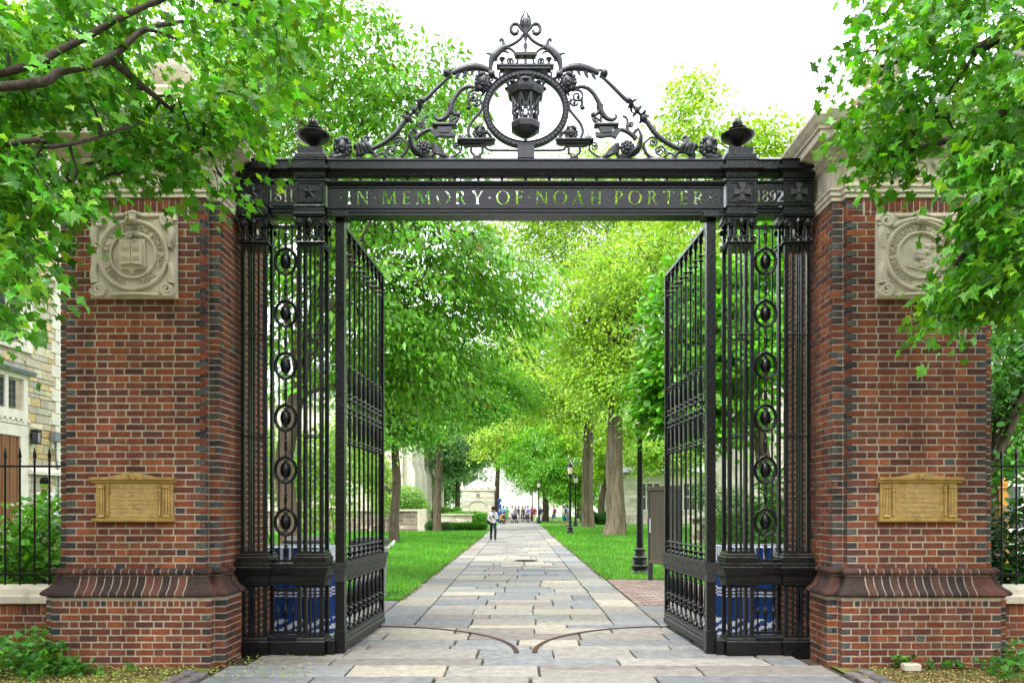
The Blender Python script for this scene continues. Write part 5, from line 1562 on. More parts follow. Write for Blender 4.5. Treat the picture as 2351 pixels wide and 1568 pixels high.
# trees closing the view
far_trees = [
 ('ash_tree', 'hazy blue green tree behind the stone kiosk', at(1050, 1170, 100), .35, [(W(1050, 1060, 100), (3.6, 3, 4.2), 90), (W(1010, 1010, 98), (3, 3, 3.5), 60), (W(1110, 1010, 102), (3.5, 3, 3.2), 60)], 26000, .30, (0.18, 0.36, 0.14), 31),
 ('ash_tree', 'dark limbed yellow green tree leaning over the stone kiosk', at(1140, 1172, 92), .34, [(W(1150, 1010, 90), (3.4, 3, 2.2), 80), (W(1210, 960, 92), (3.8, 3, 2.4), 80), (W(1110, 950, 94), (3, 3, 2.4), 60)], 28000, .28, (0.34, 0.54, 0.06), 32),
 ('maple_tree', 'full green maple spreading over the crowd on the walk', at(1252, 1195, 90), .40, [(W(1250, 1085, 84), (3.4, 3, 2.5), 110), (W(1190, 1060, 86), (2.0, 2.5, 2.0), 55), (W(1310, 1100, 84), (2.4, 2.5, 2.2), 70), (W(1260, 1010, 86), (3.8, 3, 2.4), 70)], 34000, .24, (0.16, 0.42, 0.03), 33),
 ('elm_tree', 'pale yellow green tree between the lamp posts and the elms', at(1380, 1195, 82), .36, [(W(1390, 1040, 82), (3.2, 3, 3.6), 80), (W(1330, 980, 84), (3, 3, 3), 60), (W(1450, 1000, 80), (3.4, 3, 3.8), 80), (W(1500, 1045, 73), (3.0, 2, 1.5), 60), (W(1570, 1040, 72), (2.6, 2, 1.8), 50)], 38000, .27, (0.30, 0.52, 0.05), 34),
 ('chestnut_tree', 'leafy tree left of the kiosk hiding the far facade', at(1010, 1172, 116), .4, [(W(1015, 1090, 116), (4.0, 3, 4.0), 80), (W(985, 1010, 116), (4.5, 3, 4.5), 70), (W(1075, 1030, 118), (3.6, 3, 3.6), 60)], 22000, .34, (0.15, 0.36, 0.09), 38),
 ('chestnut_tree', 'leafy tree filling the view right of the crowd', at(1330, 1172, 112), .4, [(W(1300, 1110, 112), (4.0, 3, 3.4), 80), (W(1380, 1110, 112), (4.5, 3, 3.6), 80), (W(1250, 1040, 114), (4.6, 3, 3.2), 60), (W(1460, 1090, 110), (4.0, 3, 3.6), 50)], 26000, .32, (0.20, 0.44, 0.04), 39),
 ('locust_tree', 'thin young tree with yellow green sprays above the right end of the beam', (11.4, 30, 0), .2, [(W(1600, 230, 30), (1.2, 1.6, 1.2), 22), (W(1560, 310, 30), (1.6, 1.6, 1.0), 26), (W(1680, 320, 30), (2.2, 1.8, 1.1), 40), (W(1780, 350, 30), (1.6, 1.6, .9), 22), (W(1520, 430, 31), (2.4, 2, 1.4), 45), (W(1680, 470, 31), (2.8, 2, 1.5), 45), (W(1800, 520, 31), (2.4, 2, 2), 40)], 12000, .19, (0.30, 0.50, 0.03), 35),
 ('oak_tree', 'tall pale green tree rising behind the left pillar', (-12.5, 26, 0), .32, [(W(300, 260, 26), (3.2, 2.5, 3.0), 70), (W(130, 420, 26), (3, 2.5, 3.0), 60), (W(480, 300, 26), (2.4, 2.5, 2.8), 60), (W(60, 120, 26), (3.4, 2.5, 3), 50), (W(560, 120, 27), (2.0, 2.5, 2), 40)], 22000, .21, (0.26, 0.50, 0.06), 36),
 ('oak_tree', 'green tree filling the gaps right of the right pillar', (10.6, 17.5, 0), .22, [(W(2330, 900, 17), (.9, 1.5, 1.6), 60), (W(2330, 650, 17.5), (1.0, 1.5, 1.6), 50), (W(2290, 1020, 17), (.6, 1.2, .5), 30), (W(2420, 800, 17.5), (1.4, 1.5, 2), 40)], 13000, .14, (0.10, 0.29, 0.035), 37),
]
for (nm, lab, base, tr, bl, ln, ls, bc, sd) in far_trees:
    base = Vector((base[0], base[1], 0))
    cz = sum(c[2] for c, _, _ in bl) / len(bl); cxm = sum(c[0] for c, _, _ in bl) / len(bl)
    tree(nm, lab, base, [(0, 0, -.2), (.05, 0, cz * .3), ((cxm - base.x) * .25, 0, cz * .6), ((cxm - base.x) * .6, 0, cz)], tr, bl, ln, ls, bc, sd, cl_r=ls * 2.2, limbs=11, flat=.45, twig_r=.02 if base.y < 40 else .03, droop=.45, shell=.5 if nm == 'locust_tree' else .42)

# ------------------------------------------------------------------ foreground maples with lobed leaves
def in_poly(x, y, poly):
    c = False; j = len(poly) - 1
    for i in range(len(poly)):
        xi, yi = poly[i]; xj, yj = poly[j]
        if (yi > y) != (yj > y) and x < (xj - xi) * (y - yi) / (yj - yi) + xi: c = not c
        j = i
    return c
def near_maple(name, label, base, trunk, trunk_r, regions, branches, seed, leaf_size=.098, spread=()):
    r = np.random.default_rng(seed); rp = random.Random(seed)
    base = Vector(base); root = empty(name, base); tag(root, label, 'tree', 'maples overhanging the pillars')
    tb = MB(); P = smooth_path(trunk, 6); tb.tube(P, [trunk_r * (1.25 - .6 * i / (len(P) - 1)) for i in range(len(P))], 14); tb.build('trunk', M['bark'], root, 60)
    BP = []
    for i, (pts, r0, r1) in enumerate(branches):
        bb = MB(); Q = smooth_path([Vector(p) - base for p in pts], 6)
        bb.tube(Q, [q_ * (1 + .10 * math.sin(k * 1.9) + .06 * math.sin(k * 4.3)) for k, q_ in enumerate(taper(len(Q), r0, r1))], 10); bb.build('branch', M['bark_branch'], root, 60)
        BP += Q
    C = []; dens = []
    for (poly, Y0, Y1, n, per) in regions:
        xs = [p[0] for p in poly]; ys = [p[1] for p in poly]; k = 0; tries = 0
        while k < n and tries < n * 40:
            tries += 1
            x, y = rp.uniform(min(xs), max(xs)), rp.uniform(min(ys), max(ys))
            if not in_poly(x, y, poly): continue
            p = at(x, y, rp.uniform(Y0, Y1)); C.append(tuple(p - base)); dens.append(per); k += 1
    C = np.array(C)
    if spread:      # unseen rest of the crown; over the street, added to darken the fronts
        S = clusters([((Vector(c) - base), rd, n) for c, rd, n in spread], r, .5)
        C = np.concatenate([C, S]); dens = list(dens) + [22] * len(S)
    tw = MB(); grow_twigs(tw, BP, C, .009, rp)
    tw.build('twigs', M['bark_dark'], root)['kind'] = 'stuff'
    pos, fr, I = sprays(C, dens, r, .135, .30, .45, .42); n = len(pos)
    tone = np.exp(r.normal(0, .18, (len(C), 1)))[I]
    colr = np.clip(tints(n, (0.085, 0.285, 0.018), r, .34, (0.20, 0.42, 0.02), .12) * tone, .004, .9)
    size = leaf_size * np.clip(np.exp(r.normal(-.05, .30, n)), .4, 1.5)
    # the leaves nearest the viewer are objects of their own
    world = pos + np.array(base)[None, :]
    d = world[:, 1] - 1.2 * size / leaf_size
    px = 1192 + F * world[:, 0] / world[:, 1]; py = 1165 - F * (world[:, 2] - EYE) / world[:, 1]
    vis = (px > 5) & (px < 2346) & (py > 5) & (py < 1560)
    d[~vis] += 100
    order = np.argsort(d)
    near = order[:280]; rest = order[280:]
    V, Fc = MAPLE
    lm = bpy.data.meshes.new('leaf'); lm.from_pydata([tuple(p) for p in V], [], Fc); lm.materials.append(M['leaf_o'])
    for i in near:
        o = bpy.data.objects.new('leaf', lm); col.objects.link(o); o.parent = root
        Mx = Matrix([[*(fr[i][0] * size[i]), pos[i][0]], [*(fr[i][1] * size[i]), pos[i][1]], [*(fr[i][2] * size[i]), pos[i][2]], [0, 0, 0, 1]])
        o.matrix_local = Mx; o.color = (*colr[i], 1)
    me = leaf_mesh('crown', pos[rest], size[rest], colr[rest], M['leaf'], MAPLE, frames_=fr[rest])
    cr = inst('crown', me, root); cr['kind'] = 'stuff'
    return root

LBASE = (-6.9, 6.3, 0)
near_maple('maple_tree', 'maple overhanging the left pillar and hiding its stone cornice', LBASE,
    [(0, 0, -.1), (.05, 0, 1.5), (.1, 0, 3), (.25, .05, 4.6), (.4, .1, 6.5)], .24,
    [([(-60, -40), (770, -40), (700, 70), (640, 190), (570, 250), (480, 150), (420, 90), (330, 130), (280, 200), (120, 260), (-60, 300)], 5.2, 7.4, 125, 30),
     ([(-60, 60), (300, 130), (330, 200), (270, 230), (140, 240), (120, 320), (-60, 360)], 5.4, 7.6, 52, 28),
     ([(300, 240), (480, 210), (560, 190), (585, 290), (565, 360), (520, 330), (400, 400), (270, 400), (220, 330)], 6.2, 7.4, 60, 26),
     ([(-60, 330), (160, 380), (270, 420), (150, 460), (95, 480), (120, 610), (60, 660), (-60, 620)], 5.2, 6.8, 58, 30),
     ([(-60, 600), (60, 640), (50, 700), (20, 760), (-60, 780)], 5.0, 6.2, 15, 18),
     ([(490, 380), (560, 400), (520, 470), (480, 460)], 6.4, 7.0, 6, 14),
     ([(600, 300), (640, 60), (800, -30), (760, 40), (660, 240)], 6.8, 7.6, 16, 18)],
    [((( -6.5, 6.3, 4.6), W(-40, 180, 5.3), W(150, 110, 5.3), W(300, 30, 5.4), W(420, -10, 5.5), W(560, 15, 5.7)), .030, .014),
     (((-6.5, 6.3, 4.9), W(0, 200, 5.2), W(140, 165, 5.2), W(250, 135, 5.3), W(330, 70, 5.4), W(420, 50, 5.6)), .036, .014),
     ((W(250, 135, 5.3), W(330, 200, 5.8), W(400, 260, 6.9), W(470, 330, 6.9)), .03, .010),
     (((-6.6, 6.3, 3.9), W(0, 335, 5.2), W(110, 338, 5.3), W(210, 320, 5.5), W(330, 280, 6.0)), .024, .008),
     (((-6.7, 6.3, 3.4), W(-20, 470, 5.8), W(80, 520, 5.9), W(130, 600, 5.9)), .04, .010),
     ((W(150, 400, 6.2), W(230, 370, 6.3), W(270, 400, 6.3)), .018, .008),
     (((-6.5, 6.3, 5.2), (-5.8, 4.0, 6.6), (-4.6, 1.6, 7.6), (-3.2, -.5, 8.2)), .09, .03), (((-6.5, 6.3, 5.8), (-6.8, 3.0, 7.2), (-6.6, 0, 8.2)), .08, .03)], 51,
    spread=[((-5.75, 6.2, 4.9), (1.25, 1.0, 1.7), 90), ((-5.6, 3.0, 7.8), (2.2, 2.2, 1.5), 60), ((-7.2, 3.6, 7.8), (2.4, 2.6, 1.8), 60)])
RBASE = (6.4, 6.1, 0)
near_maple('maple_tree', 'maple overhanging the right pillar and hiding half of its seal', RBASE,
    [(0, 0, -.1), (-.05, 0, 1.5), (0, 0, 3), (-.2, .05, 4.6), (-.3, .1, 6.5)], .22,
    [([(2150, -40), (2420, -40), (2420, 240), (2240, 210), (2180, 120), (2090, 40)], 5.2, 7.0, 58, 28),
     ([(1930, -20), (2110, -30), (2180, 90), (2140, 160), (2060, 70), (1970, 20)], 6.0, 7.4, 18, 18),
     ([(1915, 125), (2050, 60), (2210, 130), (2240, 240), (2120, 250), (2000, 170), (1930, 170)], 6.2, 7.4, 26, 20),
     ([(1945, 260), (2040, 180), (2180, 230), (2180, 340), (2080, 360), (2000, 320), (1960, 350)], 6.2, 7.4, 32, 22),
     ([(1985, 340), (2090, 320), (2085, 400), (2000, 420)], 6.4, 7.2, 12, 20),
     ([(2240, 200), (2420, 200), (2420, 620), (2310, 560), (2240, 470), (2200, 360)], 5.2, 6.9, 84, 30),
     ([(2220, 450), (2300, 440), (2420, 560), (2420, 700), (2290, 690), (2210, 670), (2160, 640), (2200, 570)], 5.4, 6.9, 60, 30),
     ([(2130, 670), (2250, 640), (2250, 700), (2220, 745), (2150, 730)], 5.6, 6.6, 18, 26)],
    [(((6.1, 6.1, 5.2), W(2400, 60, 6.2), W(2250, 110, 6.4), W(2150, 120, 6.6), W(2040, 150, 6.9)), .07, .012),
     (((6.1, 6.1, 4.6), W(2380, 240, 6.0), W(2260, 300, 6.2), W(2150, 330, 6.4), W(2050, 360, 6.8)), .06, .010),
     (((6.1, 6.1, 4.0), W(2390, 480, 5.9), W(2290, 520, 6.1), W(2200, 600, 6.2), W(2160, 680, 6.2)), .05, .010),
     ((W(2250, 110, 6.4), W(2180, 210, 6.6), W(2130, 290, 6.7)), .02, .008),
     (((6.1, 6.1, 5.4), (5.4, 3.8, 6.8), (4.2, 1.5, 7.8), (3.0, -.5, 8.4)), .09, .03)], 52,
    spread=[((5.55, 6.1, 4.9), (1.25, 1.0, 1.7), 90), ((5.4, 3.0, 7.8), (2.2, 2.2, 1.5), 60), ((6.9, 3.6, 7.8), (2.4, 2.6, 1.8), 60)])
# ------------------------------------------------------------------ buildings and walls around the court
def stone_rows(width, z0, z1, rr, hlo, hhi, wlo, whi, holes=()):
    out = []; z = z0
    while z < z1 - .03:
        h = rr.uniform(hlo, hhi)
        if z + h > z1 - hlo * .6: h = z1 - z
        u = -rr.uniform(0, wlo)
        while u < width:
            w = rr.uniform(wlo, whi); a, b_ = max(0, u), min(width, u + w)
            u += w
            if b_ - a < .03: continue
            segs = [(a, b_)]
            for (ha, hb, za, zb) in holes:
                ns = []
                for (p, q_) in segs:
                    if z + h <= za + .01 or z >= zb - .01 or q_ <= ha or p >= hb: ns.append((p, q_)); continue
                    if p < ha - .03: ns.append((p, ha))
                    if q_ > hb + .03: ns.append((hb, q_))
                segs = ns
            for (p, q_) in segs: out.append((p, q_, z, z + h))
        z += h
    return out
stone_face = []
for k in range(6):
    v, f = brick_shape(random.Random(300 + k)); stone_face.append((v, f))
stone_me = []
for v, f in stone_face:
    me = bpy.data.meshes.new('stone'); me.from_pydata(v, [], f); me.materials.append(M['stone_o']); stone_me.append(me)
def stone_wall(parent, org, u, nrm, width, z0, z1, pal, rr, sizes, holes=(), single=None, name='stone'):
    """faces a wall with proud stones; `single(px)` picks those that become objects"""
    jb = MB(); ang = math.atan2(u.y, u.x); n = 0
    for (a, b_, za, zb) in stone_rows(width, z0, z1, rr, *sizes, holes):
        c = rr.choice(pal); kk = rr.uniform(.82, 1.15); c = tuple(q_ * kk for q_ in c)
        w, h = b_ - a - .014, zb - za - .014
        p = org + u * ((a + b_) / 2) + Vector((0, 0, (za + zb) / 2)) + nrm * rr.uniform(.0, .012)
        k = rr.randrange(6)
        if single and n < 280 and single(a, b_, za, zb):
            inst(name, stone_me[k], parent, p, (0, 0, ang), (w, 1, h), color=c); n += 1
        else:
            v, f = stone_face[k]
            jb.add([p + u * (q_[0] * w) - nrm * q_[1] + Vector((0, 0, q_[2] * h)) for q_ in v], f, c=c)
    if jb.v:
        o = jb.build('joined_stones', M['stone_a'], parent); o['kind'] = 'stuff'

M['stone_street'] = mat('street_brownstone', (0.34, 0.27, 0.21), .85, .2, 2, .3, 20)
M['asphalt'] = mat('asphalt', (.05, .05, .052), .9, .2, 6, .4, 60)
M['pale_stone'] = mat('pale_dressed_stone', (0.70, 0.65, 0.56), 0.85, 0.14, 3, 0.25, 30, spec=0.2)
M['far_stone'] = mat('bright_far_stone', (0.80, 0.78, 0.74), .9, .04, 1)
M['slate_pale'] = mat('pale_slate', (0.36, 0.37, 0.38), .7, .2, 4, .3, 20)
M['slate'] = mat('grey_slate', (0.20, 0.21, 0.23), 0.7, 0.25, 5, 0.3, 20)
M['oak'] = mat('brown_oak_door', (0.20, 0.085, 0.035), 0.55, 0.35, 8, 0.3, 30, stretch=(4, 4, .5))
M['lead'] = mat('window_leading', (0.10, 0.10, 0.10), 0.6, .1, 5)
OCHRE = [(0.58, 0.43, 0.23), (0.52, 0.43, 0.29), (0.60, 0.48, 0.28), (0.46, 0.42, 0.35), (0.55, 0.38, 0.18), (0.55, 0.49, 0.38), (0.44, 0.39, 0.31), (0.62, 0.53, 0.38)]
PALE = [(0.66, 0.60, 0.51), (0.60, 0.53, 0.43), (0.70, 0.64, 0.56), (0.55, 0.48, 0.38), (0.63, 0.58, 0.51)]
GREYST = [(0.16, 0.13, 0.10), (0.21, 0.18, 0.14), (0.13, 0.11, 0.085), (0.26, 0.22, 0.17), (0.18, 0.15, 0.12)]

# --- left hall of yellow rubble stone; its wall runs back along x = -12
XW = -12.0; Y0 = 13.0; Y1 = 20.65
hall = empty('stone_hall', (XW, Y1, 0))
tag(hall, 'yellow rubble stone building with pale quoins and a brown door left of the left pillar', 'building')
b = MB(); b.box(-10, -.02, -(Y1 - 2), 0, -.1, 13); b.build('wall_core', M['mortar'], hall)
b = MB(); b.prism([(-10.4, 13), (.4, 13), (-5, 18)], 'y', -(Y1 - 1.6), .4); b.build('roof', M['slate'], hall)
uY = Vector((0, 1, 0)); nX = Vector((1, 0, 0))
rr = random.Random(41)
Wd = Y1 - Y0
def yy(px): return 12 * F / (1192 - px) - Y0       # along-wall coordinate that a sight line meets
holes = [(0, yy(72), 5.35, 7.6), (0, yy(62), 3.55, 4.85), (0, yy(66), .0, 3.62)]
stone_wall(hall, Vector((.0, -Wd, 0)), uY, nX, Wd - .30, 0, 13, OCHRE, rr, (.11, .25, .22, .62), holes, lambda a, b_, za, zb: a > yy(-15) and zb < 9.5)
for i in range(42):       # quoins
    h = .31; w = .30 if i % 2 else .46
    q_ = MB(); q_.cbox(-.1, .035, -w, .002, i * h, (i + 1) * h - .012, .01); q_.build('quoin', M['pale_stone'], hall)
def frame(y0, y1, z0, z1, th, nm, ym=None):
    b = MB()
    for t in ((y0, y1, z1 - th, z1), (y0, y0 + th, z0, z1 - th), (y1 - th, y1, z0, z1 - th), (y0 + th, y1 - th, z0, z0 + th * .7)):
        b.cbox(-.06, .05, t[0], t[1], t[2], t[3], .01)
    return b.build(nm, M['pale_stone'], hall, loc=(0, -Wd, 0))
def leaded(parent, y0, y1, z0, z1, n=2, m_=4):
    b = MB(); b.box(-.018, -.008, y0, y1, z0, z1); g = b.build('pane', M['glass'], parent)
    b = MB()
    for i in range(n + 1): yc = y0 + (y1 - y0) * i / n; b.box(-.009, .004, yc - .012, yc + .012, z0, z1)
    for i in range(m_ + 1): zc = z0 + (z1 - z0) * i / m_; b.box(-.008, .002, y0, y1, zc - .009, zc + .009)
    b.build('leading', M['lead'], parent)
# upper window
uw = frame(yy(-70), yy(71), 5.36, 7.6, .22, 'upper_window')
for (a, c) in ((yy(-50), yy(-22)), (yy(-14), yy(11)), (yy(18), yy(41))): leaded(uw, a, c, 5.62, 7.3, 2, 6)
b = MB(); b.cbox(-.05, .045, yy(41), yy(54), 5.5, 7.4, .01); b.cbox(-.05, .045, yy(11), yy(18), 5.5, 7.4, .01); b.build('mullion', M['pale_stone'], uw)
# lower window over the door
lw = frame(yy(-90), yy(60), 3.56, 4.84, .16, 'lower_window')
b = MB(); b.prism([(.0, 4.80), (.16, 4.80), (.20, 4.88), (.0, 4.98)], 'y', yy(-95), yy(68)); b.build('hood_mould', M['slate'], lw)
for (a, c) in ((yy(-45), yy(-22)), (yy(-14), yy(8)), (yy(16), yy(35))): leaded(lw, a, c, 3.98, 4.62, 2, 4)
b = MB(); b.cbox(-.05, .045, yy(8), yy(16), 3.7, 4.7, .01); b.cbox(-.05, .06, yy(-90), yy(60), 3.72, 3.92, .01)
for i in range(10): b.cbox(.03, .075, yy(-60) + i * .2, yy(-60) + i * .2 + .1, 3.66, 3.72, .005)
b.build('window_sill', M['pale_stone'], lw)
dr = frame(yy(-90), yy(62), .55, 3.6, .30, 'door_surround')
b = MB(); b.box(-.018, .004, yy(-70), yy(40), .6, 3.3)
for i in range(7): t = yy(-70) + (yy(40) - yy(-70)) * i / 6; b.box(.002, .024, t - .03, t + .03, .6, 3.3)
d_ = b.build('door', M['oak'], hall, loc=(0, -Wd, 0))
b = MB(); b.box(.0, .012, yy(4), yy(11), 2.6, 3.0); b.build('door_window', M['glass'], d_)
# string course lower on the wall, lamp, meter box
b = MB(); b.prism([(.0, 2.42), (.16, 2.42), (.16, 2.50), (.0, 2.62)], 'y', yy(60), yy(140)); b.build('string_course', M['pale_stone'], hall, loc=(0, -Wd, 0))
lampw = empty('wall_lantern', (XW + .14, Y0 + yy(70), 3.15)); tag(lampw, 'small dark lantern on the yellow stone wall by the door', 'lamp')
b = MB(); b.cbox(-.07, .07, -.07, .07, .04, .30, .01); b.build('glass_body', M['glass'], lampw)
b = MB(); b.cbox(-.09, .09, -.09, .09, .30, .36, .01); b.cbox(-.09, .09, -.09, .09, 0, .04, .01); b.box(-.16, -.08, -.02, .02, .2, .26)
for sx in (-1, 1):
    for sy in (-1, 1): b.box(sx * .07, sx * .085, sy * .07, sy * .085, .04, .30)
b.build('cage', M['iron'], lampw)
mb_ = empty('meter_box', (XW + .1, Y0 + yy(120), 3.28)); tag(mb_, 'grey electric box with a conduit on the yellow stone wall', 'meter box')
b = MB(); b.cbox(-.08, .08, -.14, .14, 0, .26, .015); b.build('case', M['slate'], mb_)
b = MB(); b.tube([(-.04, .05, 0), (-.04, .06, -.4), (-.03, .16, -.8), (-.03, .16, -2.2)], .022, 6); b.build('conduit', M['slate'], mb_, 60)
# steps with an iron hand rail
steps = empty('entrance_steps', (XW + 1.1, 18.6, 0)); tag(steps, 'pale stone entrance steps in front of the brown door', 'steps')
for i in range(4):
    b = MB(); b.cbox(-1.1, 1.3 - i * .34, -1.6, 1.5 - i * .0, i * .16, i * .16 + .155, .012); b.build('step', M['pale_stone'], steps)
rail = empty('hand_rail', (XW + 1.2, 19.95, .0)); tag(rail, 'black iron hand rail ending in a scroll by the entrance steps', 'hand rail')
b = MB(); pts = [(-1.0, 0, 1.75), (.2, 0, 1.25), (.8, 0, 1.0), (.95, 0, .92), (1.02, 0, 1.0), (.95, 0, 1.06), (.9, 0, 1.0)]
b.tube(smooth_path(pts, 5), .024, 7); b.build('top_rail', M['iron'], rail, 60)
for i in range(7):
    x = -.95 + i * .28; b = MB(); b.tube([(x, 0, .1), (x, 0, 1.74 - (x + 1.0) * .42)], .011, 6); b.build('baluster', M['iron'], rail)
lwall = empty('terrace_wall', (-9.2, 16.2, 0)); tag(lwall, 'low stone terrace wall with a flat coping behind the left fence', 'wall')
b = MB(); b.box(-2.6, 1.2, -.2, .2, -.05, 1.0); b.build('wall_core', M['mortar'], lwall)
stone_wall(lwall, Vector((-2.6, -.2, 0)), Vector((1, 0, 0)), Vector((0, -1, 0)), 3.8, 0, 1.0, GREYST, rr, (.14, .22, .25, .6), (), lambda *a: True)
b = MB(); b.cbox(-2.7, 1.3, -.28, .28, 1.0, 1.14, .02); b.build('coping', M['limestone'], lwall)

# --- gothic hall behind the left lawn
goth = empty('gothic_hall', (-12, 81, 0)); tag(goth, 'pale gothic stone hall with buttresses beyond the left lawn', 'building')
b = MB(); b.box(-16, -.05, .05, 44, -.1, 12); b.build('wall_core', M['pale_stone'], goth)
gwin = [(1.2 + i * 3.6, 2.9 + i * 3.6, 3.0, 9.5) for i in range(4)]
stone_wall(goth, Vector((-16, 0, 0)), Vector((1, 0, 0)), Vector((0, -1, 0)), 16, 0, 12.5, PALE, rr, (.35, .5, .6, 1.3), gwin)
stone_wall(goth, Vector((0, 0, 0)), Vector((0, 1, 0)), Vector((1, 0, 0)), 44, 0, 11, [(.48, .40, .30), (.55, .47, .36), (.42, .34, .25), (.60, .52, .42)], rr, (.35, .5, .6, 1.4))
for i, (a, c, z0, z1) in enumerate(gwin):
    b = MB(); b.box(-16 + a, -16 + c, -.01, .03, z0, z1); wv = b.build('window', M['glass'], goth)
    b = MB()
    for t in (a, (a + c) / 2 - .06, c - .12): b.box(-16 + t, -16 + t + .12, -.08, .02, z0, z1)
    b.box(-16 + a, -16 + c, -.08, .02, z0 - .15, z0); b.box(-16 + a, -16 + c, -.08, .02, z1, z1 + .2); b.build('mullion', M['pale_stone'], wv)
for i in range(8):
    y = 1.0 + i * 5.2; b = MB()
    b.prism([(0, 0), (1.1, 0), (1.1, 5.2), (.75, 6.2), (.75, 8.6), (.3, 9.8), (0, 10.2)], 'y', y, y + .9); b.build('buttress', M['pale_stone'], goth)
    if i < 7:
        b = MB(); b.box(-.02, .03, y + 2.1, y + 4.0, 2.5, 8.5); wv = b.build('window', M['glass'], goth)
        b = MB(); b.box(.0, .1, y + 2.98, y + 3.12, 2.5, 8.5); b.box(.0, .1, y + 1.95, y + 2.1, 2.4, 8.6); b.box(.0, .1, y + 4.0, y + 4.15, 2.4, 8.6); b.build('mullion', M['pale_stone'], wv)
b = MB()
for i in range(30): b.box(-.1, .35, i * 1.46, i * 1.46 + .8, 11.0, 11.8)
for i in range(11): b.box(-16 + i * 1.46, -16 + i * 1.46 + .8, -.35, .1, 12.5, 13.3)
b.box(-.05, .36, 0, 44, 10.6, 11.0); b.box(-16, .3, -.36, .05, 12.1, 12.5)
o = b.build('parapet', M['pale_stone'], goth)
b = MB(); b.prism([(-16, 12), (0, 11), (-8, 17)], 'y', .6, 43.6); b.build('roof', M['slate'], goth)

# --- stone kiosk at the end of the walk
kio = empty('stone_kiosk', (-4.55, 87, 0)); tag(kio, 'small pale stone kiosk with arched front and pyramid roof at the end of the walk', 'kiosk')
b = MB(); b.box(-1.75, 1.75, 0, 3.4, -.1, 3.45); b.build('wall_core', M['pale_stone'], kio)
stone_wall(kio, Vector((-1.75, -.02, 0)), Vector((1, 0, 0)), Vector((0, -1, 0)), 3.5, 0, 3.45, PALE, rr, (.26, .36, .45, .9), [(-.95 + 1.75, .95 + 1.75, 0, 2.3)], lambda *a: True)
b = MB()
for i in range(9):
    a = math.pi * i / 8
arch = [(-.98, 0)] + [(-.98 * math.cos(math.pi * i / 12) , 1.75 + .55 * math.sin(math.pi * i / 12)) for i in range(13)] + [(.98, 0)]
b.prism(arch, 'y', .0, -.01); b.build('arched_panel', M['limestone'], kio)
b = MB(); b.tube([(-1.0 * math.cos(math.pi * i / 12), -.06, 1.78 + .6 * math.sin(math.pi * i / 12)) for i in range(13)], .07, 6); b.build('hood_mould', M['limestone'], kio, 50)
b = MB(); b.cbox(-.28, .28, -.07, 0, 2.72, 3.2, .02); w_ = b.build('plaque_frame', M['limestone'], kio)
b = MB(); b.box(-.2, .2, -.085, -.06, 2.79, 3.13); b.build('shield_panel', M['slate'], w_)
b = MB(); b.cbox(-1.9, 1.9, -.14, 3.5, 3.45, 3.62, .03); b.cbox(-1.85, 1.85, -.08, 3.45, 2.3, 2.38, .02); b.build('cornice', M['pale_stone'], kio)
for i in range(5):
    x = -1.75 + i * .875
    b = MB(); b.cbox(x - .22, x + .22, -.1, .2, 3.62, 3.95, .03); b.build('merlon', M['pale_stone'], kio)
b = MB(); b.sweep(lambda d: [(-1.5 + d, .2 + d), (1.5 - d, .2 + d), (1.5 - d, 3.2 - d), (-1.5 + d, 3.2 - d)], [(-.1, 3.7), (.5, 4.25), (1.0, 4.6), (1.42, 4.8), (1.45, 5.0)]); b.build('roof', M['slate_pale'], kio)
b = MB(); b.lathe((0, 1.7, 4.95), [(.08, 0), (.12, .15), (.05, .25), (.09, .4), (.02, .75)], 8); b.build('finial', M['pale_stone'], kio, 60)
for sx in (-1, 1):
    b = MB(); b.lathe((sx * 1.75, .0, 3.95), [(.12, 0), (.1, .1), (.04, .45), (.0, .6)], 8); b.build('corner_finial', M['pale_stone'], kio, 60)

# --- pale hall at the right and a further wing
rh = empty('ashlar_hall', (9.6, 76, 0)); tag(rh, 'pale ashlar hall with slate roof behind the thick elm trunk', 'building')
b = MB(); b.box(0, 30, .05, 18, -.1, 5.0); b.build('wall_core', M['pale_stone'], rh)
rwin = [(2.0 + i * 4.2, 4.0 + i * 4.2, 1.4, 3.9) for i in range(6)]
stone_wall(rh, Vector((0, 0, 0)), Vector((1, 0, 0)), Vector((0, -1, 0)), 30, .0, 5.0, PALE, rr, (.36, .5, .6, 1.2), rwin, lambda a, b_, za, zb: b_ < 7.0)
for i, (a, c, z0, z1) in enumerate(rwin):
    b = MB(); b.box(a, c, -.01, .03, z0, z1); wv = b.build('window', M['glass'], rh)
    b = MB()
    for k in range(4): t = a + (c - a) * k / 3; b.box(t - .06, t + .06, -.08, .02, z0, z1)
    b.box(a, c, -.08, .02, (z0 + z1) / 2 - .05, (z0 + z1) / 2 + .05); b.box(a - .1, c + .1, -.12, .02, z0 - .14, z0); b.box(a - .1, c + .1, -.1, .02, z1, z1 + .16); b.build('mullion', M['pale_stone'], wv)
b = MB(); b.prism([(-.5, 5.0), (18.5, 5.0), (9, 7.2)], 'x', -.4, 30.4); b.build('roof', M['slate_pale'], rh)
b = MB(); b.cbox(-.2, 30.2, -.3, .1, 4.8, 5.02, .02); b.build('eaves', M['slate'], rh)
wing = empty('stone_wing', (13.0, 40, 0)); tag(wing, 'tall cream stone wing glimpsed through the right hand oval screen', 'building')
b = MB(); b.box(0, 14, .05, 12, -.1, 10); b.build('wall_core', M['pale_stone'], wing)
wwin = [(1.4 + i * 3.2, 2.9 + i * 3.2, 1.6, 4.0) for i in range(4)] + [(1.4 + i * 3.2, 2.9 + i * 3.2, 5.4, 7.8) for i in range(4)]
stone_wall(wing, Vector((0, 0, 0)), Vector((1, 0, 0)), Vector((0, -1, 0)), 14, 0, 10, PALE, rr, (.3, .42, .5, 1.0), wwin)
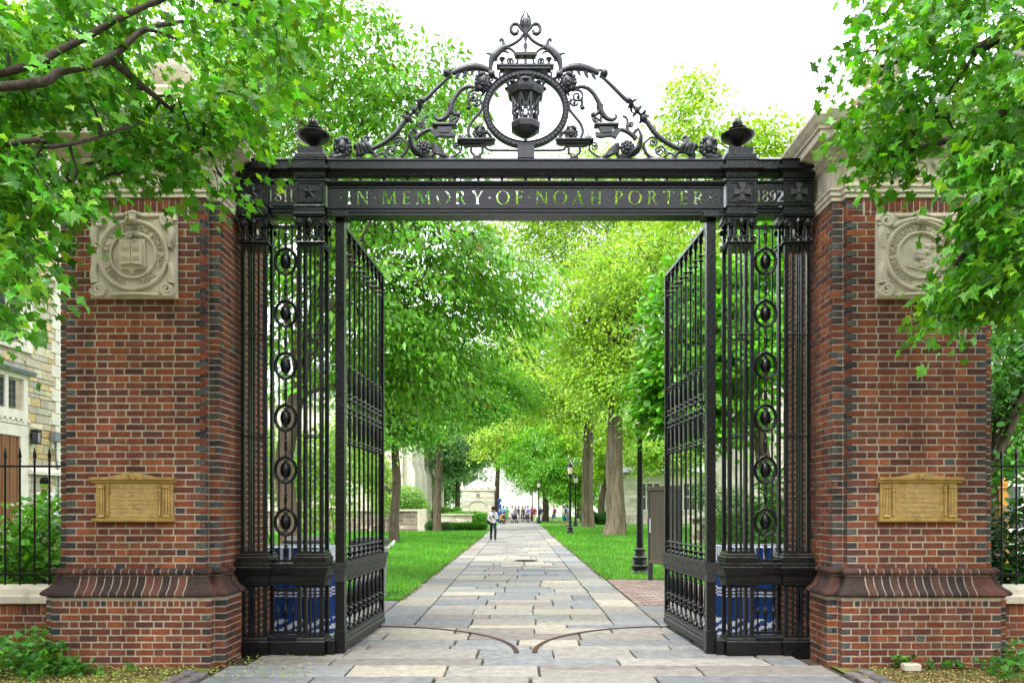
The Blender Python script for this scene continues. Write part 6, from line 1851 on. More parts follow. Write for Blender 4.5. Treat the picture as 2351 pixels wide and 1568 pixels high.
stone_wall(wing, Vector((0, 12, 0)), Vector((0, -1, 0)), Vector((-1, 0, 0)), 12, 0, 10, PALE, rr, (.3, .42, .5, 1.0))
for i, (a, c, z0, z1) in enumerate(wwin):
    b = MB(); b.box(a, c, -.01, .03, z0, z1); wv = b.build('window', M['glass'], wing)
    b = MB()
    for k in range(3): t = a + (c - a) * k / 2; b.box(t - .06, t + .06, -.08, .02, z0, z1)
    b.box(a - .1, c + .1, -.12, .02, z0 - .14, z0); b.build('mullion', M['white_paint'], wv)
b = MB(); b.cbox(-.3, 14.3, -.3, 12.3, 10, 10.4, .04); b.build('cornice', M['pale_stone'], wing)
rb_ = empty('cream_house', (15.6, 26, 0)); tag(rb_, 'cream stone house with white window frames behind the right fence', 'building')
b = MB(); b.box(-1.5, 12, .05, 10, -.1, 11); b.build('wall_core', M['pale_stone'], rb_)
cwin = [(-.2 + i * 2.6 + 1.5, 1.0 + i * 2.6 + 1.5, .9, 2.3) for i in range(4)] + [(-.2 + i * 2.6 + 1.5, 1.0 + i * 2.6 + 1.5, 4.0, 5.8) for i in range(4)]
stone_wall(rb_, Vector((-1.5, 0, 0)), Vector((1, 0, 0)), Vector((0, -1, 0)), 13.5, 0, 11, PALE + OCHRE[5:], rr, (.28, .4, .4, .9), cwin, lambda a, b_, za, zb: a < 3.2 and zb < 4)
for i, (a, c, z0, z1) in enumerate(cwin):
    a -= 1.5; c -= 1.5
    b = MB(); b.box(a, c, -.01, .03, z0, z1); wv = b.build('window', M['glass'], rb_)
    b = MB()
    for k in range(3): t = a + (c - a) * k / 2; b.box(t - .06, t + .06, -.08, .02, z0, z1)
    b.box(a, c, -.08, .02, (z0 + z1) / 2 - .04, (z0 + z1) / 2 + .04); b.box(a - .1, c + .1, -.12, .02, z0 - .14, z0); b.box(a - .1, c + .1, -.1, .02, z1, z1 + .12); b.build('window_frame', M['white_paint'], wv)
# pale facade closing the end of the walk
end = empty('far_facade', (-8, 135, 0)); tag(end, 'bright pale stone facade closing the far end of the walk', 'building')
b = MB(); b.box(-30, 40, .05, 12, -.1, 16); b.build('wall_core', M['far_stone'], end)
for i in range(15):
    x = -29 + i * 4.8; b = MB(); b.cbox(x - .4, x + .4, -.45, .1, 0, 15.5, .05); b.build('buttress', M['far_stone'], end)
b = MB(); b.cbox(-30.5, 40.5, -.5, 12, 16, 16.8, .1); b.build('cornice', M['pale_stone'], end)

# --- unseen house front behind the viewer, added to darken the iron's reflections
sf = empty('added_street_front', (0, -15, 0)); sf['kind'] = 'structure'
b = MB(); b.box(-40, 40, -8, 0, -.1, 8); b.build('wall', M['stone_street'], sf)
for i in range(16):
    for z0 in (1.2, 5.0):
        x = -37 + i * 4.8; b = MB(); b.box(x, x + 1.7, -.02, .05, z0, z0 + 2.3); b.build('window', M['glass'], sf)
        b = MB(); b.box(x - .15, x + 1.85, 0, .15, z0 - .2, z0); b.build('window_sill', M['limestone'], sf)
b = MB(); b.cbox(-40.3, 40.3, -8, .5, 8, 8.6, .05); b.build('cornice', M['limestone'], sf)
sheet('street', -60, 60, -14, -4.2, -.055, M['asphalt'])
# --- garden wall on the left lawn
gw = empty('garden_wall', (-6.15, 52.5, 0)); tag(gw, 'stained stone garden wall with end pier on the left lawn', 'wall')
b = MB(); b.box(-14, -.6, .05, .45, -.1, 1.35); b.build('wall_core', M['mortar'], gw)
stone_wall(gw, Vector((-14, .05, 0)), Vector((1, 0, 0)), Vector((0, -1, 0)), 13.4, 0, 1.35, GREYST, rr, (.18, .3, .35, .9), (), lambda *a: True)
b = MB(); b.cbox(-14, -.55, -.06, .55, 1.35, 1.48, .02); b.build('coping', M['limestone'], gw)
b = MB(); b.cbox(-.62, 0, -.08, .6, -.1, 1.5, .02); b.build('pier', M['limestone'], gw)
gw2 = empty('garden_wall', (-4.2, 60, 0)); tag(gw2, 'short low stone wall behind the forked trunk', 'wall')
b = MB(); b.box(-2.2, .6, .05, .45, -.1, 1.0); b.build('wall_core', M['mortar'], gw2)
stone_wall(gw2, Vector((-2.2, .05, 0)), Vector((1, 0, 0)), Vector((0, -1, 0)), 2.8, 0, 1.0, PALE, rr, (.2, .3, .4, .9), (), lambda *a: True)
b = MB(); b.cbox(-2.3, .7, -.06, .55, 1.0, 1.12, .02); b.build('coping', M['limestone'], gw2)
gw3 = empty('garden_wall', (14.5, 34, 0)); tag(gw3, 'low grey stone wall seen through the right iron screen', 'wall')
b = MB(); b.box(-7, 4, .05, .45, -.1, 1.1); b.build('wall_core', M['mortar'], gw3)
stone_wall(gw3, Vector((-7, .05, 0)), Vector((1, 0, 0)), Vector((0, -1, 0)), 11, 0, 1.1, GREYST + PALE, rr, (.16, .26, .3, .8), (), lambda *a: True)
b = MB(); b.cbox(-7.1, 4.1, -.06, .55, 1.1, 1.22, .02); b.build('coping', M['limestone'], gw3)

# ------------------------------------------------------------------ street fences on their low walls
spear_me = MB().lathe((0, 0, 0), [(.011, 0), (.011, 1.36), (.020, 1.365), (.011, 1.38), (.019, 1.42), (.004, 1.52)], 8).mesh('picket', IR, 50)
for side in (-1, 1):
    x_in = GX + side * 4.86; x_out = side * 9.6
    y = 8.72
    wall = empty('dwarf_wall', (x_in, y, 0)); tag(wall, 'low brick wall with stone coping running %s from the %s pillar' % (('left', 'left') if side < 0 else ('right', 'right')), 'wall', 'dwarf walls under the street fences')
    L = abs(x_out - x_in)
    b = MB(); b.box(0, side * L, -.10, .16, -.06, .56) if side > 0 else b.box(side * L, 0, -.10, .16, -.06, .56); b.build('mortar_core', M['mortar'], wall)
    bk = Bricks(); rr2 = random.Random(70 + side)
    org = Vector((0 if side > 0 else -L, -.109, 0))
    bk.face(org, Vector((1, 0, 0)), Vector((0, -1, 0)), L, -.03, .42, rr2, 0)
    nb_ = int(L / .074)
    for i in range(nb_): bk.brick(org, Vector((1, 0, 0)), Vector((0, -1, 0)), (i + .5) * L / nb_, .485, L / nb_ - .012, .115, rr2.choice(BR[1:8]), 1)
    bk.flush(wall, 290)
    b = MB()
    for i in range(4):
        x0, x1 = i * L / 4 + .004, (i + 1) * L / 4 - .004
        cb_ = MB(); cb_.prism([(-.17, .56), (-.17, .63), (-.14, .655), (-.12, .71), (-.05, .745), (.11, .745), (.19, .70), (.22, .62), (.22, .56)], 'x', x0 * side, x1 * side)
        cb_.build('coping_stone', M['limestone'], wall)
    fence = empty('iron_fence', (x_in, y, .745)); tag(fence, 'black spear-topped iron fence %s of the %s pillar' % (('left', 'left') if side < 0 else ('right', 'right')), 'fence', 'spear-topped street fences')
    for z in (.115, 1.31):
        b = MB(); b.box(0, side * L, -.02, .02, z - .011, z + .011); b.build('rail', IR, fence)
    n = int(L / .1635)
    for i in range(n): inst('picket', spear_me, fence, (side * (.085 + i * .1635), 0, .0))

# ------------------------------------------------------------------ lamp posts, board, bin, blue drapes, bench, phone
M['lamp_glass'] = mat('lamp_glass', (0.75, 0.68, 0.52), 0.25, .05, 5, spec=.5)
def make_lamp(x, y, label):
    root = empty('lamp_post', (x, y, 0)); tag(root, label, 'lamp post', 'black lamp posts along the walk')
    b = MB(); b.lathe((0, 0, 0), [(.24, -.02), (.24, .05), (.20, .07), (.185, .09), (.185, .16), (.20, .18), (.20, .21), (.175, .235), (.165, .36), (.18, .38), (.18, .41), (.13, .45), (.12, .56), (.135, .58), (.135, .60), (.095, .64)], 18); b.build('base', IR, root, 40)
    b = MB(); b.lathe((0, 0, 0), [(.088, .62), (.075, 1.6), (.055, 3.35), (.075, 3.37), (.05, 3.40)], 14); b.build('shaft', IR, root, 60)
    b = MB(); b.lathe((0, 0, 0), [(.05, 3.38), (.085, 3.42), (.10, 3.52), (.13, 3.54), (.13, 3.58), (.11, 3.60)], 14); b.build('fitter', IR, root, 50)
    b = MB(); b.lathe((0, 0, 0), [(.11, 3.59), (.14, 3.72), (.185, 4.0)], 14, cap=False); b.build('globe', M['lamp_glass'], root, 60)
    b = MB()
    for k in range(7):
        a = 2 * math.pi * k / 7; b.tube([(.112 * math.cos(a), .112 * math.sin(a), 3.59), (.19 * math.cos(a), .19 * math.sin(a), 4.01)], .008, 5)
    b.build('ribs', IR, root)
    b = MB(); b.lathe((0, 0, 0), [(.21, 3.99), (.23, 4.02), (.20, 4.06), (.12, 4.15), (.10, 4.20), (.04, 4.24), (.03, 4.28), (.0, 4.32)], 16); b.build('cap', IR, root, 40)
make_lamp(at(1309, 1165, 46.7).x, 46.7, 'lamp post with clear lantern left of the elm trunks')
make_lamp(at(1321.5, 1165, 64).x, 64, 'smaller distant lamp post just right of the nearer lantern')
make_lamp(at(1469, 1165, 18.9).x, 18.9, 'nearest lamp post, its lantern hidden by leaves, beside the notice board')
make_lamp(at(1237, 1165, 78).x, 78, 'distant lamp post behind the man in a navy shirt')
make_lamp(at(1222, 1165, 95).x, 95, 'farthest lamp post under the green maple on the walk')
M['board'] = mat('weathered_grey_brown_board', (0.115, 0.095, 0.065), 0.8, .3, 4, .3, 30, stretch=(3, 3, .4))
bd = empty('notice_board', (2.88, 17.35, 0), math.atan2(-1.1, .42)); tag(bd, 'grey brown notice board on dark posts beside the nearest lamp post', 'notice board')
b = MB(); b.cbox(0, 1.15, -.035, .035, .42, 1.96, .01); b.build('panel', M['board'], bd)
b = MB(); b.cbox(-.05, 1.2, -.07, .07, 1.96, 2.06, .015); b.build('cap_rail', M['board'], bd)
b = MB(); b.cbox(-.03, 1.18, -.05, .05, .38, .44, .01); b.build('bottom_rail', M['board'], bd)
for x in (.02, 1.13): b = MB(); b.cbox(x - .04, x + .04, -.045, .045, -.05, 1.96, .008); b.build('post', M['iron_worn'], bd)
b = MB(); b.box(.02, .1, -.042, -.036, 1.05, 1.36); b.build('sticker', M['white_paint'], bd)

M['bin'] = mat('grey_plastic', (0.24, 0.24, 0.235), .6, .12, 6)
bn = empty('litter_bin', (-2.62, 13.85, 0)); tag(bn, 'grey litter bin with a white handle behind the left gate leaf', 'bin')
b = MB(); b.sweep(lambda d: [(-.25 - d, -.25 - d), (.25 + d, -.25 - d), (.25 + d, .25 + d), (-.25 - d, .25 + d)], [(.02, .0), (.02, .06), (-.02, .08), (.02, .92), (.02, .95)]); b.build('body', M['bin'], bn)
b = MB(); b.sweep(lambda d: [(-.25 - d, -.25 - d), (.25 + d, -.25 - d), (.25 + d, .25 + d), (-.25 - d, .25 + d)], [(.04, .95), (.04, 1.02), (-.05, 1.08)]); b.build('lid', M['iron_worn'], bn)
b = MB(); b.tube(smooth_path([(.26, -.1, .90), (.34, -.1, .90), (.40, -.1, .97), (.44, -.1, 1.02), (.42, -.1, .96), (.36, -.1, .93)], 5), .018, 7); b.build('handle', M['white_paint'], bn, 60)
bn2 = empty('wheeled_bin', (-3.55, 13.2, 0)); tag(bn2, 'dark wheeled bin seen between the left iron pilaster and gate leaf', 'bin')
b = MB(); b.sweep(lambda d: [(-.28 - d, -.3 - d), (.28 + d, -.3 - d), (.28 + d, .3 + d), (-.28 - d, .3 + d)], [(-.06, .06), (0, 1.0), (.03, 1.02), (.03, 1.06), (-.02, 1.12)]); b.build('body', mat('dark_plastic', (.035, .04, .04), .5, .1, 5), bn2)
for sx in (-1, 1): b = MB(); b.tube([(sx * .2, .3, .1), (sx * .27, .3, .1)], .1, 14); b.build('wheel', M['iron'], bn2, 50)

BLUE = (0.008, 0.055, 0.24); WHT = (0.72, 0.74, 0.78)
M['drape'] = mat('blue_striped_cloth', None, .65, .12, 6, .15, 30, spec=.3, src='attr')
def draped_table(cx, cy, w, d, label, seed):
    root = empty('draped_table', (cx, cy, 0)); tag(root, label, 'table', 'blue draped tables inside the gate')
    b = MB(); nu = 64; zs = [1.10, 1.04, .92, .75, .60, .575, .555, .535, .515, .495, .475, .40, .30, .24, .22, .20, .18, .16, .14, .12, .10, .08, .06, .04, .015]
    per = 2 * (w + d); r_ = random.Random(seed); ph = r_.uniform(0, 6)
    def peri(s):
        s %= per
        if s < w: return (-w / 2 + s, -d / 2, 0, -1)
        s -= w
        if s < d: return (w / 2, -d / 2 + s, 1, 0)
        s -= d
        if s < w: return (w / 2 - s, d / 2, 0, 1)
        s -= w
        return (-w / 2, d / 2 - s, -1, 0)
    nu = int(per / .04); v = []; f = []; cs = []
    for k, z in enumerate(zs):
        t = (1.10 - z); fl = .03 * t + (.22 * max(0, .25 - z) if z < .25 else 0)
        for i in range(nu):
            s = per * i / nu; x, y, nx, ny = peri(s)
            rip = .022 * min(1, t * 2) * math.sin(s * 26 + ph) + .012 * math.sin(s * 57)
            v.append((x + nx * (fl + rip), y + ny * (fl + rip), z))
    for k in range(len(zs) - 1):
        zm = (zs[k] + zs[k + 1]) / 2
        for i in range(nu):
            i2 = (i + 1) % nu
            if .475 < zm < .60: c = WHT if k % 2 == 0 else BLUE
            elif zm < .22: c = WHT if int((i + k * 1.1) / 3) % 2 == 0 else BLUE
            elif zm > .96: c = WHT if i % 3 == 0 else BLUE
            else: c = BLUE
            b.add([], []); b.f.append((k * nu + i, (k + 1) * nu + i, (k + 1) * nu + i2, k * nu + i2)); b.m.append(0); b.c.append(c)
    b.v = v
    sk = b.build('skirt', M['drape'], root, 70)
    b = MB(); n = 18
    for i in range(n): b.add([(-w / 2 + w * i / n, -d / 2, 1.101), (-w / 2 + w * (i + 1) / n, -d / 2, 1.101), (-w / 2 + w * (i + 1) / n, d / 2, 1.101), (-w / 2 + w * i / n, d / 2, 1.101)], [(0, 1, 2, 3)], c=WHT if i % 2 else BLUE)
    b.build('table_cover', M['drape'], root)
    for sx in (-1, 1):
        for sy in (-1, 1): b = MB(); b.box(sx * (w / 2 - .06), sx * (w / 2 - .02), sy * (d / 2 - .06), sy * (d / 2 - .02), 0, 1.09); b.build('leg', M['white_paint'], root)
    b = MB(); b.tube([(-w / 2 + .02, -d / 2 - .05, 1.14), (w / 2 - .02, -d / 2 - .05, 1.14)], .012, 6); b.tube([(-w / 2 + .02, -d / 2 - .05, 1.0), (-w / 2 + .02, -d / 2 - .05, 1.07)], .012, 6); b.tube([(w / 2 - .02, -d / 2 - .05, 1.0), (w / 2 - .02, -d / 2 - .05, 1.07)], .012, 6); b.build('edge_rail', M['white_paint'], root, 60)
draped_table(-2.86, 10.15, .95, .75, 'table under a blue cloth with white stripes behind the left iron pilasters', 1)
draped_table(3.02, 10.15, .95, .75, 'table under a blue cloth with white stripes behind the right iron pilasters', 2)

M['teak'] = mat('weathered_teak', (0.34, 0.30, 0.24), .8, .25, 8, .3, 30)
bc = at(1465, 1208, 67); bench = empty('park_bench', (bc.x, 67, .03)); tag(bench, 'weathered wooden bench on the lawn right of the thick elm', 'bench')
for i in range(4): b = MB(); b.box(-.85, .85, -.25 + i * .13, -.14 + i * .13, .42, .45); b.build('seat_slat', M['teak'], bench)
for i in range(14): x = -.78 + i * .12; b = MB(); b.box(x - .025, x + .025, .24, .27, .50, .86); b.build('back_slat', M['teak'], bench)
b = MB(); b.box(-.85, .85, .23, .28, .86, .95); b.build('top_rail', M['teak'], bench)
for sx in (-1, 1):
    for y0 in (-.27, .22): b = MB(); b.box(sx * .85, sx * .78, y0, y0 + .06, -.02, .92 if y0 > 0 else .64); b.build('leg', M['teak'], bench)
    b = MB(); b.box(sx * .87, sx * .77, -.3, .26, .62, .66); b.build('arm_rest', M['teak'], bench)

ph = empty('emergency_phone', (at(1147, 1165, 84).x, 84, 0)); tag(ph, 'tall blue emergency phone post beside the stone kiosk', 'phone post')
M['phone_blue'] = mat('phone_blue', (0.012, 0.05, 0.20), .4, .1, 4)
b = MB(); b.cbox(-.19, .19, -.16, .16, -.03, 1.95, .03); b.build('body', M['phone_blue'], ph)
b = MB(); b.lathe((0, 0, 0), [(.09, 1.95), (.06, 2.0), (.06, 2.2)], 10); b.build('neck', M['phone_blue'], ph, 50)
b = MB(); b.cbox(-.2, .2, -.2, .2, 2.2, 2.55, .05); b.build('head', M['phone_blue'], ph)
b = MB(); b.box(-.1, .1, -.175, -.155, 1.1, 1.5); b.build('call_panel', M['bin'], ph)

op = empty('orange_post', (8.62, 14.0, 0)); tag(op, 'orange wooden post with moulded top behind the right fence', 'post')
b = MB(); b.cbox(-.055, .055, -.055, .055, -.05, 1.98, .008); b.build('post', mat('orange_paint', (.50, .23, .03), .6, .12, 5), op)
b = MB(); b.cbox(-.075, .075, -.075, .075, 1.93, 1.97, .008); b.lathe((0, 0, 1.98), [(.06, 0), (.075, .05), (.05, .12), (.0, .15)], 12); b.build('cap', bpy.data.materials['orange_paint'], op, 50)
st_ = empty('loose_block', (at(2088, 1520, 7.75).x, 7.72, 0)); tag(st_, 'small loose grey stone block at the foot of the right pillar', 'stone block')
b = MB(); b.cbox(-.085, .085, -.05, .05, .0, .075, .012); b.build('block', M['limestone'], st_)
# ------------------------------------------------------------------ people
def cloth(name, c): return mat(name, c, .85, .14, 14, .25, 60, spec=.15)
SKIN = mat('skin', (0.42, 0.24, 0.16), .55, .06, 10)
SKIN2 = mat('skin_tan', (0.30, 0.16, 0.10), .55, .06, 10)
SHOE = cloth('dark_shoe', (.02, .02, .022)); HAIRS = {'black': cloth('black_hair', (.012, .011, .011)), 'brown': cloth('brown_hair', (.09, .05, .03)), 'grey': cloth('grey_hair', (.35, .33, .3)), 'white': cloth('white_hat', (.7, .68, .62))}
_cl = {}
def cl(c):
    k = tuple(round(x, 3) for x in c)
    if k not in _cl: _cl[k] = cloth('cloth_%d' % len(_cl), c)
    return _cl[k]
def person(label, loc, rz, H, pose, top, bottom, hair='brown', shorts=False, skirt=False, sleeves='long', fingers=False, skin=SKIN, width=1.0, group=None):
    root = empty('person', loc, rz); tag(root, label, 'person', group)
    s = H / 1.75
    J = {'pel': (0, 0, .97), 'spi': (0, 0, 1.14), 'che': (0, .0, 1.34), 'nec': (0, .01, 1.50), 'hd1': (0, -.01, 1.585), 'hd2': (0, -.015, 1.70)}
    Rd = {'pel': (.145, .115), 'spi': (.135, .105), 'che': (.18, .125), 'nec': (.055, .055), 'hd1': (.075, .085), 'hd2': (.078, .092)}
    for sg, t in ((1, 'l'), (-1, 'r')):
        J.update({'sh' + t: (sg * .17, .0, 1.42), 'el' + t: (sg * .23, .03, 1.15), 'wr' + t: (sg * .24, -.04, .92), 'ha' + t: (sg * .235, -.07, .83),
                  'hi' + t: (sg * .085, 0, .90), 'kn' + t: (sg * .095, -.02, .50), 'an' + t: (sg * .095, .02, .10), 'to' + t: (sg * .105, -.13, .045)})
        Rd.update({'sh' + t: (.07, .075), 'el' + t: (.055, .055), 'wr' + t: (.032, .030), 'ha' + t: (.036, .022), 'hi' + t: (.10, .105), 'kn' + t: (.072, .075), 'an' + t: (.055, .06), 'to' + t: (.042, .035)})
    if pose in ('walk', 'phone'):
        J['knl'] = (.095, -.20, .52); J['anl'] = (.09, -.24, .11); J['tol'] = (.10, -.39, .06)
        J['knr'] = (-.09, .03, .50); J['anr'] = (-.09, .22, .13); J['tor'] = (-.10, .08, .035)
        J['ell'] = (.23, .14, 1.17); J['wrl'] = (.24, .10, .93); J['hal'] = (.24, .07, .84)
        J['elr'] = (-.23, -.06, 1.16); J['wrr'] = (-.23, -.20, .97); J['har'] = (-.22, -.26, .90)
    if pose == 'phone':
        J['hd1'] = (.0, -.04, 1.575); J['hd2'] = (.0, -.09, 1.68)
        J['ell'] = (.25, .02, 1.15); J['wrl'] = (.10, -.20, 1.16); J['hal'] = (.04, -.26, 1.20)
        J['elr'] = (-.26, .02, 1.15); J['wrr'] = (-.18, -.12, 1.02); J['har'] = (-.13, -.19, .98)
    if pose in ('sit', 'crouch'):
        dz = -.50 if pose == 'sit' else -.60
        for k in ('pel', 'spi', 'che', 'nec', 'hd1', 'hd2'): J[k] = (J[k][0], J[k][1] - (.08 if k in ('che', 'nec', 'hd1', 'hd2') else 0), J[k][2] + dz)
        for t, sg in (('l', 1), ('r', -1)):
            J['sh' + t] = (sg * .17, -.08, 1.42 + dz); J['el' + t] = (sg * .22, -.14, 1.15 + dz); J['wr' + t] = (sg * .15, -.36, 1.08 + dz); J['ha' + t] = (sg * .12, -.43, 1.08 + dz)
            J['hi' + t] = (sg * .09, -.02, .93 + dz); J['kn' + t] = (sg * .12, -.43, .50 if pose == 'sit' else .56); J['an' + t] = (sg * .12, -.40, .10); J['to' + t] = (sg * .12, -.55, .045)
    edges = [('pel', 'spi', 'top'), ('spi', 'che', 'top'), ('che', 'nec', 'top'), ('nec', 'hd1', 'skin'), ('hd1', 'hd2', 'skin')]
    for t in 'lr':
        edges += [('che', 'sh' + t, 'top'), ('sh' + t, 'el' + t, 'top'), ('el' + t, 'wr' + t, 'top' if sleeves == 'long' else 'skin'), ('wr' + t, 'ha' + t, 'skin'),
                  ('pel', 'hi' + t, 'bot'), ('hi' + t, 'kn' + t, 'bot'), ('kn' + t, 'an' + t, 'skin' if (shorts or skirt) else 'bot'), ('an' + t, 'to' + t, 'shoe')]
    if fingers:
        for t, sg in (('l', 1), ('r', -1)):
            base = Vector(J['ha' + t]); wr = Vector(J['wr' + t]); d = (base - wr).normalized(); side_ = d.cross(Vector((0, 0, 1))).normalized()
            for q_, (off, ln) in enumerate(((-.027, .062), (-.009, .074), (.009, .070), (.026, .055))):
                k1, k2 = 'f%s%da' % (t, q_), 'f%s%db' % (t, q_)
                J[k1] = tuple(base + d * ln * .6 + side_ * off); J[k2] = tuple(base + d * ln + side_ * off - Vector((0, 0, .018)))
                Rd[k1] = (.0095, .0095); Rd[k2] = (.008, .008)
                edges += [('ha' + t, k1, 'skin'), (k1, k2, 'skin')]
            kt = 'th' + t; J[kt] = tuple(wr + d * .06 + side_ * .05 * sg); Rd[kt] = (.011, .011); edges.append(('wr' + t, kt, 'skin'))
    keys = list(J); ix = {k: i for i, k in enumerate(keys)}
    me = bpy.data.meshes.new('body'); me.from_pydata([J[k] for k in keys], [(ix[a], ix[c]) for a, c, _ in edges], [])
    o = bpy.data.objects.new('body', me); col.objects.link(o)
    md = o.modifiers.new('Skin', 'SKIN')
    for k in keys:
        sv = me.skin_vertices[0].data[ix[k]]; sv.radius = (Rd[k][0] * (width if k in ('pel', 'spi', 'che') else 1), Rd[k][1]); sv.use_root = (k == 'pel')
    ss = o.modifiers.new('Subd', 'SUBSURF'); ss.levels = 1; ss.render_levels = 1
    bpy.context.view_layer.update()
    bm_ = bpy.data.meshes.new_from_object(o.evaluated_get(bpy.context.evaluated_depsgraph_get()))
    bpy.data.objects.remove(o)
    mats = {'top': cl(top), 'bot': cl(bottom), 'skin': skin, 'shoe': SHOE}; order = ['top', 'bot', 'skin', 'shoe']
    bm_.materials.clear()
    for k in order: bm_.materials.append(mats[k])
    segs = [(Vector(J[a]), Vector(J[c]), kd) for a, c, kd in edges]
    for p in bm_.polygons:
        c = p.center; best = 9; kd_ = 'top'
        for a, e_, kd in segs:
            ab = e_ - a; t = max(0, min(1, (c - a).dot(ab) / max(1e-9, ab.length_squared))); d = (c - a - ab * t).length
            if d < best: best, kd_ = d, kd
        if kd_ == 'bot' and c.z > J['pel'][2] - .04: kd_ = 'top'
        p.material_index = order.index(kd_); p.use_smooth = True
    body = inst('body', bm_, root, scale=(s, s, s))
    hd = Vector(J['hd2']); h1 = Vector(J['hd1'])
    b = MB(); b.ball(hd + Vector((0, .022, .020)), (.100, .108, .096), 12, 9, lump=.04, k=3, seed=int(loc[0] * 10) % 50)
    if hair != 'white': b.ball(hd + Vector((0, .05, -.05)), (.080, .06, .08), 10, 8)
    b.v = [(x * s, y * s, z * s) for x, y, z in b.v]; b.build('hair', HAIRS[hair], root, 60)
    fb = MB(); f_ = (h1 + hd) / 2
    fb.ball(f_ + Vector((0, -.088, -.005)), (.012, .018, .02), 6, 5)
    for sg in (-1, 1): fb.ball(f_ + Vector((sg * .083, .005, 0)), (.012, .02, .028), 6, 5)
    fb.v = [(x * s, y * s, z * s) for x, y, z in fb.v]; fb.build('nose_and_ears', skin, root, 60)
    eb = MB()
    for sg in (-1, 1): eb.ball(f_ + Vector((sg * .03, -.080, .022)), (.011, .008, .007), 6, 5)
    eb.ball(f_ + Vector((0, -.082, -.045)), (.022, .006, .005), 6, 5)
    eb.v = [(x * s, y * s, z * s) for x, y, z in eb.v]; eb.build('eyes_and_mouth', HAIRS['black'], root)
    if skirt or shorts:
        z0, z1 = (.55, 1.0) if skirt else (.56, 1.0)
        b = MB()
        if skirt: b.lathe((0, 0, 0), [(.24, z0), (.20, .75), (.165, .95), (.155, 1.05)], 14, sy=.85, cap=False)
        else:
            for t in 'lr': a, c = Vector(J['hi' + t]), Vector(J['kn' + t]); b.tube([a + Vector((0, 0, .06)), a + (c - a) * .45, a + (c - a) * .88], [.115, .105, .10], 10)
        b.v = [(x * s, y * s, z * s) for x, y, z in b.v]; b.build('skirt' if skirt else 'shorts', cl(bottom), root, 60)
    return root, J, s
def backpack(root, c, s=1.0, back=1):
    b = MB(); b.ball((0, back * .20, 1.24), (.155, .10, .24), 12, 9, lump=.03, k=2); b.ball((0, back * .28, 1.13), (.11, .06, .10), 10, 7)
    for sg in (-1, 1): b.tube(smooth_path([(sg * .09, back * .14, 1.42), (sg * .11, 0, 1.47), (sg * .12, -back * .13, 1.32), (sg * .13, back * .08, 1.12)], 4), .016, 6)
    b.v = [(x * s, y * s, z * s) for x, y, z in b.v]; b.build('backpack', cl(c), root, 60)

g0 = at(1132, 1241, 38)
p, J, s = person('person in grey sweatshirt and dark trousers walking towards the gate looking down', (g0.x, 38, .005), rad(8), 1.62, 'phone', (.50, .51, .54), (.018, .02, .035), 'black', fingers=True, width=1.32)
b = MB(); b.cbox(-.035, .035, -.325, -.312, 1.17, 1.31, .006); b.v = [(x * s, y * s, z * s) for x, y, z in b.v]; ph_ = b.build('phone', SHOE, p)
b = MB(); b.ball((-.24, .0, .98), (.09, .12, .14), 12, 9); b.tube(smooth_path([(-.22, .0, 1.1), (-.05, -.15, 1.3), (.12, -.08, 1.45), (.1, .1, 1.4), (-.1, .14, 1.2), (-.22, .05, 1.08)], 5), .014, 6); b.v = [(x * s, y * s, z * s) for x, y, z in b.v]; b.build('shoulder_bag', SHOE, p, 60)
for i, (t, z) in enumerate((('CROSS', 1.33), ('COUNTRY', 1.26))): relief_text(t, .062, .002, cl((.09, .05, .05) if i == 0 else (.30, .08, .04)), p, (0, -.158 * s, z * s), name='sweatshirt_print', width=.2)
b = MB(); b.ball(((0), -.135, 1.60), (.055, .03, .045), 10, 7); b.v = [(x * s, y * s, z * s) for x, y, z in b.v]; b.build('face_mask', SHOE, p, 60)

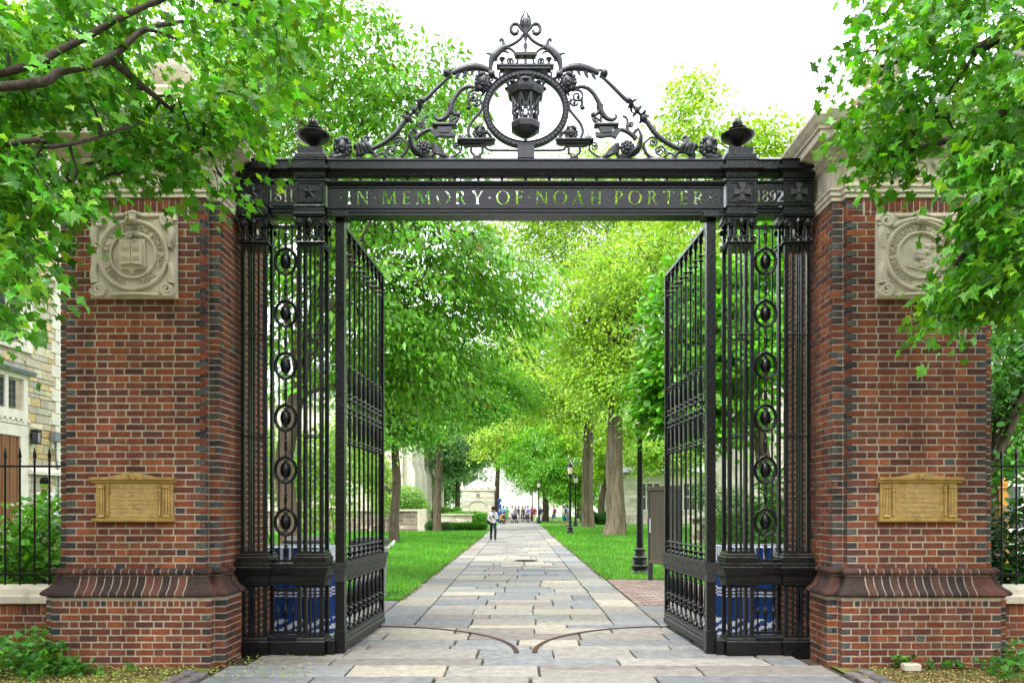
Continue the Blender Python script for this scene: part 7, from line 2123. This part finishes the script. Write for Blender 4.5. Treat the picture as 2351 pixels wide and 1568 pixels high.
Yc = 80.0
crowd = [
 (1212, 1201, 'person with a purple backpack and black leggings seen from behind', 'walk', (.62, .58, .66), (.02, .02, .03), 'brown', dict(width=1.0), 180, (.22, .10, .48)),
 (1227, 1201, 'person in a red plaid shirt and khaki trousers on the walk', 'walk', (.22, .05, .06), (.50, .44, .32), 'white', dict(width=1.15), 180, None),
 (1241, 1200, 'person in a navy shirt and pale trousers at the lawn edge', 'walk', (.02, .03, .07), (.52, .48, .44), 'grey', dict(sleeves='short', width=1.1), 150, None),
 (1272, 1201, 'person with a magenta backpack and denim shorts on the right lawn', 'walk', (.45, .35, .34), (.06, .10, .28), 'brown', dict(shorts=True, sleeves='short'), 215, (.25, .02, .09)),
 (1294, 1210, 'person in white top and teal shorts on the cross path', 'walk', (.65, .62, .60), (.01, .22, .22), 'brown', dict(shorts=True, sleeves='short'), 90, None),
 (1303, 1210, 'person with a blue backpack and grey shorts on the cross path', 'walk', (.45, .52, .58), (.18, .22, .28), 'brown', dict(shorts=True, sleeves='short'), 100, (.02, .10, .25)),
 (1164, 1200, 'person in a long green dress in the crowd', 'stand', (.06, .24, .07), (.06, .24, .07), 'brown', dict(skirt=True, sleeves='short'), 160, None),
 (1156, 1200, 'person in light blue top beside the green dress', 'stand', (.12, .30, .55), (.55, .52, .5), 'brown', dict(sleeves='short'), 190, None),
 (1158, 1203, 'crouching person in dark clothes left of the green dress', 'crouch', (.05, .045, .05), (.02, .02, .025), 'black', dict(), -40, None),
 (1150, 1203, 'crouching person in yellow behind the walker', 'crouch', (.45, .26, .03), (.02, .02, .03), 'black', dict(), 50, None),
 (1176, 1200, 'person in white behind the pushchair', 'stand', (.66, .62, .60), (.40, .36, .34), 'brown', dict(sleeves='short'), 20, None),
 (1184, 1197, 'person in pale pink in the middle of the crowd', 'stand', (.58, .45, .42), (.10, .10, .14), 'black', dict(), 10, None),
 (1191, 1199, 'person in navy leaning by the pushchair', 'walk', (.02, .03, .10), (.50, .46, .40), 'black', dict(), 70, None),
 (1200, 1197, 'person in white top and black trousers left of the purple backpack', 'walk', (.62, .60, .56), (.02, .02, .025), 'black', dict(), 190, (.30, .22, .10)),
 (1207, 1193, 'person in blue behind the purple backpack', 'stand', (.20, .28, .50), (.10, .10, .12), 'black', dict(), 170, None),
 (1221, 1193, 'distant person in pink beyond the plaid shirt', 'stand', (.45, .20, .22), (.08, .08, .10), 'brown', dict(), 180, None),
]
for (px, py, lab, pose, top, bot, hair, kw, rz, bp) in crowd:
    Y = F * EYE / (py - 1165); Y = min(Y, 98)
    pr, J, s = person(lab, (at(px, 1165, Y).x, Y, .005), rad(rz), R.uniform(1.62, 1.78), pose, top, bot, hair, group='people at the far end of the walk', **kw)
    if bp: backpack(pr, bp, s)
# pushchair in the crowd
pc = empty('pushchair', (at(1181, 1165, 81).x, 80.5, .0), rad(20)); tag(pc, 'dark pushchair standing in the crowd', 'pushchair', None)
b = MB(); b.ball((0, 0, .62), (.26, .34, .24), 12, 8); b.build('seat', SHOE, pc, 60)
b = MB(); b.ball((0, .1, .85), (.27, .28, .22), 12, 8); b.build('hood', cl((.12, .11, .14)), pc, 60)
b = MB(); b.tube([(-.22, .45, 1.02), (.22, .45, 1.02)], .018, 6); b.tube([(-.22, .45, 1.02), (-.22, -.3, .25)], .016, 6); b.tube([(.22, .45, 1.02), (.22, -.3, .25)], .016, 6); b.build('frame', SHOE, pc, 60)
for sx in (-1, 1):
    for y in (-.32, .30): b = MB(); b.tube([(sx * .24, y, .12), (sx * .28, y, .12)], .12, 14); b.build('wheel', SHOE, pc, 50)
# people on the steps behind the left fence
sp_ = at(122, 1165, 17.5)
person('person in white shirt with dark hair sitting by the steps behind the left fence', (sp_.x, 17.1, .95), rad(75), 1.75, 'sit', (.68, .68, .70), (.02, .02, .025), 'black', skin=SKIN)
sp2 = at(-18, 1165, 17.0)
person('person in pale shirt whose arm reaches in behind the left fence pickets', (sp2.x, 16.6, .66), rad(60), 1.72, 'sit', (.60, .52, .46), (.10, .10, .12), 'brown', sleeves='short', skin=SKIN2)
# ------------------------------------------------------------------ hedges, shrubs, ivy, grass, litter
def shrub(name, label, base, blobs, n, size, c, seed, cat='shrub', alt=None, altp=0, tpl=OVAL, group=None, stems=5, sh=.33, droop=.3, width=1.0):
    r = np.random.default_rng(seed); rp = random.Random(seed); base = Vector(base)
    root = empty(name, base); tag(root, label, cat, group)
    tot = sum(b_[1][0] * b_[1][1] * b_[1][2] for b_ in blobs)
    P = []
    for (cc, rd) in blobs:
        m_ = max(10, int(n * rd[0] * rd[1] * rd[2] / tot))
        P.append(clusters([(Vector(cc), rd, m_)], r, sh))
    P = np.concatenate(P)
    P = P[P[:, 2] > -.02]
    m_ = len(P)
    inst('foliage', leaf_mesh('foliage', P, size * r.uniform(.6, 1.3, m_), tints(m_, c, r, .28, alt, altp), M['leaf'], tpl, .7, droop, r, width=width), root)['kind'] = 'stuff'
    b = MB()
    for k in range(stems):
        cc, rd = blobs[k % len(blobs)]
        limb(b, (cc[0] + rp.uniform(-.3, .3) * rd[0], cc[1] + rp.uniform(-.3, .3) * rd[1], -.03), (cc[0] + rp.uniform(-.6, .6) * rd[0], cc[1] + rp.uniform(-.5, .5) * rd[1], cc[2] + rp.uniform(0, .6) * rd[2]), .02, .006, rp, 0, 5, 5)
    b.build('stems', M['bark_dark'], root)['kind'] = 'stuff'
    return root
def hedge_run(x0, x1, y, h, d, k):
    return [((x0 + (x1 - x0) * (i + .5) / k - (x0 + x1) / 2, 0, h * .5), ((x1 - x0) / k * .75, d, h * .55)) for i in range(k)]
def X(px, Y): return (px - 1192) * Y / F
shrub('clipped_hedge', 'long low green hedge left of the stone kiosk', ((X(1000, 95) + X(1062, 95)) / 2, 95, 0), hedge_run(X(985, 95), X(1062, 95), 95, 1.7, .9, 5), 9000, .16, (.10, .30, .02), 61, 'hedge')
shrub('yew_bushes', 'spreading green bushes in front of the stone kiosk', ((X(1030, 80) + X(1118, 80)) / 2, 80, 0), [(((X(p_, 80) - (X(1030, 80) + X(1118, 80)) / 2), 0, .55), (.95, .8, .65 + q_)) for p_, q_ in ((1036, .0), (1056, .1), (1074, .1), (1092, .1), (1108, .0))], 14000, .14, (.12, .34, .025), 62, 'shrub')
shrub('liriope_border', 'strip of tall grassy plants at the edge of the left cross path', ((X(1032, 54.5) + X(1114, 54.5)) / 2, 54.5, 0), hedge_run(X(1030, 54.5), X(1114, 54.5), 54.5, .50, .45, 7), 9000, .20, (.09, .28, .02), 63, 'border', droop=-.6, width=.35)
shrub('dark_shrub', 'dark bush around the foot of the forked trunk', (X(1006, 51.6), 51.6, 0), [((-.4, 0, .35), (.5, .5, .45)), ((.45, 0, .3), (.55, .5, .4))], 4000, .10, (.03, .12, .015), 64)
shrub('dark_shrub', 'dark rounded bush beyond the elm trunks', (X(1372, 72), 72, 0), [((-.8, 0, .7), (.9, .8, .8)), ((.5, 0, .6), (.9, .8, .7))], 7000, .14, (.03, .12, .014), 65)
shrub('ivy_shrub', 'leafy climber on the low wall behind the right screen', (X(1680, 33.5), 33.2, 0), [((0, 0, 1.2), (1.0, .5, 1.4)), ((1.6, 0, .9), (.9, .5, 1.0)), ((-1.2, 0, 2.2), (.6, .4, .9))], 7000, .13, (.07, .22, .03), 66)
shrub('small_tree', 'small pale leafed ornamental tree before the gothic hall', (X(935, 62), 62, 0), [((0, 0, 2.2), (1.5, 1.2, 1.2)), ((-.8, 0, 1.6), (1.0, 1, .9)), ((.9, 0, 1.6), (1.0, 1, .8))], 9000, .15, (.22, .42, .09), 67, 'tree', stems=6)
shrub('small_tree', 'yellow green sapling left of the nearer slim trunk', (X(880, 44), 44, 0), [((0, 0, 2.6), (1.0, 1.0, 1.6)), ((-.8, 0, 3.8), (1.2, 1, 1.2))], 7000, .15, (.28, .48, .05), 68, 'tree', stems=6)
shrub('small_tree', 'leafy young tree behind the left pilasters', (X(730, 22), 22, 0), [((0, 0, 2.0), (1.2, 1.0, 1.2)), ((-1.0, 0, 2.8), (1.2, 1, 1.2)), ((.6, 0, 3.2), (1.0, 1, 1.0))], 8000, .12, (.22, .44, .04), 69, 'tree', stems=7)
shrub('hydrangea', 'white flowering bush behind the left fence', (-6.1, 10.2, 0), [((0, 0, .75), (.7, .5, .75)), ((.65, .1, .6), (.5, .4, .65)), ((-.8, 0, .8), (.7, .5, .7)), ((-.2, .2, 1.3), (.45, .4, .5))], 5200, .085, (.08, .24, .03), 70, 'shrub', alt=(.55, .60, .45), altp=.10, tpl=ROUND)
shrub('garden_shrub', 'tall leafy stems rising behind the left fence pickets', (-5.75, 9.6, 0), [((0, 0, 1.0), (.35, .3, .9)), ((-.45, 0, .9), (.3, .25, .8))], 700, .12, (.09, .28, .025), 71, tpl=MAPLE)
shrub('laurel', 'dark glossy shrub behind the right fence', (5.75, 10.0, 0), [((0, 0, .7), (.55, .5, .75)), ((.8, 0, .9), (.7, .5, .9)), ((-.2, .2, 1.2), (.35, .3, .4))], 3600, .12, (.018, .07, .012), 72, alt=(.30, .12, .22), altp=.01, droop=.2)
shrub('garden_shrub', 'leafy young stems beside the right pillar behind the iron screen', (3.55, 11.6, 0), [((0, 0, .9), (.35, .35, .9)), ((.3, .2, 1.6), (.4, .4, .8))], 900, .13, (.05, .18, .018), 73)
# leaning trunk behind the right fence
dg = empty('dogwood', (5.18, 9.6, 0)); tag(dg, 'leaning grey dogwood trunk behind the right fence', 'tree')
b = MB(); P_ = smooth_path([(-.05, 0, -.05), (.0, 0, .6), (.15, .05, 1.2), (.42, .1, 1.75), (.75, .1, 2.3), (1.2, .1, 3.4)], 6); b.tube(P_, taper(len(P_), .085, .045), 10); b.build('trunk', M['bark_grey'], dg, 60)
r_ = np.random.default_rng(74); C_ = clusters([((1.1, .2, 3.4), (.6, .5, .8), 30), ((.5, .2, 2.9), (.5, .4, .5), 16), ((.75, .1, 2.0), (.4, .3, .35), 9)], r_)
rp_ = random.Random(4); b = MB()
for c in C_: limb(b, P_[rp_.randrange(18, len(P_))], c, .012, .003, rp_, .03, 5, 4)
b.build('twigs', M['bark_dark'], dg)
pos = np.repeat(C_, 34, axis=0) + r_.normal(0, 1, (len(C_) * 34, 3)) * np.array([.16, .16, .09])
inst('crown', leaf_mesh('crown', pos, .10 * r_.uniform(.6, 1.2, len(pos)), tints(len(pos), (.055, .20, .03), r_), M['leaf'], ROUND, .5, .4, r_), dg)['kind'] = 'stuff'

# ivy mats at the pillar feet
def ivy(label, pts, n, seed, base):
    r = np.random.default_rng(seed); rp = random.Random(seed); base = Vector(base)
    root = empty('ivy', base); tag(root, label, 'ivy', 'ivy at the pillar feet')
    P = []
    for (x, y, rx, ry, h, k) in pts:
        a = r.uniform(0, 2 * np.pi, k); q_ = np.sqrt(r.uniform(0, 1, k))
        P.append(np.stack([x + rx * q_ * np.cos(a) - base.x, y + ry * q_ * np.sin(a) - base.y, .03 + h * r.uniform(0, 1, k) * (1 - .5 * q_)], 1))
    P = np.concatenate(P); n = len(P)
    fr = orient(n, r, .45, .25); size = .085 * r.uniform(.55, 1.2, n); cc = tints(n, (.055, .21, .022), r, .3, (.11, .32, .02), .2)
    d = P[:, 1]; order = np.argsort(d); V, Fc = MAPLE
    lm = bpy.data.meshes.new('leaf'); lm.from_pydata([tuple(p) for p in V], [], Fc); lm.materials.append(M['leaf_o'])
    for i in order[:150]:
        o = bpy.data.objects.new('leaf', lm); col.objects.link(o); o.parent = root
        o.matrix_local = Matrix([[*(fr[i][0] * size[i]), P[i][0]], [*(fr[i][1] * size[i]), P[i][1]], [*(fr[i][2] * size[i]), P[i][2]], [0, 0, 0, 1]]); o.color = (*cc[i], 1)
    rs = order[150:]
    if len(rs): inst('foliage', leaf_mesh('foliage', P[rs], size[rs], cc[rs], M['leaf'], MAPLE, frames_=fr[rs]), root)['kind'] = 'stuff'
    b = MB()
    for k in range(14):
        i = rp.randrange(n); limb(b, (P[i][0] * .3, P[i][1] * .3, .01), tuple(P[i]), .005, .003, rp, 0, 4, 4)
    b.build('stems', M['bark_dark'], root)
ivy('ivy mat climbing the foot of the left pillar and dwarf wall', [(-4.85, 7.75, .36, .55, .48, 480), (-4.42, 7.58, .32, .25, .18, 200), (-5.2, 7.9, .4, .6, .30, 200), (-4.15, 7.55, .14, .07, .10, 26), (-4.5, 7.25, .12, .10, .10, 24), (-3.83, 7.72, .07, .05, .08, 10)], 0, 81, (-4.7, 7.8, 0))
ivy('ivy trailing over the bed right of the right pillar', [(4.75, 7.55, .30, .35, .16, 130), (5.1, 7.9, .35, .6, .30, 220), (4.3, 7.78, .12, .05, .06, 18), (3.82, 7.84, .10, .04, .16, 30), (4.08, 7.8, .05, .04, .08, 8), (4.7, 7.2, .3, .15, .1, 40)], 0, 82, (4.8, 7.7, 0))

# grass blades on the lawns
def blades(name, x0, x1, y0, y1, n, seed, label, size=.075, z=.03):
    r = np.random.default_rng(seed)
    t = r.uniform(0, 1, n); y = y0 * (y1 / y0) ** t
    x = r.uniform(x0, x1, n)
    k = (np.abs(x) / y < .72); x, y = x[k], y[k]; n = len(x)
    P = np.stack([x, y, np.full(n, z)], 1)
    yaw = r.uniform(0, 2 * np.pi, n)
    up = np.stack([r.normal(0, .38, n), r.normal(0, .38, n), np.ones(n)], 1); up /= np.linalg.norm(up, axis=1, keepdims=True)
    xx = np.stack([np.cos(yaw), np.sin(yaw), np.zeros(n)], 1); zz = np.cross(xx, up)
    fr = np.stack([xx, up, zz], 2)
    sc = (y / 14) ** .5
    V = STRIP[0] * np.array([.16, 1, .5]); tpl = (V, STRIP[1])
    c = tints(n, (.075, .275, .014), r, .28, (.19, .36, .04), .10)
    patch = 1 + .22 * np.sin(x * 1.3 + 2 * np.sin(y * .35)) * np.sin(y * .55 + 1.5 * np.sin(x * .6)) + .12 * np.sin(x * 3.1 + y * 1.7)
    c = c * patch[:, None] * np.stack([1 + .25 * (patch - 1), np.ones(n), np.ones(n)], 1)
    o = inst(name, leaf_mesh(name, P, size * r.uniform(.6, 1.3, n) * sc, c, M['grass'], tpl, frames_=fr))
    tag(o, label, 'grass', kind='stuff')
blades('grass', -14, PL + .05, 13.57, 51, 95000, 91, 'bright mown grass of the left lawn')
blades('grass', PR - .05, 14, 17.46, 63, 80000, 92, 'bright mown grass of the right lawn')
blades('grass', 3.76, 9, 13.4, 17.5, 16000, 93, 'grass strip right of the brick paving')
# blossom litter and bark chips on the planting soil
def litter(name, x0, x1, y0, y1, n, seed, c, alt, altp, label, size=.022):
    r = np.random.default_rng(seed)
    P = np.stack([r.uniform(x0, x1, n), r.uniform(y0, y1, n), r.uniform(-.004, .012, n)], 1)
    o = inst(name, leaf_mesh(name, P, size * r.uniform(.5, 1.5, n), tints(n, c, r, .35, alt, altp), M['plain_a'], OVAL, .35, .0, r))
    tag(o, label, 'litter', kind='stuff')
litter('blossom_litter', -6.5, -3.2, 5.4, 8.6, 26000, 94, (.30, .34, .07), (.16, .09, .05), .30, 'yellow green blossom litter on the soil left of the walk')
litter('blossom_litter', -3.1, -2.0, 7.4, 8.6, 900, 95, (.32, .38, .08), (.18, .12, .06), .2, 'sprinkled blossom along the paving edge by the left pillar')
litter('bark_litter', 3.5, 6.5, 5.4, 8.6, 22000, 96, (.30, .20, .08), (.36, .34, .10), .35, 'brown bark chips and blossom on the soil right of the walk')
litter('edge_soil', PL - .05, PL + .09, 13.6, 44, 5200, 98, (.12, .085, .05), (.20, .22, .05), .25, 'brown soil and scraps along the left lawn edge', .035)
litter('edge_soil', PR - .08, PR + .05, 17.4, 50, 5200, 99, (.12, .085, .05), (.20, .22, .05), .25, 'brown soil and scraps along the right lawn edge', .035)
litter('path_scraps', -2.9, 3.0, 5.4, 20, 1500, 100, (.16, .13, .07), (.30, .34, .10), .4, 'small scraps and blossom scattered over the flagstones', .014)
litter('joint_litter', -2.0, 2.2, 8.4, 9.0, 260, 97, (.16, .15, .06), (.2, .1, .05), .3, 'scraps of litter along the gate tracks', .016)
